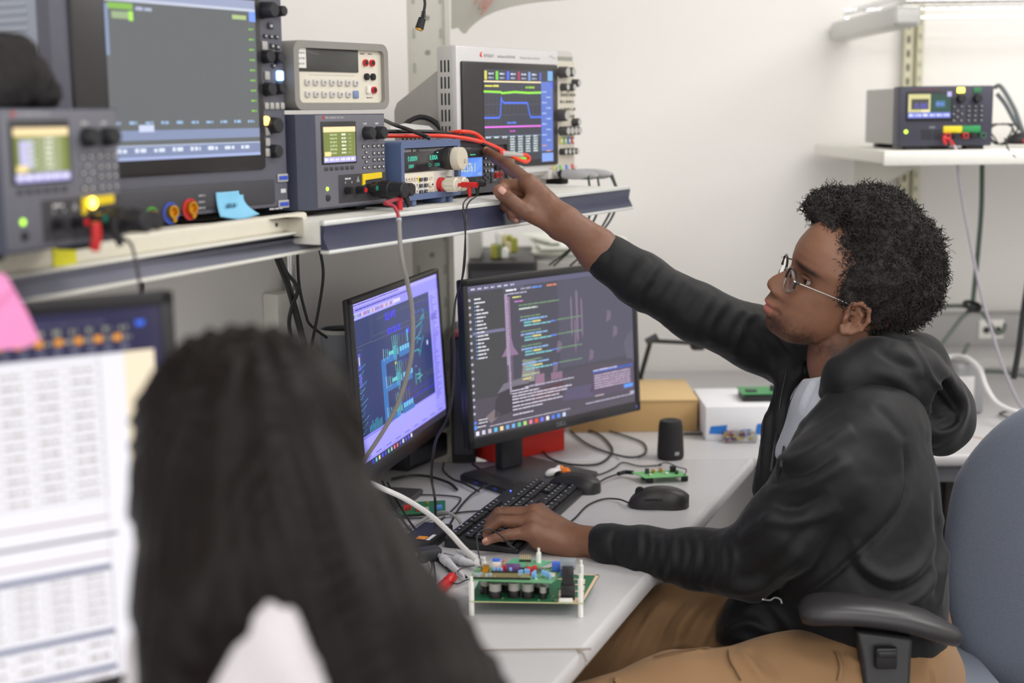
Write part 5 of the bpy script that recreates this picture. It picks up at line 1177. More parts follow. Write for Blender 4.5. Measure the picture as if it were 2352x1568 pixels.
Bt = np.array([(-.084, .078), (-.080, .070), (-.073, .046), (-.062, .022), (-.050, .004), (-.03, -.035), (0, -.075), (.03, -.088), (.06, -.086), (.09, -.068), (.11, -.045), (.122, -.018), (.128, .015)])
f_top = interp(lp, lp[:, 1].max()); umax = lp[:, 1].max()
rows = []
for u in us:
    Wd = np.interp(u, Wt[:, 0], Wt[:, 1]); Bk = np.interp(u, Bt[:, 0], Bt[:, 1])
    if u <= umax: Fb = interp(lb, u); Fp = interp(lp, u)
    else:
        q = (u - umax) / (u_top - umax); Fb = Fp = f_top + (.03 - f_top) * q ** 1.8
    fc = Bk + (Fb - Bk) * .42; c, s_ = np.cos(th), np.sin(th); e = .86
    f = np.where(c > 0, fc + (Fb - fc) * np.abs(c) ** (e), fc - (fc - Bk) * np.abs(c) ** e); w = Wd * np.sign(s_) * np.abs(s_) ** (e)
    front = np.clip(c, 0, 1) ** .3
    nose = -.01 < u < .0
    zc = u
    un = interp(np.array([(a, b) for a, b in [(lp[i][1], lp[i][1]) for i in (0, 1)]]), u) if False else 0
    # width of the midline relief: narrow on the bridge, wide on the wings, lips, chin
    kw = np.interp(u, [lp[-3, 1], lp[25, 1], lp[23, 1], lp[20, 1], lp[17, 1], lp[15, 1], lp[14, 1], lp[11, 1], lp[8, 1], lp[6, 1], lp[4, 1]], [.022, .019, .024, .025, .023, .014, .019, .015, .0095, .009, .03])
    pw = 2.0
    d_ = (Fp - Fb) * np.exp(-(np.abs(w) / kw) ** pw) * front
    eu = loc(1828, 622)[1]
    for sg in (-1, 1):
        d_ -= .013 * np.exp(-((w - sg * .031) / .016) ** 2 - ((u - eu) / .011) ** 2) * front
        d_ += .005 * np.exp(-((w - sg * .033) / .020) ** 2 - ((u - eu - .020) / .007) ** 2) * front
        d_ += .006 * np.exp(-((w - sg * .046) / .016) ** 2 - ((u - eu + .030) / .016) ** 2) * front
        nu = lp[13, 1]; d_ += .007 * np.exp(-((w - sg * .0145) / .0062) ** 2 - ((u - nu) / .0085) ** 2) * front
        mu_ = lp[19, 1]; d_ -= .004 * np.exp(-((w - sg * .026) / .006) ** 2 - ((u - mu_) / .006) ** 2) * front
        d_ += .004 * np.exp(-((w - sg * .038) / .012) ** 2 - ((u - mu_ - .006) / .02) ** 2) * front
    d_ -= .0035 * np.exp(-((u - lp[19, 1]) / .0016) ** 2) * np.exp(-(w / .024) ** 4) * front
    rows.append(np.column_stack([f + d_, w, np.full(nt_, zc)]))
R_ = np.array(rows); n_u = len(us)
HV = R_.reshape(-1, 3); HFc = [(i * nt_ + j, i * nt_ + (j + 1) % nt_, (i + 1) * nt_ + (j + 1) % nt_, (i + 1) * nt_ + j) for i in range(n_u - 1) for j in range(nt_)]
HFc += [tuple(range(nt_))[::-1], tuple(range((n_u - 1) * nt_, n_u * nt_))]
def h2w(q): q = np.asarray(q, float); return HO + q[..., 0:1] * HF + q[..., 1:2] * HL + q[..., 2:3] * HU
# ears in head-local coordinates
def ear(sg):
    c = np.array([.016, sg * .072, .006])
    def f(p):
        q = (p - c) / .90; q = q * np.array([1, sg, 1])
        hel = [((.014, .002, .010), .0040), ((.010, .006, .027), .0042), ((-.004, .012, .035), .0044), ((-.020, .015, .028), .0044), ((-.027, .016, .008), .0042), ((-.022, .014, -.012), .0042), ((-.010, .009, -.024), .0052), ((.004, .006, -.028), .0062), ((.010, .003, -.020), .0050)]
        d = chain(q, [(np.array(a), r) for a, r in hel], .004)
        d = smin(d, chain(q, [(np.array(a), r) for a, r in [((-.002, .006, .024), .0035), ((-.014, .010, .014), .0036), ((-.014, .010, -.004), .0036), ((-.006, .007, -.016), .004)]], .003), .004)
        plate = ell(q, (-.007, .004, .002), (.021, .0042, .032)); d = smin(d, plate, .004)
        d = smin(d, ell(q, (.010, .004, -.004), (.005, .006, .008)), .003)
        return smax(d, -ell(q, (.000, .010, -.004), (.007, .008, .011)), .003)
    lo = c + np.array([-.036, -.02 if sg > 0 else -.026, -.042]); hi = c + np.array([.024, .026 if sg > 0 else .02, .044])
    return sn_mesh(f, lo, hi, .0013)
parts = [(h2w(HV), HFc)]
for sg in (1, -1): P_, F_ = ear(sg); parts.append((h2w(P_), [tuple(x) for x in F_]))
nk = lambda p: smin(chain(p, [(A_(1938, 745, 2.38), .056), (A_(1938, 830, 2.39), .056), (A_(1962, 930, 2.42), .068)], .02), chain(p, [(A_(1975, 930, 2.42), .07), (A_(1985, 1000, 2.42), .10)], .03), .03)
P_, F_ = sn_mesh(nk, A_(1950, 900, 2.4) - .26, A_(1960, 830, 2.4) + .24, .005); parts.append((P_, [tuple(x) for x in F_]))
mb = MB()
for v, f in parts: mb.add(v, f)
tmp = mb.build('tmp_head', SKIN, attr=False)
rm = tmp.modifiers.new('r', 'REMESH'); rm.mode = 'VOXEL'; rm.voxel_size = .0019; rm.use_smooth_shade = True
dg = bpy.context.evaluated_depsgraph_get(); me = bpy.data.meshes.new_from_object(tmp.evaluated_get(dg))
PH = np.empty(len(me.vertices) * 3); me.vertices.foreach_get('co', PH); PH = PH.reshape(-1, 3)
FH = np.array([tuple(p.vertices) if len(p.vertices) == 4 else tuple(p.vertices) + (p.vertices[-1],) for p in me.polygons])
bpy.data.objects.remove(tmp); bpy.data.meshes.remove(me)
PH = relax(PH, FH, 3, .5)
q = PH - HO; lf, ls, lu = q @ HF, q @ HL, q @ HU
def G(x, c, w): return np.exp(-((x - c) / w) ** 2)
colH = np.tile(base, (len(PH), 1)); isf = lf > .03
mouth_u = lp[19, 1]; eu = loc(1828, 622)[1]
lipm = np.clip(G(ls, 0, .022) ** 2 * 1.3, 0, 1) * np.clip(1.25 * np.exp(-((lu - mouth_u + .0005) / .0085) ** 4), 0, 1) * (lf > .085)
colH += (np.array(S(176, 104, 96)[:3]) - colH) * lipm[:, None] * .9
stub = np.clip(np.exp(-((lu + .062) / .026) ** 2) * (lf > -.005) * (lf < .125), 0, 1) * (.75 + .4 * vnoise(PH, 60) + .3 * vnoise(PH, 260)) + .7 * G(lu, lp[15, 1] - .001, .004) * G(ls, 0, .022) * (lf > .1)
colH *= (1 - .72 * np.clip(stub, 0, 1) * (1 - lipm))[:, None]
for sg in (-1, 1):
    br = np.exp(-((ls - sg * .036) / .021) ** 4) * G(lu, eu + .021 - .10 * np.maximum(np.abs(ls) - .04, 0), .0048) * isf
    colH += (np.array(S(26, 20, 18)[:3]) - colH) * np.clip(br * 1.3, 0, 1)[:, None] * .9
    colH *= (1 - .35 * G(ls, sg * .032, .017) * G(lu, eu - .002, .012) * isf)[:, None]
# ---------- hands
def finger(p, J, R, k=.003): return chain(p, list(zip(J, R)), k)
def pal(p, pts, k): return None
def surf(f, pts, pad, h): P = np.array(pts); return sn_mesh(f, P.min(0) - pad, P.max(0) + pad, h)
r_ = ray(1112, 341); dm_n = np.array([math.sin(YDm), -math.cos(YDm), 0]); tipd = float(((PD - CAM) @ dm_n) / (r_ @ dm_n)) - .012
T = tipd
T0 = 2.49
tip = A_(1112, 341, T); idx = [A_(1116, 346, T), A_(1138, 362, T - .030), A_(1164, 378, T - .062), A_(1212, 420, T0 + .005)]
mid = [A_(1157, 436, T0 + .020), A_(1150, 446, T0 + .010), A_(1158, 424, T0 + .030), A_(1222, 428, T0 + .012)]
ringf = [A_(1178, 490, T0 + .012), A_(1160, 474, T0 + .008), A_(1158, 440, T0 + .030), A_(1232, 440, T0 + .026)]
pin = [A_(1188, 505, T0 + .020), A_(1176, 496, T0 + .020), A_(1168, 468, T0 + .030), A_(1242, 456, T0 + .038)]
thb = [A_(1146, 438, T0 - .016), A_(1170, 458, T0 - .018), A_(1206, 486, T0 - .016), A_(1262, 512, T0 - .000)]
wr = A_(1304, 512, T0 - .010); TT = T; T = T0
RH = [(idx, (.0090, .0108, .0126, .0135)), (mid, (.0082, .0095, .0108, .0125)), (ringf, (.0080, .0092, .0105, .012)), (pin, (.0070, .0080, .0092, .011)), (thb, (.0112, .0126, .0140, .0165))]
def fR(p):
    d = None
    for J, R in RH[:4]:
        e = finger(p, J, R); d = e if d is None else smin(d, e, .0022)
    palm = smin(rcone(p, idx[3], A_(1290, 500, T - .008), .0150, .019), rcone(p, mid[3], A_(1296, 508, T), .0155, .020), .012)
    palm = smin(palm, rcone(p, ringf[3], A_(1290, 518, T + .006), .0150, .019), .012); palm = smin(palm, rcone(p, pin[3], A_(1280, 528, T + .012), .0140, .016), .012)
    palm = smin(palm, rcone(p, A_(1215, 470, T - .006), A_(1275, 516, T), .015, .017), .014)
    d = smin(d, palm, .007); th_ = finger(p, thb, RH[4][1], .004); d = smin(d, th_, .006)
    arm = smin(rcone(p, A_(1298, 502, T - .004), A_(1378, 560, T + .0), .0205, .027), rcone(p, A_(1296, 518, T + .004), A_(1372, 592, T + .01), .0185, .027), .02)
    arm = smin(arm, rcone(p, A_(1375, 577, T), A_(1470, 640, T), .031, .036), .02)
    return smin(d, arm, .016)
PR, FR = surf(fR, [tip, thb[0], pin[0], A_(1470, 640, T)], .045, .0014)
# left hand on the keyboard
KZ = .772
k0 = onz(1116, 1243, KZ + .006) - MO; k1 = onz(1118, 1228, KZ + .006) - MO; k2 = onz(1124, 1214, KZ + .006) - MO; k3 = onz(1128, 1196, KZ + .006) - MO
DK = dep_k = float((k0 + MO - CAM) @ FW)
pinL = [k0, A_(1134, 1236, DK + .0), A_(1162, 1228, DK - .0), A_(1222, 1222, DK + .004)]
rinL = [k1, A_(1122, 1214, DK + .030), A_(1148, 1196, DK + .030), A_(1222, 1200, DK + .026)]
midL = [k2, A_(1126, 1200, DK + .055), A_(1146, 1178, DK + .052), A_(1228, 1180, DK + .046)]
idxL = [k3, A_(1136, 1192, DK + .080), A_(1158, 1178, DK + .076), A_(1240, 1178, DK + .068)]
thL = [onz(1150, 1252, KZ + .010) - MO + np.array([0, .05, 0]), A_(1180, 1232, DK + .080), A_(1230, 1232, DK + .060), A_(1290, 1240, DK + .03)]
RL = [(pinL, (.0068, .0078, .0092, .012)), (rinL, (.0075, .0088, .0102, .013)), (midL, (.0078, .0092, .0106, .0135)), (idxL, (.0078, .0090, .0105, .0135)), (thL, (.0088, .0105, .0122, .015))]
wL0 = A_(1330, 1238, DK + .03)
def fL(p):
    d = None
    for J, R in RL:
        e = finger(p, J, R); d = e if d is None else smin(d, e, .002)
    for J, w_ in ((pinL, A_(1320, 1250, DK + .012)), (rinL, A_(1322, 1240, DK + .022)), (midL, A_(1324, 1232, DK + .034)), (idxL, A_(1322, 1234, DK + .042))):
        d = smin(d, rcone(p, J[3], w_, .0150, .0185), .011)
    d = smin(d, rcone(p, A_(1240, 1245, DK + .012), A_(1310, 1256, DK + .014), .015, .019), .014)
    arm = smin(rcone(p, A_(1318, 1238, DK + .016), A_(1400, 1250, DK - .02), .021, .027), rcone(p, A_(1318, 1244, DK + .036), A_(1400, 1250, DK + .0), .020, .027), .02)
    arm = smin(arm, ell(p, A_(1334, 1226, DK + .010), (.012, .012, .010)), .012)
    return smin(d, smin(arm, rcone(p, A_(1400, 1248, DK - .01), A_(1470, 1262, DK - .05), .0235, .022), .02), .014)
PL_, FL_ = surf(fL, [k0, k3, thL[0], A_(1470, 1262, DK - .05), idxL[2]], .045, .0014)
def handcol(P, fingers):
    c = np.tile(base * .88, (len(P), 1))
    for n_, (J, R) in enumerate(fingers):
        t_ = np.asarray(J[0]); d0 = np.linalg.norm(P - t_, axis=1); ax = (t_ - J[1]) / np.linalg.norm(t_ - J[1])
        pad = np.clip(1.25 - d0 / .013, 0, 1); c += (np.array(S(190, 136, 120)[:3]) - c) * (pad * .75)[:, None]
        for q_ in J[1:3]:
            k_ = np.exp(-(np.linalg.norm(P - q_, axis=1) / (R[2] * 1.25)) ** 4); c *= (1 - .22 * k_)[:, None]
    return c
cR = handcol(PR, RH); cL = handcol(PL_, RL)
for P_, N_, sc in ((PR, vnormals(PR, FR), 1), (PL_, vnormals(PL_, FL_), 1)): P_ += N_ * (vnoise(P_, 130) * .00035 + vnoise(P_, 45) * .0007)[:, None]
# finger creases
def creases(P, Fq, fingers):
    N_ = vnormals(P, Fq)
    for J, R in fingers:
        for (a, b, rr_) in ((J[1], J[0], R[1]), (J[2], J[1], R[2])):
            ax = (b - a) / np.linalg.norm(b - a)
            for o_ in (-.0022, 0, .0022):
                s_ = (P - a) @ ax - o_; rd = np.linalg.norm((P - a) - np.outer((P - a) @ ax, ax), axis=1); P -= N_ * (.00045 * np.exp(-(s_ / .0006) ** 2) * (rd < rr_ * 1.5))[:, None]
creases(PR, FR, RH); creases(PL_, FL_, RL)
# knuckle bumps and tendons on the backs
def bump(P, Fq, c, r, a): N_ = vnormals(P, Fq); P += N_ * (a * np.exp(-(np.linalg.norm(P - c, axis=1) / r) ** 2))[:, None]
for c_ in (A_(1220, 405, T - .006), A_(1172, 372, TT - .070)): bump(PR, FR, c_, .009, .0022)
bump(PR, FR, A_(1316, 492, T - .012), .012, .0025)
for J in (idxL, midL, rinL, pinL): bump(PL_, FL_, J[3] + np.array([0, 0, .012]), .008, .0025)
# rest of the body, hidden by the clothes
def fB(p):
    d = chain(p, [(A_(1985, 1000, 2.42), .105), (A_(1980, 1250, 2.40), .115), (A_(2010, 1480, 2.38), .13)], .05)
    d = smin(d, chain(p, [(A_(1990, 1000, 2.28), .055), (A_(1900, 1100, 2.24), .048), (A_(1800, 1218, 2.24), .040), (A_(1715, 1290, 2.27), .036), (A_(1600, 1282, 2.32), .032), (A_(1470, 1262, DK - .045), .028)], .01), .02)
    d = smin(d, chain(p, [(A_(1930, 900, 2.52), .055), (A_(1860, 830, 2.55), .048), (A_(1740, 778, 2.54), .040), (A_(1600, 718, T + .02), .036), (A_(1470, 642, T + .01), .033)], .01), .02)
    return d
PB, FB = sn_mesh(fB, A_(1990, 1200, 2.4) - np.array([.48, .32, .34]), A_(1990, 1200, 2.4) + np.array([.20, .32, .42]), .008)
cB = np.tile(base, (len(PB), 1))
Pall = np.vstack([PH, PR, PL_, PB]); o1 = len(PH); o2 = o1 + len(PR); o3 = o2 + len(PL_)
Fall = np.vstack([FH, FR + o1, FL_ + o2, FB + o3]); body = org('body', Pall, Fall, SKIN, man, np.vstack([colH, cR, cL, cB]))
# finger nails
NAIL = mat('pink_nail', S(196, 146, 134), .3)
def nail(c, nrm, ax, w, l):
    nrm = np.asarray(nrm); nrm = nrm / np.linalg.norm(nrm); ax = np.asarray(ax); ax = ax - nrm * (ax @ nrm); ax /= np.linalg.norm(ax); sd = np.cross(nrm, ax); vs = []; fs = []; n = 7
    for i in range(n):
        for j in range(n):
            a, b = -1 + 2 * i / (n - 1), -1 + 2 * j / (n - 1); rr_ = math.sqrt(max(1 - .35 * abs(a * b) ** 2, 0)); vs.append(c + sd * a * w * rr_ + ax * b * l * rr_ + nrm * (.0012 - .0022 * a * a - .0008 * b * b))
    for i in range(n - 1):
        for j in range(n - 1): k = i * n + j; fs.append((k, k + n, k + n + 1, k + 1))
    mb = MB(); mb.add(vs, fs); o = mb.build('fingernail', NAIL, man); so = o.modifiers.new('s', 'SOLIDIFY'); so.thickness = .0006; return o
tc_ = -FW
nail(A_(1118, 342, TT - .0090), np.array([.35, -.75, .65]), idx[0] - idx[1], .0052, .0062)
nail(A_(1153, 437, T - .0290), np.array([.15, -.95, .35]), thb[0] - thb[1], .0062, .0075)
nail(k0 + np.array([-.002, -.005, .0045]), np.array([-.5, -.5, .8]), k0 - pinL[1], .0042, .0050)
nail(pin[0] + np.array([-.002, -.0065, 0]), np.array([-.3, -1, -.1]), pin[0] - pin[1], .004, .005)

# eyes, glasses
for sg in (1, -1):
    ec = h2w(np.array([interp(lb, eu) - .0245, sg * .0275, eu - .001])); mb = MB(); mb.lathe(ec - HF * .0118, HF, [(0, .001), (.002, .0065), (.006, .0103), (.0118, .0118), (.017, .0103), (.0205, .0078)], 24, col=S(150, 138, 128)); mb.lathe(ec + HF * .0085, HF, [(0, .0075), (.0012, .0062), (.0026, .003), (.0028, .0005)], 24, col=S(36, 22, 16)); mb.build('eye', vmat('eye_surface', .12), man)
    mb = MB(); P_ = [h2w(np.array([interp(lb, eu) - .0065 - .10 * abs(k) * .3, sg * (.031 + k * .014), eu + .0055 - 9 * (k * .014) ** 2 * 3])) for k in np.linspace(-1, 1, 9)]; mb.tube(P_, .0024, 8, col=tuple(base * .7) + (1,)); mb.build('eyelid', vmat('lid_skin', .5), man)
GF = mat('dark_glasses_frame', S(40, 34, 36), .25); GM = mat('silver_glasses_metal', S(170, 166, 164), .2, .9)
gl = bpy.data.objects.new('glasses', None); COL.objects.link(gl); gl.parent = man; gl['label'] = 'thin-rimmed glasses with silver side arms'
gf = interp(lb, eu) + .0115; gu = loc(1812, 627)[1] + .0
def oval(sg, k=40):
    o_ = []
    for a in np.linspace(0, 2 * np.pi, k, endpoint=False):
        c, s_ = math.cos(a), math.sin(a); o_.append(h2w(np.array([gf - .0022 * c * c - (.0025 * c), sg * (.033 + .0235 * math.copysign(abs(c) ** .85, c)), gu + .0195 * math.copysign(abs(s_) ** .85, s_)])))
    return o_
for sg in (1, -1):
    O_ = oval(sg); mb = MB(); mb.tube(O_ + [O_[0]], .0011, 8); mb.build('rim', GM, gl)
    mb = MB(); mb.tube([O_[i % 40] + HF * .0003 for i in range(-1, 22)], .0020, 8); mb.build('brow_bar', GF, gl)
    mb = MB(); mb.add([p_ for p_ in O_] + [p_ - HF * .0015 for p_ in O_], [tuple(range(40)), tuple(range(40, 80))[::-1]] + [(i, (i + 1) % 40, 40 + (i + 1) % 40, 40 + i) for i in range(40)]); mb.build('lens', glass('lens_glass', (1, 1, 1, 1), 0.0), gl, smooth=False)
    hp = h2w(np.array([gf - .006, sg * .0600, gu + .008])); ear_ = h2w(np.array([-.004, sg * .074, .022])); md = h2w(np.array([.045, sg * .0755, gu + .006]))
    mb = MB(); mb.rbox(hp - .003, hp + .003, .001); mb.build('hinge', GF, gl)
    mb = MB(); mb.tube(smooth_path([h2w(np.array([gf - .002, sg * .0565, gu + .009])), hp, md, ear_], 6), .0013, 8); mb.build('temple_arm', GM, gl)
mb = MB(); mb.tube(smooth_path([h2w(np.array([gf, -.0105, gu + .004])), h2w(np.array([gf + .003, 0, gu + .008])), h2w(np.array([gf, .0105, gu + .004]))], 6), .0014, 8); mb.build('bridge', GM, gl)

# ---------- hair
HB = [(1935, 500, 2.38, 74), (1992, 505, 2.36, 84), (2052, 540, 2.37, 90), (2088, 600, 2.38, 86), (2075, 670, 2.39, 82), (2040, 720, 2.39, 70), (1985, 580, 2.36, 100), (1880, 500, 2.350, 44), (1902, 530, 2.335, 42), (1868, 492, 2.375, 36), (1926, 588, 2.318, 42), (1924, 636, 2.312, 36), (1944, 668, 2.312, 32), (1958, 686, 2.300, 24), (2006, 738, 2.345, 38), (1998, 712, 2.325, 26), (2000, 660, 2.35, 74), (1898, 478, 2.38, 44), (2130, 620, 2.39, 46), (2115, 680, 2.39, 46), (2125, 545, 2.38, 36), (1940, 640, 2.335, 36), (2020, 480, 2.40, 62)]
def fH(p):
    d = None
    for (x, y, dd, r) in HB:
        c = A_(x, y, dd); r_ = r * mpx - .012; e = ell(p, c, (r_, r_ * 1.0 + .012, r_)) if r > 60 else np.linalg.norm(p - c, axis=1) - r_
        d = e if d is None else smin(d, e, .03)
    q = p - HO; f, s, u = q @ HF, q @ HL, q @ HU
    d = smin(d, ell(p, h2w(np.array([-.005, 0, .060])), (.088, .080, .080)), .02)
    d = d + .0075 * vnoise(p, 42) + .0045 * vnoise(p, 95)
    fb = np.interp(u, [-.06, -.02, .0, .008, .016, .04, .068, .09, .105, .116, .125, .14], [-.01, -.004, .004, .012, .034, .052, .058, .064, .082, .100, .118, .15])
    d = smax(d, (f - fb) * .8, .010)
    earc = ell(np.column_stack([f, s, u]), (.018, .088, -.018), (.030, .03, .019)); d = smax(d, -earc, .006); return smax(d, -(u + .052 + .25 * f) * .8, .012)
PHr, FHr = sn_mesh(fH, A_(2010, 600, 2.38) - .165, A_(2010, 600, 2.38) + .165, .0040)
NH = vnormals(PHr, FHr)
HAIRM = mat('black_curly_hair', S(46, 41, 40), .62, var=.45, scale=240, spec=.35, bump=.8, bscale=700)
hair = org('hair', PHr, FHr, HAIRM, man)
rs = np.random.RandomState(4); ids = rs.choice(len(PHr), 9500, replace=len(PHr) < 9500); cl_ = vnoise(PHr, 70); mb = MB()
kk = 9; tt = np.linspace(0, 1, kk); CV = []; CF = []; nn = 0
for i in ids:
    n_ = NH[i] + rs.normal(0, .35, 3); n_ /= np.linalg.norm(n_); a = rs.normal(size=3); u_ = np.cross(n_, a); u_ /= np.linalg.norm(u_); w_ = np.cross(n_, u_)
    L_ = rs.uniform(.006, .014) * (1 + .9 * cl_[i]) * (1.35 if rs.rand() < .12 else 1); rad = rs.uniform(.0016, .0036); ph = rs.uniform(0, 6.28); tw = rs.uniform(5, 10)
    C_ = PHr[i] + np.outer(tt * L_ - .002, n_) + rad * (np.outer(np.cos(ph + tw * tt), u_) + np.outer(np.sin(ph + tw * tt), w_)); rr_ = rs.uniform(.0007, .0013) * (1 - .55 * tt)
    Tn = np.gradient(C_, axis=0); Tn /= np.linalg.norm(Tn, axis=1)[:, None]; b1 = np.cross(Tn, n_ + .01); b1 /= np.linalg.norm(b1, axis=1)[:, None] + 1e-9; b2 = np.cross(Tn, b1)
    V_ = np.stack([C_ + rr_[:, None] * (math.cos(a_) * b1 + math.sin(a_) * b2) for a_ in (0, 2.094, 4.189)], 1).reshape(-1, 3); CV.append(V_)
    for j in range(kk - 1):
        for m_ in range(3): CF.append((nn + j * 3 + m_, nn + j * 3 + (m_ + 1) % 3, nn + (j + 1) * 3 + (m_ + 1) % 3, nn + (j + 1) * 3 + m_))
    nn += 3 * kk
cu = org('hair_curls', np.vstack(CV), np.array(CF), HAIRM, hair); cu['kind'] = 'stuff'
# ---------- clothes
def clothmat(name, col, rough=.75, sheen=.25, var=.12, scale=500, bump=.25):
    return mat(name, col, rough, 0, var, scale, bump, 1400, spec=.3, sheen=sheen)
HOODM = clothmat('black_fleece', S(18, 18, 21), .60, .10)
def polyd(px, py, poly):
    """signed distance in the picture-plane of points to an outline (negative inside)"""
    P_ = np.asarray(poly, float); d = np.full(px.shape, 1e9); ins = np.zeros(px.shape, bool); n = len(P_)
    for i in range(n):
        a, b = P_[i], P_[(i + 1) % n]; e = b - a; w = np.stack([px - a[0], py - a[1]], -1); t_ = np.clip((w @ e) / (e @ e), 0, 1); d = np.minimum(d, np.hypot(w[:, 0] - e[0] * t_, w[:, 1] - e[1] * t_))
        c = (a[1] > py) != (b[1] > py); ins ^= c & (px < (b[0] - a[0]) * (py - a[1]) / (b[1] - a[1] + 1e-9) + a[0])
    return np.where(ins, -d, d)
def pxy(P):
    v = P + MO - CAM; d = v @ FW; x = v @ R0 / d; y = v @ U0 / d
    return CX + F * (x * math.cos(RO) - y * math.sin(RO)), CY - F * (x * math.sin(RO) + y * math.cos(RO)), d
def foldset(P, N, folds, dmax=None):
    """ridges and creases pressed into the cloth along drawn lines (pixel polylines laid on the near side of the garment)"""
    X, Y, D = pxy(P); near = 1 / (1 + np.exp(-(-(N @ FW)) * 8)); out = np.zeros(len(P))
    for (pts, wd, amp) in folds:
        pts = smooth_path([(a, b, 0) for a, b in pts], 5)[:, :2]; best = np.full(len(P), 1e9); L_ = len(pts); par = np.zeros(len(P))
        lo = pts.min(0) - 3 * wd; hi = pts.max(0) + 3 * wd; sel = np.where((X > lo[0]) & (X < hi[0]) & (Y > lo[1]) & (Y < hi[1]))[0]
        x, y = X[sel], Y[sel]; bd = np.full(len(sel), 1e9); bp = np.zeros(len(sel))
        for i in range(L_ - 1):
            a, b = pts[i], pts[i + 1]; e = b - a; t_ = np.clip(((x - a[0]) * e[0] + (y - a[1]) * e[1]) / (e @ e + 1e-9), 0, 1); dd = np.hypot(x - a[0] - e[0] * t_, y - a[1] - e[1] * t_); m = dd < bd; bd[m] = dd[m]; bp[m] = (i + t_[m]) / (L_ - 1)
        out[sel] += amp * np.exp(-(bd / wd) ** 2) * np.sin(np.clip(bp, 0, 1) * np.pi) ** .5
    return out * near
# sleeves and trunk of the hoodie
farS = [(A_(1388, 586, T + .005), .0355), (A_(1402, 596, T + .006), .0385), (A_(1470, 642, T + .01), .046), (A_(1600, 718, T + .02), .0500), (A_(1740, 778, 2.54), .056), (A_(1860, 830, 2.55), .066), (A_(1930, 900, 2.52), .080)]
nearS = [(A_(1384, 1246, DK - .010), .0275), (A_(1398, 1250, DK - .016), .0325), (A_(1480, 1264, DK - .045), .0375), (A_(1600, 1284, 2.31), .0475), (A_(1715, 1292, 2.26), .056), (A_(1800, 1218, 2.22), .064), (A_(1900, 1100, 2.22), .074), (A_(1990, 1000, 2.26), .078)]
def fHood(p):
    tr = smin(chain(p, [(A_(1985, 1000, 2.31), .105), (A_(1965, 1150, 2.30), .128), (A_(1975, 1330, 2.30), .130), (A_(1990, 1450, 2.30), .128)], .03), chain(p, [(A_(1960, 960, 2.50), .105), (A_(1930, 1100, 2.50), .125), (A_(1950, 1330, 2.48), .130), (A_(1970, 1450, 2.46), .128)], .03), .06)
    tr = smin(tr, chain(p, [(A_(1800, 860, 2.50), .012), (A_(1785, 980, 2.47), .022), (A_(1775, 1120, 2.44), .035)], .02), .045)
    tr = smin(tr, chain(p, [(A_(1880, 1400, 2.36), .09), (A_(1745, 1440, 2.34), .065), (A_(1700, 1470, 2.33), .035)], .03), .04)
    X, Y, D = pxy(p)
    hem = np.interp(X, [1600, 1640, 1700, 1860, 2000, 2110, 2180], [1480, 1482, 1480, 1488, 1500, 1530, 1540]); tr = smax(tr, (Y - hem) / F * D, .012)
    d = smin(tr, chain(p, farS, .02), .035); d = smin(d, chain(p, nearS, .02), .018)
    # collar opening towards the chest
    op = polyd(X, Y, [(1934, 838), (1925, 862), (1905, 893), (1880, 925), (1846, 962), (1812, 990), (1806, 990), (1815, 910), (1832, 880), (1850, 855), (1850, 830)]) / F * 2.4
    d = smax(d, -np.maximum(op, D - 2.60), .004)
    return d
PZ, FZ = sn_mesh(fHood, A_(1990, 1200, 2.4) - np.array([.52, .36, .27]), A_(1990, 1200, 2.4) + np.array([.20, .36, .56]), .0049)
PZ = relax(PZ, FZ, 2, .5); NZ = vnormals(PZ, FZ)
folds = []
rf = random.Random(11)
def across(c0, c1, r, k, bow, wd, amp):   # rings of sleeve folds between two centre points
    c0 = np.array(c0, float); c1 = np.array(c1, float); ax = (c1 - c0) / np.linalg.norm(c1 - c0); n = np.array([-ax[1], ax[0]])
    for i in range(k):
        c = c0 + (c1 - c0) * (i + .5 + rf.uniform(-.2, .2)) / k; s_ = rf.uniform(-.25, .25); l = rf.uniform(.7, 1.05)
        folds.append(([tuple(c - n * r * l + ax * (bow * .2 + s_ * 20)), tuple(c - n * r * .3 + ax * bow), tuple(c + n * r * .35 + ax * (bow + s_ * 15)), tuple(c + n * r * l - ax * s_ * 20)], wd * rf.uniform(.7, 1.3), amp * rf.uniform(.6, 1.2)))
across((1440, 1268), (1690, 1300), 66, 9, 12, 9, .0050)
across((1455, 640), (1730, 775), 66, 9, -14, 11, .0042)
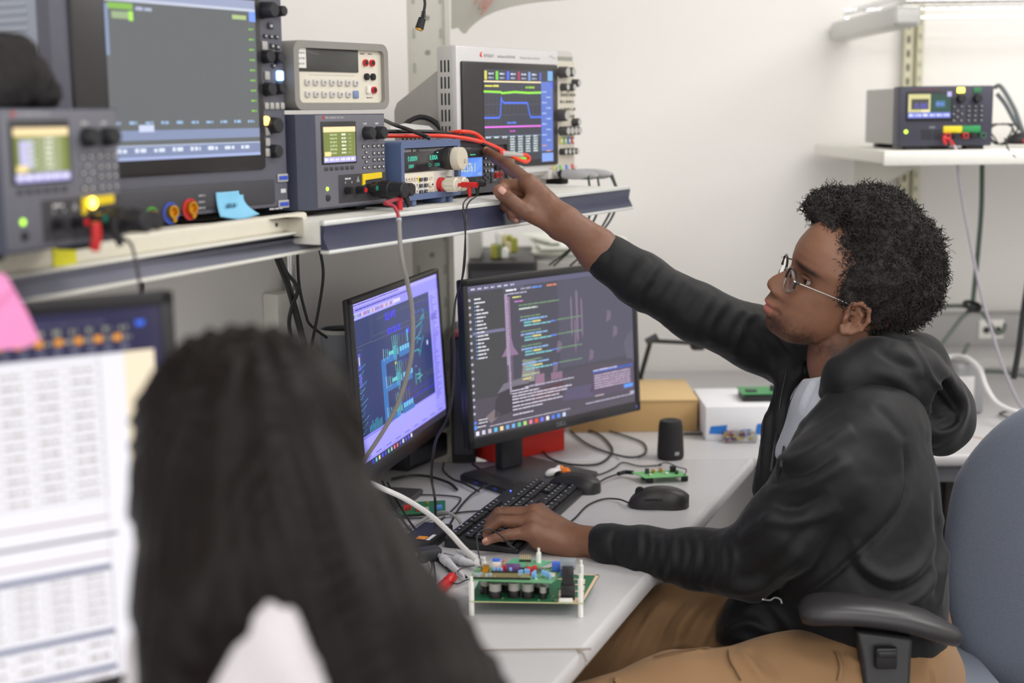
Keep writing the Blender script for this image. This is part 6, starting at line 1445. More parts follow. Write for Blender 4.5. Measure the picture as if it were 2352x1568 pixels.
folds += [([(1400, 575), (1396, 610), (1380, 640)], 5, -.0028), ([(1412, 1215), (1404, 1255), (1418, 1300)], 5, -.0026),
    ([(1790, 1060), (1850, 1050), (1930, 1005), (1960, 990)], 16, .007), ([(1760, 1130), (1830, 1120), (1910, 1080), (1960, 1060)], 16, .007), ([(1750, 1190), (1800, 1200), (1870, 1190), (1930, 1160)], 14, .006),
    ([(1775, 1165), (1840, 1165), (1900, 1130)], 12, -.006), ([(1790, 1090), (1850, 1090), (1920, 1050)], 12, -.006), ([(1700, 1240), (1740, 1210), (1800, 1170)], 16, .006), ([(1690, 1330), (1760, 1310), (1840, 1230), (1900, 1150)], 14, -.004), ([(1640, 1345), (1740, 1350), (1850, 1260)], 12, .004),
    ([(2070, 1020), (2085, 1100), (2060, 1180), (1980, 1260), (1900, 1330), (1810, 1390)], 7, -.0075), ([(2080, 1010), (2040, 960), (2010, 930)], 10, -.004),
    ([(1960, 1240), (1985, 1300), (2050, 1330), (2110, 1300), (2150, 1220)], 14, .009), ([(1950, 1290), (2000, 1345), (2070, 1360), (2140, 1310)], 13, -.006), ([(1960, 1370), (2040, 1395), (2120, 1360), (2160, 1300)], 13, .008), ([(1850, 1400), (1930, 1380), (2020, 1420)], 12, .006), ([(2150, 1120), (2158, 1240), (2150, 1380)], 9, -.006), ([(2165, 1180), (2172, 1260), (2160, 1390)], 6, .006),
    ([(1700, 1400), (1760, 1385), (1800, 1420), (1830, 1470)], 12, .006), ([(1660, 1450), (1720, 1430), (1780, 1460)], 12, .006), ([(1690, 1470), (1760, 1480), (1840, 1474)], 8, .004),
    ([(1985, 1100), (2000, 1180), (1960, 1250)], 22, .004), ([(1900, 1010), (1990, 980), (2050, 1010), (2075, 1080)], 26, .004), ([(1765, 900), (1755, 1010), (1748, 1120)], 5, .004), ([(1778, 860), (1772, 990), (1765, 1110)], 4, -.003), ([(1800, 1000), (1792, 1060), (1790, 1110)], 7, .006), ([(1762, 730), (1790, 790), (1830, 840)], 14, .004), ([(1700, 720), (1760, 800), (1790, 850)], 14, -.004)]
disp = 1.3 * foldset(PZ, NZ, folds) + .0012 * vnoise(PZ, 38) + .0006 * vnoise(PZ, 90)
PZ = PZ + NZ * disp[:, None]; PZ = relax(PZ, FZ, 1, .3)
hoodie = org('hoodie', PZ, FZ, HOODM, man)
# the hood lying on the shoulders
def fC(p):
    X, Y, D = pxy(p)
    outer = chain(p, [(A_(1900, 905, 2.31), .014), (A_(1945, 868, 2.28), .034), (A_(2010, 855, 2.30), .052), (A_(2080, 880, 2.34), .062), (A_(2130, 930, 2.38), .060), (A_(2150, 960, 2.44), .055), (A_(2110, 880, 2.53), .055), (A_(2040, 810, 2.56), .045), (A_(1960, 790, 2.54), .030), (A_(1880, 810, 2.52), .02), (A_(1850, 850, 2.49), .014)], .03)
    outer = smin(outer, chain(p, [(A_(2060, 930, 2.36), .05), (A_(2140, 975, 2.40), .035), (A_(2168, 1010, 2.41), .018)], .02), .03)
    outer = smin(outer, chain(p, [(A_(2030, 800, 2.36), .035), (A_(2110, 830, 2.42), .045), (A_(2180, 930, 2.43), .034), (A_(2192, 975, 2.42), .030)], .02), .02)
    d = smax(outer, -chain(p, [(A_(1940, 740, 2.38), .052), (A_(1935, 850, 2.39), .054), (A_(1900, 950, 2.36), .05)], .01), .012)
    # hollow of the hood
    hol = chain(p, [(A_(2088, 800, 2.355), .006), (A_(2116, 850, 2.330), .013), (A_(2146, 905, 2.318), .024), (A_(2180, 945, 2.330), .024), (A_(2150, 958, 2.322), .016)], .02)
    return smax(d, -hol, .016)
PC, FC = sn_mesh(fC, A_(2030, 880, 2.42) - np.array([.17, .24, .15]), A_(2030, 880, 2.42) + np.array([.17, .24, .15]), .0042)
PC = relax(PC, FC, 2, .5); NC = vnormals(PC, FC)
fc_ = [([(1870, 955), (1930, 905), (2000, 905), (2060, 935), (2110, 945), (2185, 940)], 8, .005), ([(1860, 968), (1940, 918), (2010, 925), (2080, 980), (2140, 1015)], 7, -.005), ([(2090, 775), (2120, 830), (2140, 870), (2170, 905), (2195, 945)], 6, .007), ([(2050, 790), (2090, 830), (2120, 870)], 12, .007), ([(2010, 800), (2060, 830), (2110, 850)], 9, -.006), ([(1990, 850), (2060, 870), (2110, 915)], 14, .006), ([(1980, 890), (2040, 905), (2090, 930)], 9, -.004), ([(2130, 800), (2180, 870), (2205, 940)], 12, .004), ([(2080, 960), (2140, 970), (2190, 950)], 9, .005), ([(2150, 985), (2180, 975), (2200, 960)], 7, -.005)]
PC = PC + NC * (foldset(PC, NC, fc_) + .0014 * vnoise(PC, 45))[:, None]
hd = org('hood', PC, FC, HOODM, hoodie)
# zip along the front opening
def surf_pt(px, py, P, off=.001):
    X, Y, D = pxy(P); m = np.hypot(X - px, Y - py) < 8; 
    d = D[m].min() if m.any() else 2.42
    return A_(px, py, d - off)
ZM = mat('zip_tape', S(26, 25, 28), .5)
mb = MB(); mb.tube(smooth_path([surf_pt(x, y, PZ) for x, y in ((1812, 992), (1802, 1020), (1795, 1060), (1790, 1090))], 6), .0022, 8); mb.tube(smooth_path([surf_pt(x, y, PZ) for x, y in ((1806, 850), (1792, 920), (1782, 1000), (1772, 1080))], 6), .0022, 8); mb.build('zipper', ZM, hoodie)
mb = MB(); mb.tube(smooth_path([surf_pt(x, y, PZ, .004) for x, y in ((1752, 1376), (1768, 1378), (1780, 1372), (1792, 1376), (1796, 1385))], 6), .0014, 8); o = mb.build('drawcord_end', mat('white_cord', S(206, 206, 206), .4), hoodie); o['label'] = 'small white loop at the hem'
# t-shirt
TS = clothmat('grey_tshirt', S(196, 200, 212), .8, .15, .08)
def fT(p):
    X, Y, D = pxy(p)
    d = smin(chain(p, [(A_(1945, 960, 2.36), .085), (A_(1940, 1060, 2.38), .105)], .02), chain(p, [(A_(1925, 950, 2.48), .085), (A_(1900, 1050, 2.48), .105)], .02), .05)
    d = smin(d, chain(p, [(A_(1936, 868, 2.385), .060), (A_(1935, 930, 2.40), .082)], .03), .03)
    neck = (855 + 14 * np.clip((1925 - X) / 60, 0, 1) - Y) / F * D; d = smax(d, neck, .003)
    return smax(d, (Y - 1060) / F * D, .01)
PT, FT = sn_mesh(fT, A_(1930, 960, 2.42) - np.array([.16, .2, .15]), A_(1930, 960, 2.42) + np.array([.16, .2, .12]), .005)
NT = vnormals(PT, FT); PT = PT + NT * foldset(PT, NT, [([(1868, 868), (1850, 900), (1830, 950)], 4, .003), ([(1878, 872), (1862, 905), (1842, 950)], 4, -.003), ([(1862, 862), (1890, 876), (1918, 864)], 3, .0015)])[:, None]
org('tshirt', PT, FT, TS, man)
# trousers
TANM = clothmat('tan_trousers', S(142, 110, 78), .8, .1, .08, 700)
LEGN = [(A_(2010, 1560, 2.27), .110), (A_(1800, 1610, 2.22), .098), (A_(1560, 1640, 2.17), .088), (A_(1290, 1700, 2.10), .074)]
LEGF = [(A_(1960, 1500, 2.44), .105), (A_(1760, 1475, 2.44), .096), (A_(1580, 1450, 2.45), .085), (A_(1380, 1500, 2.44), .076), (A_(1200, 1560, 2.42), .068)]
kn, kf = LEGN[-1][0], LEGF[-1][0]
footn = np.array([kn[0] + .02, kn[1], .10]); footf = np.array([kf[0] + .04, kf[1] + .03, .10])
def fP(p):
    d = smin(chain(p, LEGN, .03), chain(p, LEGF, .03), .012)
    d = smin(d, chain(p, [(A_(2010, 1480, 2.33), .12), (A_(2030, 1560, 2.36), .13)], .03), .04)
    d = smin(d, chain(p, [(kn, .072), (footn, .052)], .02), .02); d = smin(d, chain(p, [(kf, .066), (footf, .052)], .02), .02)
    return smax(d, .09 - p[:, 2], .004)
PP, FP_ = sn_mesh(fP, np.array([-.80, -.45, .07]), np.array([.22, .35, .80]), .0056)
PP = relax(PP, FP_, 2, .5); NP_ = vnormals(PP, FP_)
pf_ = [([(1505, 1345), (1600, 1352), (1690, 1362)], 6, .003), ([(1690, 1370), (1640, 1420), (1600, 1500)], 10, .006), ([(1660, 1368), (1605, 1420), (1570, 1500)], 9, -.005), ([(1620, 1372), (1570, 1430), (1540, 1500)], 10, .006), ([(1575, 1372), (1530, 1430), (1500, 1510)], 9, -.005), ([(1530, 1375), (1480, 1440), (1440, 1520)], 10, .005), ([(1470, 1400), (1420, 1470), (1380, 1540)], 10, .005), ([(1500, 1500), (1560, 1480), (1640, 1486)], 8, .004),
    ([(1670, 1490), (1680, 1520), (1700, 1560)], 4, .004), ([(1690, 1490), (1720, 1520), (1750, 1560)], 8, .004), ([(1720, 1488), (1750, 1520), (1790, 1560)], 8, -.004), ([(1560, 1500), (1640, 1490), (1690, 1486)], 5, .003), ([(1410, 1555), (1412, 1575)], 4, .004), ([(1915, 1495), (1930, 1530), (1925, 1566)], 5, .005), ([(1940, 1500), (1960, 1520), (1985, 1530)], 8, .004), ([(2140, 1530), (2146, 1566)], 4, .004)]
PP = PP + NP_ * (1.7 * foldset(PP, NP_, pf_) + .002 * vnoise(PP, 22))[:, None]
org('trousers', PP, FP_, TANM, man)
mb = MB(); P_ = [A_(x, y, d) for x, y, d in ((2080, 1512, 2.235), (2110, 1522, 2.24), (2145, 1520, 2.26), (2172, 1512, 2.30))]; mb.tube(smooth_path(P_, 6), [.010] * 19, 10); o = mb.build('shirt_tail', mat('blue_patterned_cloth', S(40, 110, 170), .7, var=.6, scale=60), man); o['label'] = 'strip of blue patterned cloth below the hoodie hem'
for ft, nm in ((footn, 0), (footf, 1)):
    P_, F_ = sn_mesh(lambda p: smax(smin(chain(p, [(np.array([ft[0] + .03, ft[1], .06]), .042), (np.array([ft[0] - .06, ft[1], .045]), .040), (np.array([ft[0] - .17, ft[1], .035]), .034)], .03), rcone(p, np.array([ft[0], ft[1], .06]), np.array([ft[0], ft[1], .13]), .042, .040), .03), .002 - p[:, 2], .003), np.array([ft[0] - .23, ft[1] - .07, -.01]), np.array([ft[0] + .10, ft[1] + .07, .19]), .005)
    org('shoe', P_, F_, mat('dark_shoe', S(50, 50, 54), .5), man)

for pts in ([(1672, 1492), (1676, 1515), (1690, 1540), (1702, 1562)], [(1412, 1556), (1410, 1562), (1414, 1567)], [(1918, 1496), (1928, 1530), (1922, 1562)], [(1500, 1508), (1560, 1494), (1630, 1486)]):
    mb = MB(); mb.tube(smooth_path([surf_pt(x, y, PP, .0004) for x, y in pts], 5), .0013, 6); mb.build('seam', mat('dark_tan_stitch', S(104, 78, 52), .8), man)

# ================================================================ the man's chair
CHF = mat('blue_grey_upholstery', S(112, 119, 134), .9, var=.30, scale=420, bump=.5, bscale=900, sheen=.15)
CHB = mat('chair_black_plastic', S(44, 43, 45), .42)
cx_ = at(2010, 1500, 2.42); ch = thing('office_chair', 'blue-grey upholstered office chair with black padded armrests under the man', 'chair', (cx_[0], cx_[1], 0)); CO = np.array([cx_[0], cx_[1], 0])
zseat = .50
mb = MB(); mb.rbox((-.23, -.25, zseat - .075), (.25, .25, zseat), .035, 4); mb.build('seat', CHF, ch)
mb = MB(); mb.rbox((-.20, -.22, zseat - .10), (.24, .22, zseat - .075), .01); mb.build('seat_pan', CHB, ch)
mb = MB(); mb.cyl((0, 0, .12), (0, 0, zseat - .10), .028, n=20); mb.build('gas_lift', CHB, ch)
mb = MB()
for k in range(5):
    a = k * 1.2566 + .4; e_ = np.array([math.cos(a) * .31, math.sin(a) * .31, .075]); mb.tube([(0, 0, .13), e_ * .5 + np.array([0, 0, .062]), e_], [.028, .022, .016], 10)
mb.build('star_base', CHB, ch)
for k in range(5):
    a = k * 1.2566 + .4; e_ = np.array([math.cos(a) * .31, math.sin(a) * .31, .03]); mb = MB(); mb.cyl(e_ - [math.sin(a) * .02, -math.cos(a) * .02, 0], e_ + [math.sin(a) * .02, -math.cos(a) * .02, 0], .029, n=18); mb.build('caster', CHB, ch)
# backrest
bc = at(2442, 1275, 2.52); bn = np.array([-.62, -.78, .10]); bn /= np.linalg.norm(bn); bu = np.array([.66, .0, 1.0]); bu -= bn * (bu @ bn); bu /= np.linalg.norm(bu); bs = np.cross(bn, bu)
def fK(p):
    q = p - (bc - CO); a = q @ bs; b = q @ bu; c = q @ bn + .45 * (a * a) + .25 * b * b
    wv = .240 - .075 * np.clip(-b / .25, 0, 1) + .01 * np.clip(b / .25, 0, 1); e = (np.abs(a) / wv) ** 2.2 + (np.abs(b) / .29) ** 2.2; r2 = (e ** .45 - 1) * .18
    return smax(r2, np.abs(c) - .034, .045)
lo_ = (bc - CO) - .34; hi_ = (bc - CO) + .34
PK, FK = sn_mesh(fK, lo_, hi_, .008); PK = relax(PK, FK, 3, .5); org('backrest', PK, FK, CHF, ch)
bq = bc - CO
mb = MB(); mb.tube(smooth_path([bq - bn * .045 - bu * .10, bq - bn * .07 - bu * .26, bq - bn * .05 - bu * .40 + np.array([-.05, 0, 0]), np.array([.20, .0, zseat - .09])], 8), .022, 12); mb.build('back_support', CHB, ch)
# armrest pads and posts
def armrest(pts, dpost, flip):
    P_ = smooth_path([at(*q) - CO for q in pts], 6); n = len(P_); T_ = np.gradient(P_, axis=0); T_ /= np.linalg.norm(T_, axis=1)[:, None]; mb = MB(); V = []; m = 20
    for i in range(n):
        t_ = i / (n - 1); wv = .047 * (1 - abs(2 * t_ - 1) ** 5 * .55); hv = .0200 * (1 - abs(2 * t_ - 1) ** 6 * .45); sd = np.cross(T_[i], zh); sd /= np.linalg.norm(sd); up = np.cross(sd, T_[i])
        for a in np.linspace(0, 2 * np.pi, m, endpoint=False): c, s_ = math.cos(a), math.sin(a); V.append(P_[i] + sd * wv * math.copysign(abs(c) ** .7, c) + up * hv * (math.copysign(abs(s_) ** .8, s_)) * (1 if s_ > 0 else .85))
    mb.add(V, [(i * m + j, i * m + (j + 1) % m, (i + 1) * m + (j + 1) % m, (i + 1) * m + j) for i in range(n - 1) for j in range(m)] + [tuple(range(m))[::-1], tuple(range((n - 1) * m, n * m))])
    mb.build('armrest', mat('armrest_pad', S(52, 50, 53), .38, bump=.1, bscale=900), ch, angle=60)
    return P_
pa = armrest([(1838, 1412, 2.16), (1880, 1400, 2.155), (1960, 1400, 2.15), (2060, 1414, 2.15), (2140, 1440, 2.16), (2184, 1466, 2.18)], 0, 1)
top_ = at(2020, 1430, 2.15) - CO
mb = MB(); prof_ = [(at(1962, 1440, 2.16), at(2092, 1455, 2.16)), (at(1972, 1500, 2.16), at(2088, 1500, 2.16)), (at(1980, 1570, 2.16), at(2085, 1570, 2.16)), (at(1985, 1640, 2.16), at(2082, 1640, 2.16))]
V = []; 
for a, b in prof_:
    for q, yy in ((a, -.016), (b, -.016), (b, .016), (a, .016)): V.append(q - CO + np.array([0, yy, 0]))
mb.add(V, [(i * 4 + j, i * 4 + (j + 1) % 4, (i + 1) * 4 + (j + 1) % 4, (i + 1) * 4 + j) for i in range(3) for j in range(4)] + [(0, 3, 2, 1), (12, 13, 14, 15)]); o = mb.build('arm_post', CHB, ch, angle=30); bv = o.modifiers.new('b', 'BEVEL'); bv.width = .006; bv.segments = 3
mb = MB(); q = at(2035, 1510, 2.135) - CO; mb.rbox(q + (-.016, -.006, -.017), q + (.016, .006, .017), .003); mb.rbox(q + (-.014, -.009, .002), q + (.014, -.002, .013), .002); mb.build('height_button', mat('arm_button', S(36, 35, 37), .4), ch)
ae = V[-1]; mb = MB(); mb.tube(smooth_path([V[12] * .5 + V[14] * .5 + np.array([0, 0, .02]), V[12] * .5 + V[14] * .5 - np.array([0, -.01, .10]), np.array([.05, -.22, zseat - .11]), np.array([.05, -.10, zseat - .11])], 8), .018, 10); mb.build('arm_bracket', CHB, ch)
mb = MB(); q = np.array([V[12][0], .27, 0]); mb.rbox((q[0] - .05, .255, zseat - .08), (q[0] + .05, .285, .64), .008); mb.build('arm_post', CHB, ch)
mb = MB(); mb.rbox((q[0] - .13, .235, .64), (q[0] + .11, .315, .67), .014, 3); mb.build('armrest', CHB, ch)
# ================================================================ things on the near desk
DZ = .7503
# ---- keyboard
kA = onz(1020, 1257, DZ); kF = onz(1190, 1125, DZ)
kd = (kF - kA)[:2]; KW = float(np.linalg.norm(kd)); ky = math.atan2(kd[1], kd[0]); KX = np.array([math.cos(ky), math.sin(ky), 0]); KY = np.array([-KX[1], KX[0], 0])
# the near long side of the board faces the man (to the right in the photo)
KD = .135
kr = onz(1150, 1300, DZ); 
off = KY * 0
t = thing('keyboard', 'black full-size keyboard with white lettering under the left hand', 'keyboard', tuple(kA), ky)
fr0 = -KD; fr1 = 0.0
mb = MB(); V = [(0, fr0, 0), (KW, fr0, 0), (KW, fr1, 0), (0, fr1, 0), (0, fr0, .010), (KW, fr0, .010), (KW, fr1, .020), (0, fr1, .020)]; mb.add(V, [(0, 3, 2, 1), (4, 5, 6, 7), (0, 1, 5, 4), (1, 2, 6, 5), (2, 3, 7, 6), (3, 0, 4, 7)])
o = mb.build('case', mat('keyboard_case', S(38, 38, 40), .4), t, angle=30); bv = o.modifiers.new('b', 'BEVEL'); bv.width = .003; bv.segments = 2
KM = mat('key_plastic', S(34, 34, 36), .4); nk_ = 0; kmesh = {}
un = KW * .0445
rows_ = [(1.0, [1] * 13 + [2] + [0.25] + [1, 1, 1] + [.25] + [1, 1, 1, 1]), (0, [1.5] + [1] * 12 + [1.5] + [.25] + [1, 1, 1] + [.25] + [1, 1, 1]), (-1, [1.75] + [1] * 11 + [2.25] + [3.5] + [1, 1, 1]), (-2, [2.25] + [1] * 10 + [2.75] + [1.25, 1, 1.25] + [1, 1, 1, 1]), (-3, [1.25, 1.25, 1.25, 6.25, 1.25, 1.25, 1.25, 1.25] + [.25] + [1, 1, 1] + [.25] + [2, 1, 1])]
def keymesh(w):
    k = round(w, 2)
    if k not in kmesh:
        mb = MB(); mb.rbox((-w * un / 2 + .0010, -.0078, 0), (w * un / 2 - .0010, .0078, .0055), .0018, 2, col=S(36, 36, 38)); mb.add([(-.0035, .0005, .0057), (.0002, .0005, .0057), (.0002, .0042, .0057), (-.0035, .0042, .0057)], [(0, 1, 2, 3)], S(190, 194, 204))
        me_ = mb.build('key', vmat('key_surface', .4), None); kmesh[k] = me_
        return me_
    o = kmesh[k].copy(); COL.objects.link(o); return o
def put_key(x, y, w):
    global nk_
    o = keymesh(w); o.parent = t; o.location = (x, y, .010 + .010 * (y - fr0) / KD + .0005); o.rotation_euler = (math.atan2(.010, KD), 0, 0); nk_ += 1
for ri, (rr_i, ws_) in enumerate(rows_):
    x = .012; y = fr1 - .040 - ri * .0185
    for w in ws_:
        wreal = w * un
        gap = (w in (.25, 3.5)) and not (ri == 4 and w == 3.5)
        if not gap and nk_ < 92: put_key(x + wreal / 2, y, w)
        x += wreal
for k in range(12): put_key(.012 + un * (.5 + k + .45 * (k // 4 if k < 12 else 3)), fr1 - .0165, 1)
mb = MB(); mb.cyl((KW * .80, fr1 - .012, .0195), (KW * .80, fr1 - .012, .0205), .0018, n=10, col=S(80, 110, 255)); mb.build('indicator_lamp', vmat('blue_indicator', .4, emit=3.0), t)
kcable = cable('cable', 'thin dark cable looping from behind the keyboard to the mouse', 'cable', [onz(1190, 1118, DZ + .01), onz(1160, 1104, DZ + .012), onz(1100, 1124, DZ + .012), onz(1060, 1160, DZ + .006), onz(1030, 1210, DZ + .004), onz(1005, 1245, DZ + .003)], .0020, CABK)
# second black device under the near corner, with an orange label
p = onz(990, 1262, DZ)
t = thing('docking_station', 'flat black docking box with orange and white labels at the keyboard corner', 'dock', tuple(kA + KY * .012), ky)
mb = MB(); mb.rbox((-.035, 0, 0), (.075, .055, .020), .003); mb.build('body', BLACK, t)
mb = MB(); mb.add([(-.028, .012, .0204), (-.010, .012, .0204), (-.010, .030, .0204), (-.028, .030, .0204)], [(0, 1, 2, 3)], S(236, 150, 40)); mb.add([(-.030, .003, .0204), (.004, .003, .0204), (.004, .010, .0204), (-.030, .010, .0204)], [(0, 1, 2, 3)], S(225, 225, 225))
mb.build('label', PRINT, t, smooth=False)
p = onz(985, 1286, DZ)
t = thing('plug_block', 'small black plug block lying left of the probe', 'plug', (p[0], p[1], DZ), .4)
mb = MB(); mb.rbox((-.02, -.014, 0), (.02, .014, .022), .004); mb.build('body', mat('plug_dark', S(56, 56, 60), .5), t)
mb = MB(); mb.cyl((-.036, 0, .012), (-.02, 0, .012), .004, n=12); mb.build('tip', STEEL, t)
# ---- mice
def mouse(label, p, yaw, L=.118, Wd=.063, H=.038, wheel=True, m=None):
    t = thing('mouse', label, 'mouse', tuple(p), yaw); V = []; nu, nv = 26, 22
    for i in range(nu):
        u = -1 + 2 * i / (nu - 1); hw = Wd / 2 * (max(1 - abs(u) ** 3.2, 0)) ** .45 * (1 - .10 * (1 - abs(u)) * math.cos(u * 2)); hh = H * (max(1 - abs((u - .12) / 1.13) ** 2.3, 0)) ** .6
        for j in range(nv):
            a = math.pi * j / (nv - 1); V.append((u * L / 2, hw * math.copysign(abs(math.cos(a)) ** .75, math.cos(a)), max(hh * math.sin(a) ** .8, .0)))
    Fq = [(i * nv + j, i * nv + j + 1, (i + 1) * nv + j + 1, (i + 1) * nv + j) for i in range(nu - 1) for j in range(nv - 1)] + [(i * nv + nv - 1, i * nv, (i + 1) * nv, (i + 1) * nv + nv - 1) for i in range(nu - 1)]
    mb = MB(); mb.add(V, [f[::-1] for f in Fq]); mb.build('shell', m or mat('mouse_black', S(44, 41, 42), .42, bump=.1, bscale=1500), t, angle=70)
    mb = MB(); mb.cyl((-L * .30, -.004, H * .70), (-L * .30, .004, H * .70), .0095, n=18); mb.build('scroll_wheel', RUBK, t)
    mb = MB(); mb.tube([(-L * .22, -Wd * .47, H * .50), (-L * .05, -Wd * .505, H * .56), (L * .08, -Wd * .49, H * .55)], [.0014, .0024, .0012], 8); mb.build('side_button', RUBK, t)
    return t
pm = onz(1512, 1162, DZ); mouse('black mouse nearest the edge of the desk, seen from its side', pm, math.radians(-8), .116, .062, .039)
pm2 = onz(1328, 1140, DZ); mouse('black mouse behind the keyboard with its cable to the right', onz(1322, 1142, DZ) + np.array([.0, .055, 0]), math.radians(-28), .112, .060, .036)
cable('cable', 'mouse cable running left from the mouse near the desk edge', 'cable', [onz(1446, 1155, DZ + .012), onz(1420, 1146, DZ + .006), onz(1385, 1146, DZ + .003), onz(1350, 1160, DZ + .003), onz(1322, 1188, DZ + .003), onz(1300, 1205, DZ + .003)], .0017, CABK)
cable('cable', 'dark cable with a plug from the rear mouse to the small green board', 'cable', [onz(1368, 1112, DZ + .020), onz(1392, 1098, DZ + .010), onz(1420, 1088, DZ + .010)], .0020, CABK)
cable('cable_plug', 'black plug at the left edge of the small green board', 'plug', [onz(1420, 1088, DZ + .010), onz(1436, 1084, DZ + .010), onz(1454, 1085, DZ + .012)], .0045, RUBK)
# orange and white eraser-like toy
p = onz(1285, 1106, DZ)
t = thing('eraser', 'small orange and white lump on the monitor base beside the rear mouse', 'eraser', (p[0], p[1], DZ + .012), .2)
P_, F_ = sn_mesh(lambda q: smin(smin(ell(q, (-.012, 0, .009), (.014, .009, .008)), ell(q, (.0, .003, .013), (.008, .006, .009)), .004), ell(q, (-.022, 0, .006), (.008, .007, .006)), .004), (-.035, -.015, -.003), (.015, .015, .026), .0014); org('white_part', P_, F_, mat('white_rubber', S(236, 234, 232), .5), t)
P_, F_ = sn_mesh(lambda q: smin(ell(q, (.012, 0, .009), (.011, .008, .008)) + .0012 * np.sin(q[:, 2] * 1500), ell(q, (.004, .002, .015), (.006, .005, .007)), .003), (-.008, -.013, -.003), (.028, .013, .026), .0012); org('orange_part', P_, F_, mat('orange_rubber', S(238, 130, 40), .5), t)
# usb hub strip
a_ = onz(1056, 1104, DZ); b_ = onz(1186, 1146, DZ); v = (b_ - a_)[:2]; yw = math.atan2(v[1], v[0]); Lh = float(np.linalg.norm(v))
t = thing('usb_hub', 'long black hub with a row of blue ports in front of the monitor base', 'hub', (a_[0], a_[1], DZ), yw)
mb = MB(); mb.rbox((0, 0, 0), (Lh, .055, .014), .003); mb.build('body', BLACK, t)
for k in range(4):
    x = Lh * (.30 + .17 * k); mb = MB(); mb.box((x - .006, -.0006, .004), (x + .006, .001, .009)); mb.build('port', mat('port_blue', S(44, 66, 150), .4), t)

# ---- big two-storey circuit board
def box_part(t, name, lo, hi, m, r=.0006, label=None):
    mb = MB(); mb.rbox(lo, hi, r); o = mb.build(name, m, t)
    if label: o['label'] = label
    return o
q0 = onz(1084, 1412, DZ); q1 = onz(1334, 1416, DZ); v = (q1 - q0)[:2]; yb_ = math.atan2(v[1], v[0]); Wb = float(np.linalg.norm(v))
BX = np.array([math.cos(yb_), math.sin(yb_), 0]); BY = np.array([-BX[1], BX[0], 0])
t = thing('circuit_board', 'double-decker circuit board on white standoffs crowded with blue and red parts', 'circuit board', tuple(q0), yb_)
PCB = mat('pcb_green', S(34, 110, 70), .4, var=.25, scale=260); PCB2 = mat('pcb_light_green', S(92, 170, 130), .4, var=.3, scale=320); GOLDR = mat('bare_board_edge', S(226, 196, 160), .5); STW = mat('white_nylon', S(238, 238, 232), .4)
rb_ = random.Random(21); z1_ = .0215; Dp = .105
mb = MB(); mb.prism([(-.004, -.004), (Wb + .004, -.004), (Wb + .026, Dp + .022), (.004, Dp + .022)], 2, z1_, z1_ + .0016, S(40, 112, 74)); mb.add([(Wb + .000, .0, z1_ + .0018), (Wb + .0038, .0, z1_ + .0018), (Wb + .0258, Dp + .0215, z1_ + .0018), (Wb + .0200, Dp + .0215, z1_ + .0018)], [(0, 1, 2, 3)], S(226, 196, 164)); mb.add([(Wb - .01, Dp + .018, z1_ + .0018), (Wb + .024, Dp + .018, z1_ + .0018), (Wb + .025, Dp + .0215, z1_ + .0018), (Wb - .01, Dp + .0215, z1_ + .0018)], [(0, 1, 2, 3)], S(226, 196, 164)); mb.box((-.0042, -.0042, z1_ + .0001), (Wb + .0042, -.0030, z1_ + .0015), S(206, 204, 150))
for (a, b, c, d) in ((Wb - .014, -.004, Wb + .004, .018), (Wb - .004, .0, Wb + .004, Dp), (Wb - .012, Dp - .03, Wb + .004, Dp - .024), (.0, Dp - .004, Wb, Dp), (Wb - .034, -.004, Wb - .031, .05), (Wb - .012, .045, Wb + .004, .05)): mb.add([(a, b, z1_ + .0018), (c, b, z1_ + .0018), (c, d, z1_ + .0018), (a, d, z1_ + .0018)], [(0, 1, 2, 3)], S(226, 196, 164))
for k in range(40): x, y = rb_.uniform(.03, Wb - .02), rb_.uniform(.0, Dp - .01); mb.box((x, y, z1_ + .0016), (x + rb_.uniform(.001, .004), y + rb_.uniform(.001, .003), z1_ + .0026), S(*rb_.choice([(190, 200, 180), (30, 30, 30), (120, 160, 120), (200, 190, 140)])))
mb.build('lower_board', vmat('lower_board_surface', .4), t, smooth=False)
for (x, y, zt) in ((0, 0, .060), (Wb, 0, .066), (0.01, Dp - .01, .060), (Wb - .002, Dp - .02, .060)):
    mb = MB(); mb.cyl((x, y, 0), (x, y, z1_), .0042, n=6); mb.cyl((x, y, z1_ + .0016), (x, y, zt - .008), .0044, n=6); mb.cyl((x, y, zt - .008), (x, y, zt), .0024, n=10); mb.build('standoff', STW, t)
KAP = mat('capacitor_top', S(176, 174, 168), .35, .4)
for (x, y, r, h) in ((.034, .016, .0092, .024), (.062, .020, .0088, .024), (.083, .018, .0088, .024), (.018, .034, .0078, .028), (.048, .044, .0085, .026), (.098, .040, .0070, .022), (.106, .014, .0050, .020), (.108, .034, .0055, .024)):
    mb = MB(); mb.cyl((x, y, z1_ + .0016), (x, y, z1_ + .0016 + h * .45), r * 1.12, n=22, col=S(36, 34, 36)); mb.cyl((x, y, z1_ + h * .45), (x, y, z1_ + h), r, n=22, col=S(168, 166, 160)); mb.cyl((x, y - r * .7, z1_ + .002), (x, y - r * .7, z1_ + h * .55), r * .38, n=12, col=S(186, 184, 178)); mb.build('capacitor', PGLOSS, t)
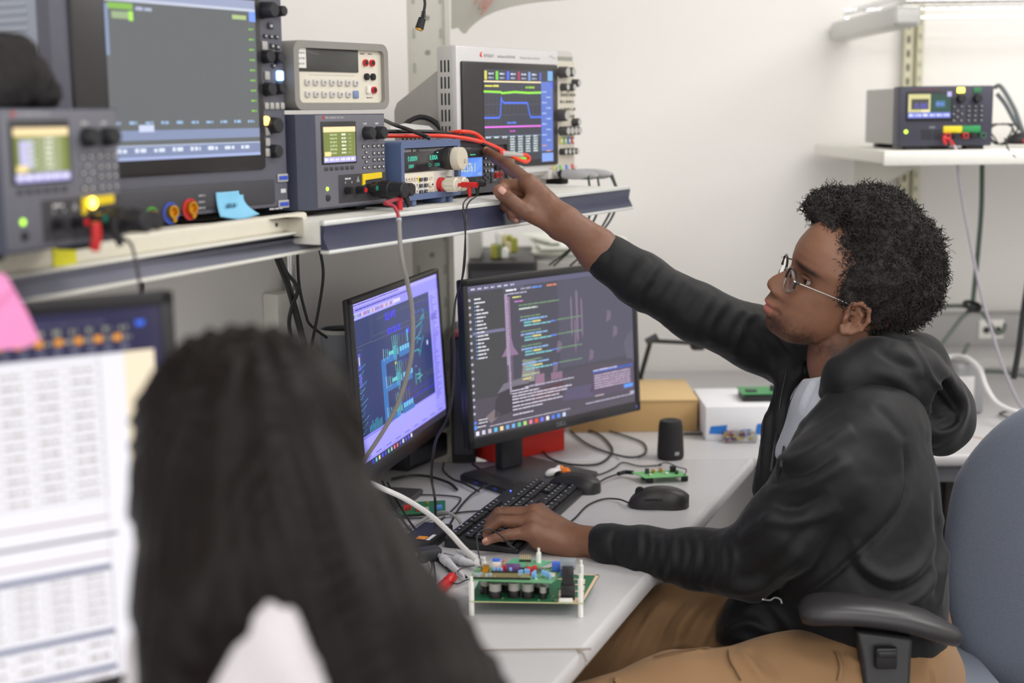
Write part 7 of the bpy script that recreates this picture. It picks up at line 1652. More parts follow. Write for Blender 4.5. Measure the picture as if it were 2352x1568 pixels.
# upper board
z2 = .0535; U0_, U1_, V0_, V1_ = -.004, .116, .004, .062
mb = MB(); mb.prism([(U0_, V0_ - .004), (U1_ + .004, V0_ - .012), (U1_ + .016, V0_ + .020), (U1_ + .012, V1_), (U0_ + .006, V1_)], 2, z2, z2 + .0016, S(108, 166, 120)); 
for k in range(150):
    x, y = rb_.uniform(U0_ + .004, U1_), rb_.uniform(V0_, V1_ - .002); c = rb_.choice([(210, 220, 200), (40, 60, 50), (150, 210, 180), (196, 190, 130), (90, 170, 150), (230, 230, 226)]); mb.box((x, y, z2 + .0016), (x + rb_.uniform(.001, .004), y + rb_.uniform(.001, .003), z2 + .0016 + rb_.uniform(.0006, .002)), S(*c))
mb.build('upper_board', vmat('upper_board_surface', .4), t, smooth=False)
mb = MB()
for k in range(34):
    x = .003 + k * .0025; mb.box((x, V0_ - .0005, z2 + .0016), (x + .0009, V0_ + .0005, z2 + .011), S(214, 196, 140))
mb.rbox((.0, V0_ - .0020, z2 + .0016), (.088, V0_ + .002, z2 + .0045), .0004, 1, S(30, 30, 30)); mb.rbox((.028, V0_ + .010, z2 + .0016), (.074, V0_ + .014, z2 + .010), .0004, 1, S(32, 30, 32)); mb.build('pin_header', PRINT, t, smooth=False)
BLJ = mat('light_blue_jumper', S(128, 180, 232), .4)
jm = None
for (x, y, z) in ((.003, .006, 0), (.008, .004, 0), (.012, .006, .001), (.020, .004, 0), (.026, .006, .0), (.031, .018, .005), (.036, .018, .005), (.041, .018, .005), (.055, .018, .005), (.069, .012, .003), (.072, .012, .004), (.078, .014, .005), (.082, .015, .004), (.089, .008, .002), (.092, .010, .004), (.093, .006, 0), (.108, .010, .003), (.112, .010, .002), (.1145, .006, .0), (.104, .012, .004)):
    if jm is None:
        mb = MB(); mb.rbox((0, 0, 0), (.0042, .0036, .0078), .0006); mb.box((.0006, -.0003, .0052), (.0036, .0, .0070)); jm = mb.build('jumper', BLJ, t); o = jm
    else: o = jm.copy(); COL.objects.link(o); o.parent = t
    o.location = (x, y, z2 + .0016 + z)
RPT = mat('red_connector', S(206, 40, 44), .4); 
for (x, y, w, h) in ((.033, .022, .012, .012), (.043, .026, .010, .014), (.081, .022, .008, .014), (.090, .024, .006, .015)): box_part(t, 'connector', (x, y, z2 + .0016), (x + w, y + .008, z2 + h), RPT, .0008, 'red connector')
box_part(t, 'relay', (.028, .036, z2 + .0016), (.040, .046, z2 + .018), WHITEP, .0008, 'white relay with a blue top'); box_part(t, 'relay_cap', (.028, .036, z2 + .018), (.040, .046, z2 + .0205), mat('relay_blue', S(60, 110, 220), .4), .0006)
box_part(t, 'potentiometer', (.049, .024, z2 + .0016), (.071, .036, z2 + .016), mat('purple_block', S(104, 66, 124), .4, var=.5, scale=500), .001, 'purple and red block of wound wires')
mb = MB()
for k in range(9): x, y = .0165 + .003 * (k % 3) + rb_.uniform(-.001, .001), .016 + .004 * (k // 3); mb.cyl((x, y, z2 + .0016), (x, y, z2 + .013 + .002 * (k // 3)), .0019, n=10); mb.cyl((x - .001, y - .002, z2 + .010), (x - .001, y - .006, z2 + .010), .0017, n=10)
mb.build('gold_connector', GOLD, t)
mb = MB()
for k in range(5): mb.tube([(.012 + k * .003, .022, z2 + .002), (.012 + k * .003, .022, z2 + .017 + .002 * (k % 2))], .0006, 6)
mb.build('wire_post', mat('steel_post', S(190, 190, 170), .3, .7), t)
# daughter board with header pins
z3 = z2 + .013; mb = MB(); mb.prism([(.044, .034), (.100, .026), (.118, .052), (.060, .066)], 2, z3, z3 + .0016); mb.build('daughter_board', PCB2, t)
mb = MB(); mb.rbox((.068, .048, z3 + .0016), (.086, .053, z3 + .0042), .0004, 1, S(28, 28, 30))
for k in range(6):
    for j in range(2): x = .0695 + k * .003; mb.box((x, .0492 + j * .0022, z3 + .004), (x + .0008, .050 + j * .0022, z3 + .012), S(214, 190, 100))
mb.build('pin_header', PRINT, t, smooth=False)
mb = MB(); mb.cyl((.098, .046, z3 + .0016), (.098, .046, z3 + .017), .0040, n=6); mb.cyl((.098, .046, z3 + .017), (.098, .046, z3 + .024), .0019, n=10); mb.build('standoff', STW, t)
box_part(t, 'terminal_block', (.118, .040, z2 + .002), (.132, .050, z2 + .016), mat('royal_blue_block', S(70, 110, 214), .4), .001, 'blue terminal block'); box_part(t, 'terminal_block', (.131, .034, z2 - .004), (.138, .044, z2 + .012), mat('royal_blue_block_b', S(84, 126, 220), .4), .001, 'blue terminal block')
box_part(t, 'sensor_tile', (.112, .016, z2 + .0016), (.124, .030, z2 + .0044), mat('cream_tile', S(236, 226, 196), .4), .0005, 'cream coloured tile')
mb = MB(); mb.rbox((Wb - .030, .006, z1_ + .0016), (Wb - .009, .026, z1_ + .024), .001); mb.rbox((Wb - .028, .008, z1_ + .022), (Wb - .011, .026, z1_ + .052), .0015); mb.build('power_jack', mat('black_jack', S(34, 32, 35), .35), t)
mb = MB(); mb.rbox((Wb - .031, .014, z1_ + .046), (Wb - .008, .030, z1_ + .060), .001); mb.build('jack_cover', mat('grey_clear_cover', S(140, 148, 156), .25), t)
mb = MB(); mb.rbox((Wb - .032, -.0035, z1_ + .0016), (Wb - .012, .002, z1_ + .007), .0005); mb.build('socket', WHITEP, t)
mb = MB(); rr3 = random.Random(8)
for k in range(12):
    a0 = np.array([rr3.uniform(.04, .10), rr3.uniform(.02, .05), z2 + .006]); c0_ = a0 + [rr3.uniform(-.025, .025), rr3.uniform(-.01, .01), 0]; m0 = (a0 + c0_) / 2 + [0, 0, rr3.uniform(.008, .016)]; mb.tube(smooth_path([a0, m0, c0_], 6), .00035, 5)
mb.build('fine_wire', mat('copper_red_wire', S(190, 90, 80), .4), t)
UPc = local_world(q0, BX, .012, .02, z2 + .01)
cable('jumper_wire', 'thin dark jumper wire arching over the double-decker board', 'wire', [local_world(q0, BX, .0135, .03, z2 + .003), at(1095, 1240, 2.20), at(1104, 1219, 2.22), at(1125, 1215, 2.23), at(1150, 1230, 2.22), at(1174, 1254, 2.20)], .0011, CABK)
cable('jumper_wire_boot', 'short dark sleeve at the end of the jumper wire', 'wire', [at(1166, 1247, 2.20), at(1182, 1262, 2.19)], .0022, RUBK)

# ---- small green boards
a_ = onz(1482, 1112, DZ)
t = thing('circuit_board', 'small bright green circuit board on black feet in front of the black speaker', 'circuit board', tuple(a_), math.radians(5)); z = .012
mb = MB(); mb.prism([(-.020, .050), (.0, .0), (.088, .006), (.078, .056)], 2, z, z + .0016); mb.build('board', mat('bright_green_board', S(120, 196, 126), .4, var=.15, scale=200), t)
mb = MB(); 
for (x, y) in ((.004, .006), (.076, .010), (.0, .044), (.068, .046)): mb.rbox((x, y, 0), (x + .014, y + .008, z), .002)
mb.build('foot', RUBK, t)
for (x, y, w, h, m_) in ((.006, .030, .008, .010, DARK), (.020, .034, .006, .007, GOLD), (.036, .038, .007, .008, mat('amber_part', S(190, 130, 50), .4)), (.058, .034, .012, .013, BLACK), (.045, .018, .006, .004, WHITEP), (.012, .014, .004, .003, WHITEP), (.066, .02, .006, .006, DARK)): box_part(t, 'component', (x, y, z + .0016), (x + w, y + .008, z + .0016 + h), m_, .0008)
cable('wire', 'thin dark wire lying over the small bright green board', 'wire', [onz(1505, 1070, DZ + .024), onz(1530, 1062, DZ + .026), onz(1556, 1072, DZ + .024), onz(1576, 1078, DZ + .020), onz(1572, 1092, DZ + .020)], .0012, CABK)
a_ = onz(916, 1190, DZ)
t = thing('circuit_board', 'dark green circuit board with red parts lying behind the cables at left', 'circuit board', tuple(a_), math.radians(12)); z = .006
mb = MB(); mb.prism([(-.008, .0), (.088, .0), (.100, .075), (.012, .080)], 2, z, z + .0016); mb.build('board', PCB, t)
mb = MB(); mb.rbox((.002, .004, 0), (.084, .07, z), .002); mb.build('base', BLACK, t)
for (x, y, w, h, m_) in ((.012, .020, .004, .010, RPT), (.018, .023, .004, .010, RPT), (.024, .026, .004, .010, RPT), (.034, .010, .004, .008, RPT), (.040, .011, .004, .008, RPT), (.046, .006, .012, .007, LGREY), (.070, .012, .014, .008, mat('blue_part', S(90, 140, 220), .4)), (.06, .05, .004, .006, GOLD), (.03, .05, .010, .004, DARK)): box_part(t, 'component', (x, y, z + .0016), (x + w, y + .007, z + .0016 + h), m_, .0008)

# ---- probes lying on the desk
def probe(label, a, b, r=.0055, grp=None):
    a = np.array(a); b = np.array(b); t = thing('oscilloscope_probe', label, 'probe', tuple(a), 0, grp); v = b - a
    mb = MB(); mb.tube([v * 0, v * .08, v * .30, v * .34, v * .62, v * .70, v * .95, v], [r * .5, r * .8, r * .85, r * 1.25, r * 1.0, r * .8, r * .55, r * .3], 14); mb.build('probe_body', mat('white_probe', S(206, 206, 210), .4), t)
    mb = MB(); n = v / np.linalg.norm(v)
    for k in range(4): c = v * (.36 + .045 * k); mb.cyl(c - n * .0009, c + n * .0009, r * 1.35, n=16)
    mb.build('grip_ring', mat('white_probe_ring', S(190, 190, 196), .4), t)
    mb = MB()
    for k in range(8): c = v * (.03 + .033 * k); mb.rbox(c + (-.0008, -.0016, r * .62), c + (.0008, .0016, r * .95), .0004, 1)
    mb.build('strain_relief_slot', DARK, t); return t
probe('white probe lying beside the near edge of the keyboard', onz(1018, 1276, DZ + .008), onz(1108, 1300, DZ + .010), .0060)
probe('shorter white probe resting just above the other one by the keyboard', onz(1050, 1264, DZ + .016), onz(1112, 1284, DZ + .018), .0050)
probe('white probe slanting down to the left corner of the double-decker board', onz(995, 1262, DZ + .008), onz(1066, 1324, DZ + .014), .0060)
t = thing('banana_plug', 'red banana plug lying at the left of the double-decker board', 'plug', tuple(onz(1026, 1338, DZ + .009)))
v_ = onz(1040, 1322, DZ + .012) - onz(1014, 1348, DZ + .008)
mb = MB(); mb.tube([-v_ * .6, -v_ * .55, -v_ * .1, 0 * v_, v_ * .1, v_ * .5, v_ * .55], [.006, .0095, .009, .0065, .009, .0085, .005], 20); mb.build('plug_body', REDP, t)
cable('lead', 'thin dark lead from the red banana plug to the board', 'lead', [onz(1042, 1322, DZ + .010), onz(1050, 1312, DZ + .012), at(1066, 1303, 2.10), at(1090, 1298, 2.10)], .0011, CABK)
cable('lead', 'second thin dark lead from the red banana plug under the board', 'lead', [onz(1038, 1338, DZ + .010), onz(1052, 1340, DZ + .006), onz(1070, 1332, DZ + .006), onz(1084, 1328, DZ + .006)], .0011, CABK)
# ---- long cables
RDM = mat('dark_red_sleeve', S(170, 40, 56), .4)
g0 = local_world(P1, X1, .176, -.052, .010)
t = thing('test_lead', 'grey cable with a red plug hanging from the slate supply across the purple screen', 'test lead', tuple(g0))
mb = MB(); mb.tube([(0, 0, .006), (0, 0, 0), (0, 0, -.014), (0, 0, -.018)], [.005, .0052, .0048, .0046], 14); mb.tube([(0, 0, .004), (.0, .0, .016)], .0046, 12); mb.build('banana_plug', REDP, t)
ps = [at(884, 466, 2.16), at(902, 472, 2.15), at(912, 486, 2.15), at(916, 502, 2.15)]
mb = MB(); mb.tube(smooth_path([np.zeros(3)] + [q - g0 for q in ps], 6), .0028, 10); mb.build('red_lead', RDM, t)
gp = [at(916, 500, 2.15), at(919, 560, 2.15), at(926, 610, 2.16), at(936, 650, 2.18), at(945, 700, 2.20), at(948, 760, 2.22), at(944, 820, 2.24), at(930, 880, 2.26), at(908, 940, 2.28), at(880, 990, 2.30), at(858, 1024, 2.32), at(838, 1055, 2.34), at(826, 1090, 2.36)]
mb = MB(); mb.tube(smooth_path([q - g0 for q in gp], 8), .0036, 12); mb.build('grey_lead', mat('grey_lead', S(146, 142, 140), .45), t)
mb = MB(); mb.cyl(gp[0] - g0, gp[0] + np.array([0, 0, -.006]) - g0, .0040, n=14); mb.build('sleeve_end', mat('pale_sleeve', S(190, 206, 214), .4), t)
b0 = local_world(P1, X1, .194, -.052, .010)
mb = MB(); 
t = thing('banana_plug', 'black banana plug under the slate supply beside the red one', 'plug', tuple(b0)); mb.tube([(0, 0, .012), (0, 0, .0), (.006, .0, -.014)], [.005, .0052, .0044], 12); mb.build('plug_body', RUBK, t)
# white thick cable from the woman's side to the board
cable('cable', 'thick white cable sweeping from the long hair to the double-decker board', 'cable', [at(850, 1108, 2.30), at(880, 1122, 2.30), at(930, 1145, 2.30), at(985, 1180, 2.28), at(1030, 1220, 2.24), at(1062, 1255, 2.20), at(1096, 1288, 2.14)], .0045, CABW)
cb = [('black cable draped from the purple monitor down to the probes', [(878, 1105, .03), (905, 1165, .02), (940, 1215, .012), (975, 1248, .008), (1020, 1290, .006), (1060, 1318, .006)], .0024, CABK),
 ('second black cable beside the first, draped from the purple monitor', [(890, 1108, .03), (912, 1150, .02), (950, 1210, .012), (1000, 1262, .008), (1040, 1300, .006), (1072, 1326, .006)], .0020, CABK),
 ('grey cable with a white collar curving to the flat dock', [(935, 1215, .004), (960, 1200, .008), (990, 1184, .018), (1020, 1176, .030), (1045, 1185, .030), (1058, 1200, .022), (1062, 1214, .018)], .0032, CABG),
 ('dark cable lying along the desk from left under the keyboard', [(880, 1180, .003), (930, 1190, .003), (1000, 1186, .003), (1060, 1176, .003), (1120, 1172, .003)], .0017, CABK),
 ('thin dark cable curving behind the dark green board', [(900, 1162, .003), (920, 1140, .003), (980, 1136, .003), (1045, 1140, .003), (1058, 1148, .003), (1040, 1170, .003), (1010, 1196, .003)], .0016, CABK),
 ('dark cable loop near the base of the purple monitor', [(900, 1100, .004), (940, 1092, .006), (985, 1094, .008), (1030, 1108, .006), (1050, 1124, .004)], .0030, CABK),
 ('dark cable leading from the monitor base to the left', [(1020, 1062, .02), (1018, 1080, .012), (1040, 1100, .006), (1066, 1110, .006), (1100, 1128, .006)], .0022, CABK),
 ('dark cable along the left side lying towards the red plug', [(905, 1235, .003), (940, 1245, .003), (975, 1258, .003), (1010, 1290, .003), (1040, 1318, .003)], .0018, CABK),
 ('thin cable running down past the probes to the left', [(985, 1290, .003), (990, 1310, .003), (975, 1328, .003)], .0016, CABG),
 ('grey cable lying behind the dark green board', [(905, 1225, .003), (950, 1205, .003), (1000, 1190, .003), (1050, 1182, .003)], .0020, CABG),
 ('large cable loop on the desk right of the monitor stand', [(1240, 1020, .004), (1260, 1050, .004), (1310, 1066, .004), (1370, 1066, .004), (1400, 1048, .004), (1405, 1028, .004), (1380, 1000, .004), (1345, 985, .004)], .0026, CABK),
 ('outer cable loop on the desk beside the cardboard box', [(1310, 990, .004), (1350, 1020, .004), (1400, 1040, .004), (1450, 1050, .004), (1482, 1040, .004), (1478, 1018, .004), (1440, 1002, .004), (1400, 990, .004)], .0024, CABK),
 ('thin cable winding across the desk in front of the speaker', [(1245, 1070, .003), (1300, 1086, .003), (1370, 1090, .003), (1410, 1075, .003), (1430, 1062, .003), (1470, 1070, .003), (1520, 1068, .003)], .0016, CABK),
 ('thin cable lying behind the stand of the dark monitor', [(1085, 1065, .003), (1110, 1078, .003), (1160, 1072, .003), (1170, 1070, .003)], .0018, CABK),
 ('black cable at the back of the desk behind the speaker', [(1570, 996, .004), (1620, 996, .004), (1660, 996, .004)], .0028, CABK)]
for lab, pts, r, m_ in cb: cable('cable', lab, 'cable', [onz(x, y, DZ + dz - 0 + r * .2) for x, y, dz in pts], r, m_)
mb = MB(); a_ = onz(1061, 1208, DZ + .020); b_ = onz(1064, 1222, DZ + .016); mb.cyl(a_, b_, .0042, n=14); tagp(mb.build('cable_collar', WHITEP), 'white collar on the grey cable at the dock', 'plug')
# ---- red and black leads on the shelf
zt = 1.347 + .10
def wp(px, py, d): return at(px, py, d)
def dD(px, py):
    r_ = ray(px, py); return float(((PD - CAM) @ dm_n) / (r_ @ dm_n)) - .0235
cable('test_lead', 'upper orange-red silicone lead looping over the meters', 'test lead', [wp(985, 300, 2.62), wp(1020, 306, 2.60), wp(1060, 302, 2.58), wp(1090, 306, dD(1090, 306)), wp(1110, 322, dD(1110, 322)), wp(1106, 326, dD(1106, 326)), wp(1070, 318, 2.54), wp(1020, 312, 2.50), wp(960, 312, 2.48), wp(885, 312, 2.46)], .0036, CABR)
cable('test_lead', 'orange-red lead hanging over the dark multimeter towards the silver scope', 'test lead', [wp(1060, 316, 2.58), wp(1100, 324, dD(1100, 324)), wp(1135, 336, dD(1135, 336)), wp(1165, 352, dD(1165, 352)), wp(1190, 366, dD(1190, 366)), wp(1208, 371, dD(1208, 371)), wp(1215, 365, dD(1215, 365)), wp(1210, 357, dD(1210, 357)), wp(1196, 355, dD(1196, 355))], .0040, CABR)
t = thing('test_probe', 'white-grey probe handle with a red collar lying behind the pointing finger', 'probe', tuple(wp(1198, 356, dD(1198, 356))))
o_ = wp(1198, 356, dD(1198, 356)); mb = MB(); mb.tube([np.zeros(3), wp(1150, 352, dD(1150, 352)) - o_], [.0045, .0060], 14); mb.build('handle', LGREY, t); mb = MB(); mb.tube([wp(1150, 352, dD(1150, 352)) - o_, wp(1143, 351, dD(1143, 351)) - o_], [.0064, .0064], 14); mb.build('collar', REDP, t)
cable('test_lead', 'black silicone lead running beside the orange-red one over the multimeter', 'test lead', [wp(885, 302, 2.48), wp(950, 302, 2.50), wp(1000, 303, 2.53), wp(1040, 308, 2.58), wp(1080, 318, dD(1080, 318)), wp(1120, 335, dD(1120, 335)), wp(1150, 353, dD(1150, 353)), wp(1172, 368, dD(1172, 368)), wp(1190, 376, dD(1190, 376)), wp(1202, 383, dD(1202, 383))], .0034, CABK)
t = thing('test_probe', 'grey probe handle under the black lead beside the silver scope', 'probe', tuple(wp(1204, 384, dD(1204, 384))))
o_ = wp(1204, 384, dD(1204, 384)); mb = MB(); mb.tube([np.zeros(3), wp(1184, 384, dD(1184, 384)) - o_, wp(1168, 380, dD(1168, 380)) - o_], [.003, .0055, .006], 14); mb.build('handle', LGREY, t)
cable('cable', 'black cable with white dashes running from behind the slate supply', 'cable', [wp(870, 270, 2.60), wp(905, 286, 2.50), wp(940, 298, 2.46), wp(975, 312, 2.42), wp(988, 318, 2.42)], .0036, CABK)
cable('cord', 'thick black power cord arching in front of the silver scope side vents', 'cord', [wp(926, 292, 2.70), wp(940, 278, 2.72), wp(965, 269, 2.74), wp(990, 275, 2.74), wp(1008, 290, 2.74), wp(1014, 306, 2.74)], .0050, RUBK)
mb = MB(); Q = [wp(895, 296, 2.58), wp(930, 288, 2.62), wp(985, 294, 2.62), wp(1000, 306, 2.56), wp(900, 312, 2.50)]; mb.add(Q + [q + np.array([0, 0, .004]) for q in Q], [(0, 1, 2, 3, 4), (9, 8, 7, 6, 5)] + [(i, (i + 1) % 5, 5 + (i + 1) % 5, 5 + i) for i in range(5)], S(226, 226, 226))
tagp(mb.build('plastic_sleeve', mat('translucent_bag', S(222, 222, 222), .3), smooth=False), 'small clear plastic bag lying on top of the blue electronic load', 'bag')
# ---- hanging barrel connector at the top
t = thing('power_connector', 'black barrel power connector dangling at the top beside the column', 'connector', tuple(at(966, 60, 2.35))); o_ = at(966, 60, 2.35)
mb = MB(); mb.tube([at(970, 42, 2.35) - o_, at(963, 66, 2.35) - o_], [.0062, .0072], 18); mb.build('barrel', RUBK, t)
mb = MB(); mb.tube([at(963, 66, 2.35) - o_, at(962, 69, 2.35) - o_], .0060, 18); mb.build('rim', GOLD, t)
mb = MB()
for k in range(4): c = at(972 + .3 * k, 40 - k * 4, 2.35) - o_; mb.cyl(c, c + np.array([0, 0, .0016]), .0048 - .0004 * k, n=14)
mb.build('strain_relief', RUBK, t)
mb = MB(); mb.tube(smooth_path([at(971, 42, 2.35) - o_, at(974, 24, 2.35) - o_, at(976, 8, 2.35) - o_, at(973, -20, 2.35) - o_, at(965, -120, 2.36) - o_], 6), .0024, 10); mb.build('cord', CABK, t)
# ---- cables behind under the left shelf
wc = [('thick black cable hanging under the shelf by the conduit', [(625, 560, 2.35), (640, 600, 2.36), (660, 650, 2.38), (680, 720, 2.42), (700, 800, 2.46), (720, 900, 2.52)], .0058),
 ('second thick black cable crossing the first under the shelf', [(632, 560, 2.33), (655, 620, 2.35), (678, 650, 2.37), (684, 668, 2.38), (672, 700, 2.40), (664, 740, 2.42), (672, 780, 2.44), (700, 830, 2.46)], .0034),
 ('thin dark cable hanging under the end of the left shelf', [(684, 550, 2.36), (684, 600, 2.37), (688, 660, 2.40), (702, 720, 2.43), (712, 745, 2.45), (750, 775, 2.50)], .0026),
 ('thin dark cable bowing right under the shelf joint', [(724, 545, 2.36), (738, 590, 2.37), (742, 640, 2.39), (730, 720, 2.43), (716, 790, 2.47), (710, 820, 2.5)], .0026),
 ('pair of black cables hanging behind the near monitor', [(322, 620, 1.95), (326, 660, 1.96), (322, 700, 1.97), (328, 800, 2.0)], .0036)]
for lab, pts, r in wc: cable('cable', lab, 'cable', [at(*q) for q in pts], r, CABK)
cable('cable', 'thin dark lead hanging from the near power supply over the shelf lip', 'cable', [at(280, 545, 1.58), at(300, 560, 1.56), at(312, 600, 1.55), at(322, 660, 1.56), at(335, 760, 1.58), at(345, 900, 1.6)], .0018, mat('brown_lead', S(64, 56, 56), .5))
t = thing('banana_plug', 'blurred red banana plug under the near power supply', 'plug', tuple(at(222, 545, 1.50)))
mb = MB(); mb.tube([(0, 0, .016), (0, 0, .0), (-.003, 0, -.014)], [.0052, .0056, .0050], 12); mb.build('plug_body', REDP, t)
t = thing('banana_plug', 'blurred black banana plug beside the red one on the near power supply', 'plug', tuple(at(262, 530, 1.53)))
mb = MB(); mb.tube([(0, 0, .014), (0, 0, .0), (.007, 0, -.016)], [.0050, .0050, .0042], 12); mb.build('plug_body', RUBK, t)
# black fuzzy cloth on the near supply
c_ = local_world(P0, X0, .125, .062, .145)
def fF(p): return chain(p, [(np.array([-.06, 0, .020]), .030), (np.array([-.01, 0, .038]), .036), (np.array([.035, .0, .018]), .026)], .02) + .004 * vnoise(p + 3, 60) + .002 * vnoise(p + 3, 160)
t = thing('fuzzy_bundle', 'dark fuzzy bundle lying on top of the near power supply', 'bundle', tuple(c_), Y0)
P_, F_ = sn_mesh(lambda p: smax(fF(p), -p[:, 2] + .001, .004), (-.13, -.06, -.01), (.09, .06, .10), .004); org('pile', P_, F_, mat('black_fluff', S(34, 31, 32), .9, var=.4, scale=200, bump=.8), t)
# ---- right side: adapter, cables
p = onz(2203, 952, DZ); q = onz(2262, 952, DZ)
t = thing('power_adapter', 'grey and white power adapter standing on the far desk behind the man', 'adapter', (p[0], p[1], DZ)); w = q[0] - p[0]; h_ = at(2230, 838, 3.5)[2] - DZ
mb = MB(); mb.rbox((-.01, 0, 0), (w, .09, .125), .012, 3); mb.build('body', mat('adapter_grey', S(150, 150, 152), .5), t)
mb = MB(); mb.rbox((-.004, -.003, .025), (w * .55, .001, .095), .002); mb.build('front_label', mat('adapter_label', S(216, 212, 212), .5), t)
mb = MB(); mb.rbox((.004, -.005, .030), (w * .38, -.002, .046), .002); mb.build('socket', mat('green_dark_socket', S(60, 90, 74), .5), t)
cable('cable', 'thick white cable arching over the power adapter on the far desk', 'cable', [at(2160, 826, 3.5), at(2190, 818, 3.5), at(2222, 822, 3.46), at(2250, 848, 3.42), at(2266, 890, 3.38), at(2290, 925, 3.34), at(2330, 944, 3.30), at(2380, 950, 3.28)], .0062, CABW)
cable('cable', 'thick dark green cable hanging from the far power supply to the knot', 'cable', [at(2256, 372, 3.55), at(2254, 480, 3.56), at(2246, 580, 3.58), at(2238, 660, 3.60), at(2233, 705, 3.60)], .0062, mat('dark_green_cord', S(66, 82, 74), .5))
GC = mat('grey_green_cord', S(96, 106, 98), .5)
cable('cable', 'grey-green cable leaving the knot to the left behind the curly hair', 'cable', [at(2233, 706, 3.60), at(2200, 702, 3.62), at(2160, 706, 3.64), at(2100, 724, 3.66)], .0052, GC)
cable('cable', 'dark cable slanting down left from the knot behind the hood', 'cable', [at(2233, 706, 3.60), at(2205, 735, 3.58), at(2175, 775, 3.56), at(2150, 808, 3.55)], .0056, GC)
cable('cable', 'dark cable from the knot running right along the raceway', 'cable', [at(2233, 706, 3.60), at(2258, 720, 3.62), at(2275, 745, 3.66), at(2290, 765, 3.7), at(2305, 760, 3.72), at(2308, 745, 3.74)], .0056, GC)
cable('cable', 'short dark cable end sticking up behind the adapter', 'cable', [at(2226, 788, 3.66), at(2212, 815, 3.66), at(2205, 850, 3.68), onz(2200, 905, DZ + .005)], .0050, GC)
P_ = [at(2232, 705, 3.59) + np.array([.018 * math.cos(a * 2.3), .014 * math.sin(a * 3.1), .012 * math.sin(a * 1.7)]) for a in np.linspace(0, 6.28, 16)]
cable('cable_knot', 'dark knot of cable under the wall shelf', 'cable', P_, .005, CABK)
cable('cable', 'long thin pale cable hanging from the far supply down to the far desk', 'cable', [at(2184, 328, 3.27), at(2196, 345, 3.26), at(2202, 400, 3.27), at(2214, 480, 3.30), at(2230, 560, 3.32), at(2250, 660, 3.34), at(2272, 740, 3.36), at(2300, 830, 3.38), at(2335, 915, 3.40), at(2360, 950, 3.42)], .0036, mat('lilac_cable', S(172, 166, 176), .5))
cable('cable', 'short red lead at the terminals of the far power supply', 'lead', [at(2168, 312, 3.26), at(2172, 330, 3.25), at(2168, 318, 3.25), at(2180, 320, 3.25), at(2190, 334, 3.25)], .0036, REDP)
for k, (pts, lab) in enumerate((([(2285, 200, 3.5), (2300, 200, 3.48), (2330, 250, 3.46), (2350, 300, 3.44), (2380, 330, 3.44)], 'upper grey cable bowing right of the far power supply'), ([(2290, 215, 3.5), (2310, 240, 3.5), (2335, 285, 3.48), (2360, 310, 3.46)], 'lower grey cable bowing right of the far power supply'))): cable('cable', lab, 'cable', [at(*q) for q in pts], .0055, mat('blue_grey_cord', S(96, 104, 108), .5))
P_ = [at(2300, 305, 3.42) + np.array([.030 * math.cos(a), .02 * math.sin(a * 1.3), .024 * math.sin(a)]) * (1 + .15 * math.sin(3 * a)) for a in np.linspace(0, 19, 50)]
cable('cable_coil', 'coil of thin dark cable on the wall shelf beside the far supply', 'cable', P_, .0020, CABK)
cable('cable', 'thin dark lead drooping over the right end of the wall shelf lip', 'cable', [at(2308, 318, 3.30), at(2320, 350, 3.24), at(2345, 366, 3.24), at(2380, 366, 3.24)], .0022, CABK)
t = thing('black_pouch', 'black pouch with a red tag at the right edge of the wall shelf', 'pouch', tuple(at(2345, 331, 3.40))); mb = MB(); mb.lathe((0, 0, 0), (0, 0, 1), [(0, .03), (.01, .034), (.022, .024), (.028, .006)], 18); mb.build('body', RUBK, t); mb = MB(); mb.rbox((-.008, -.037, .004), (.010, -.030, .012), .002); mb.build('tag', REDP, t)
cable('cable', 'black cable bundle hanging at the right edge of the picture', 'cable', [at(2368, 600, 3.5), at(2350, 720, 3.5), at(2340, 800, 3.5), at(2328, 870, 3.5)], .0075, RUBK)
cable('cable', 'dark cable lying level across the far wall right of the adapter', 'cable', [at(2262, 852, 3.66), at(2300, 854, 3.64), at(2350, 862, 3.62), at(2380, 866, 3.62)], .0052, GC)
cable('cable', 'thin tan wire lying on the far desk beside the blue chair', 'cable', [onz(2190, 990, DZ), onz(2230, 1002, DZ), onz(2290, 1012, DZ), onz(2340, 1010, DZ)], .0022, mat('tan_wire', S(196, 170, 150), .5))
P_ = [onz(2345, 955, DZ + .004) + np.array([.045 * math.cos(a), .05 * math.sin(a), .003]) * (1 + .1 * math.sin(2.2 * a)) for a in np.linspace(0, 12, 40)]
cable('cable_coil', 'loose coil of thin dark wire on the far desk at the right', 'cable', P_, .0016, CABK)
# ================================================================ the long-haired person in the foreground
wm_ = thing('person', 'person seen from behind with long straight dark hair and a white top', 'person', (.02, 1.02, 0)); WO = np.array([.02, 1.02, 0])
def B_(px, py, d): return at(px, py, d) - WO
def fWH(p):
    d = ell(p, B_(570, 990, 1.20), (.070, .085, .076)); return smin(d, chain(p, [(B_(560, 1060, 1.20), .045), (B_(575, 1300, 1.17), .052)], .02), .03)
bodyf = lambda p: smin(smin(fWH(p), chain(p, [(B_(640, 1500, 1.12), .085), (np.array([-.06, -.02, .80]), .12), (np.array([-.01, 0, .56]), .13)], .05), .04), smin(chain(p, [(B_(470, 1560, 1.14), .055), (np.array([-.24, .08, .80]), .042), (np.array([-.38, .26, .79]), .034)], .02), chain(p, [(B_(800, 1640, 1.10), .048), (np.array([.12, .12, .80]), .042), (np.array([-.06, .38, .785]), .034)], .02), .01), .03)
P_, F_ = sn_mesh(bodyf, (-.46, -.25, .40), (.26, .50, 1.40), .008); org('body', P_, F_, SKIN, man if False else wm_, np.tile(np.array(S(206, 160, 134)[:3]), (len(P_), 1)))
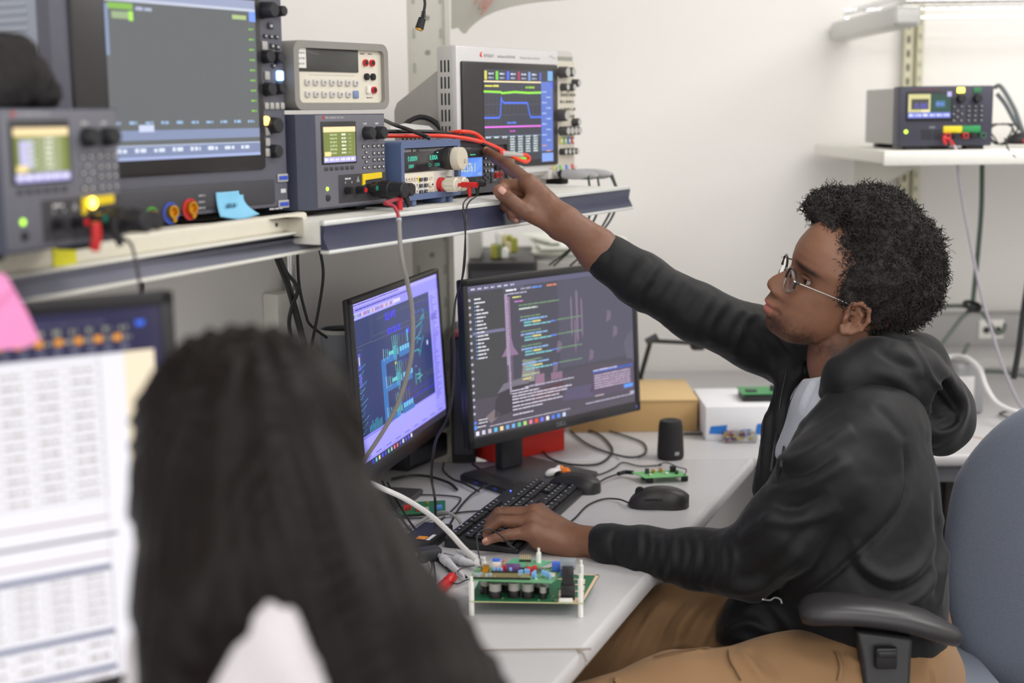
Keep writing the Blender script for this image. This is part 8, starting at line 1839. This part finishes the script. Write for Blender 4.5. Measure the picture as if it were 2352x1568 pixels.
# hands on the desk
for hx, hy in ((-.385, .27), (-.065, .39)):
    HB_ = np.array([hx, hy, .775]); q_ = []
    for k in range(5):
        a = (k - 2) * .22 + (.5 if k == 0 else 0); q_.append([(HB_ + np.array([-.02 * (k - 2), .02, 0]), .010), (HB_ + np.array([-.02 * (k - 2) - .03 * math.sin(a), .06, .008]), .009), (HB_ + np.array([-.02 * (k - 2) - .05 * math.sin(a), .085 - (.02 if k in (0, 4) else 0), -.012]), .0075)])
    fh = lambda p, q_=q_, HB_=HB_: smin(ell(p, HB_ + np.array([0, -.01, 0]), (.042, .05, .016)), np.minimum.reduce([chain(p, c, .003) for c in q_]), .008)
    P_, F_ = sn_mesh(fh, HB_ - .11, HB_ + .11, .004); org('hand', P_, F_, SKIN, wm_, np.tile(np.array(S(206, 160, 134)[:3]), (len(P_), 1)))
TOPM = clothmat('white_top', S(208, 202, 205), .85, .1, .03)
def fTop(p):
    d = chain(p, [(B_(640, 1500, 1.15), .098), (np.array([-.06, -.02, .80]), .135), (np.array([-.01, 0, .58]), .145)], .05)
    d = smin(d, chain(p, [(B_(600, 1520, 1.13), .088), (B_(480, 1600, 1.14), .065), (np.array([-.24, .08, .80]), .055)], .03), .04)
    d = smin(d, chain(p, [(B_(720, 1500, 1.10), .080), (B_(860, 1600, 1.08), .060), (np.array([.12, .12, .80]), .055)], .03), .04)
    d = smin(d, chain(p, [(B_(640, 1450, 1.16), .050), (B_(625, 1480, 1.10), .055)], .02), .03)
    return smax(d, .50 - p[:, 2], .01)
P_, F_ = sn_mesh(fTop, (-.42, -.28, .45), (.30, .36, 1.20), .007); N_ = vnormals(P_, F_); P_ = P_ + N_ * (.006 * np.sin((P_[:, 0] * 1.2 + P_[:, 2] * .6) * 75) * np.clip(vnoise(P_, 9) + .4, 0, 1))[:, None]
org('white_top', P_, F_, TOPM, wm_)
P_, F_ = sn_mesh(lambda p: smin(chain(p, [(np.array([.02, -.05, .53]), .12), (np.array([-.02, .36, .55]), .085), (np.array([.0, .42, .12]), .06)], .03), chain(p, [(np.array([-.05, .10, .53]), .12), (np.array([-.30, .36, .55]), .08), (np.array([-.30, .42, .12]), .06)], .03), .02), (-.42, -.22, .02), (.18, .54, .70), .010); org('trousers', P_, F_, mat('dark_trousers', S(50, 52, 62), .8), wm_)
def fLH(p):
    d = ell(p, B_(572, 992, 1.190), (.084, .102, .086))
    d = smin(d, chain(p, [(B_(470, 960, 1.18), .046), (B_(440, 1120, 1.165), .045), (B_(440, 1350, 1.15), .038), (B_(430, 1640, 1.13), .032)], .02), .04)
    d = smin(d, chain(p, [(B_(560, 980, 1.15), .058), (B_(530, 1150, 1.13), .060), (B_(480, 1330, 1.10), .048), (B_(420, 1600, 1.09), .032)], .02), .04)
    d = smin(d, chain(p, [(B_(655, 960, 1.17), .048), (B_(668, 1120, 1.15), .056), (B_(735, 1280, 1.12), .056), (B_(820, 1440, 1.10), .058), (B_(910, 1640, 1.08), .060)], .02), .04)
    d = smin(d, chain(p, [(B_(700, 1120, 1.17), .044), (B_(800, 1300, 1.16), .048), (B_(935, 1480, 1.14), .052), (B_(1040, 1660, 1.12), .054)], .02), .03)
    d = smin(d, chain(p, [(B_(540, 1250, 1.09), .045), (B_(480, 1400, 1.06), .044), (B_(415, 1600, 1.05), .030)], .02), .03)
    d = smin(d, chain(p, [(B_(640, 1180, 1.11), .050), (B_(600, 1300, 1.085), .045), (B_(585, 1390, 1.08), .026)], .02), .03)
    d = smin(d, chain(p, [(B_(740, 1300, 1.09), .045), (B_(850, 1460, 1.06), .042), (B_(930, 1620, 1.05), .044)], .02), .03)
    d = smin(d, chain(p, [(B_(600, 1010, 1.14), .050), (B_(640, 1180, 1.12), .050), (B_(720, 1340, 1.10), .040)], .02), .03)
    return d
P_, F_ = sn_mesh(fLH, B_(650, 1200, 1.15) + np.array([-.20, -.18, -.26]), B_(650, 1200, 1.15) + np.array([.24, .16, .22]), .0048)
P_ = relax(P_, F_, 2, .5); N_ = vnormals(P_, F_); X, Y, D = [a_ for a_ in (lambda v: (CX + F * (v @ R0) / (v @ FW), CY - F * (v @ U0) / (v @ FW), v @ FW))(P_ + WO - CAM)]
# locks fan out from the crown and fall down
ang = np.where(Y < 960, np.arctan2(X - 570, 1010 - (Y - 0) * .95 + 40), 0); lane = (X - 570 - np.clip(Y - 1050, 0, 600) * .28 * np.clip((X - 520) / 160, -.35, 1)) / np.clip(60 + (Y - 760) * .45, 70, 190)
P_ = P_ + N_ * (.0022 * np.sin(lane * 9 + 2 * vnoise(P_, 8)) + .0018 * np.sin(lane * 31 + 1) + .0014 * np.sin(lane * 67 + 2) + .003 * vnoise(P_, 14))[:, None]
LHM = mat('long_dark_hair', S(20, 14, 12), .48, var=.5, scale=30, spec=.16)
nt = LHM.node_tree; mp = nt.nodes.new('ShaderNodeMapping'); mp.inputs['Scale'].default_value = (14, 14, .6); tcn = [n for n in nt.nodes if n.type == 'TEX_COORD'][0]; nzn = [n for n in nt.nodes if n.type == 'TEX_NOISE'][0]
nt.links.new(tcn.outputs['Object'], mp.inputs['Vector']); nt.links.new(mp.outputs['Vector'], nzn.inputs['Vector']); nzn.inputs['Scale'].default_value = 18
lh = org('hair', P_, F_, LHM, wm_)
sd = thing('stool', 'low dark stool under the long-haired person, hidden below the frame', 'stool', (-.0 + .02, 1.04, 0))
mb = MB(); mb.lathe((0, 0, 0), (0, 0, 1), [(.0, .22), (.02, .22), (.03, .03), (.34, .03), (.36, .17), (.40, .18), (.41, .16)], 30); mb.build('seat', BLACK, sd)
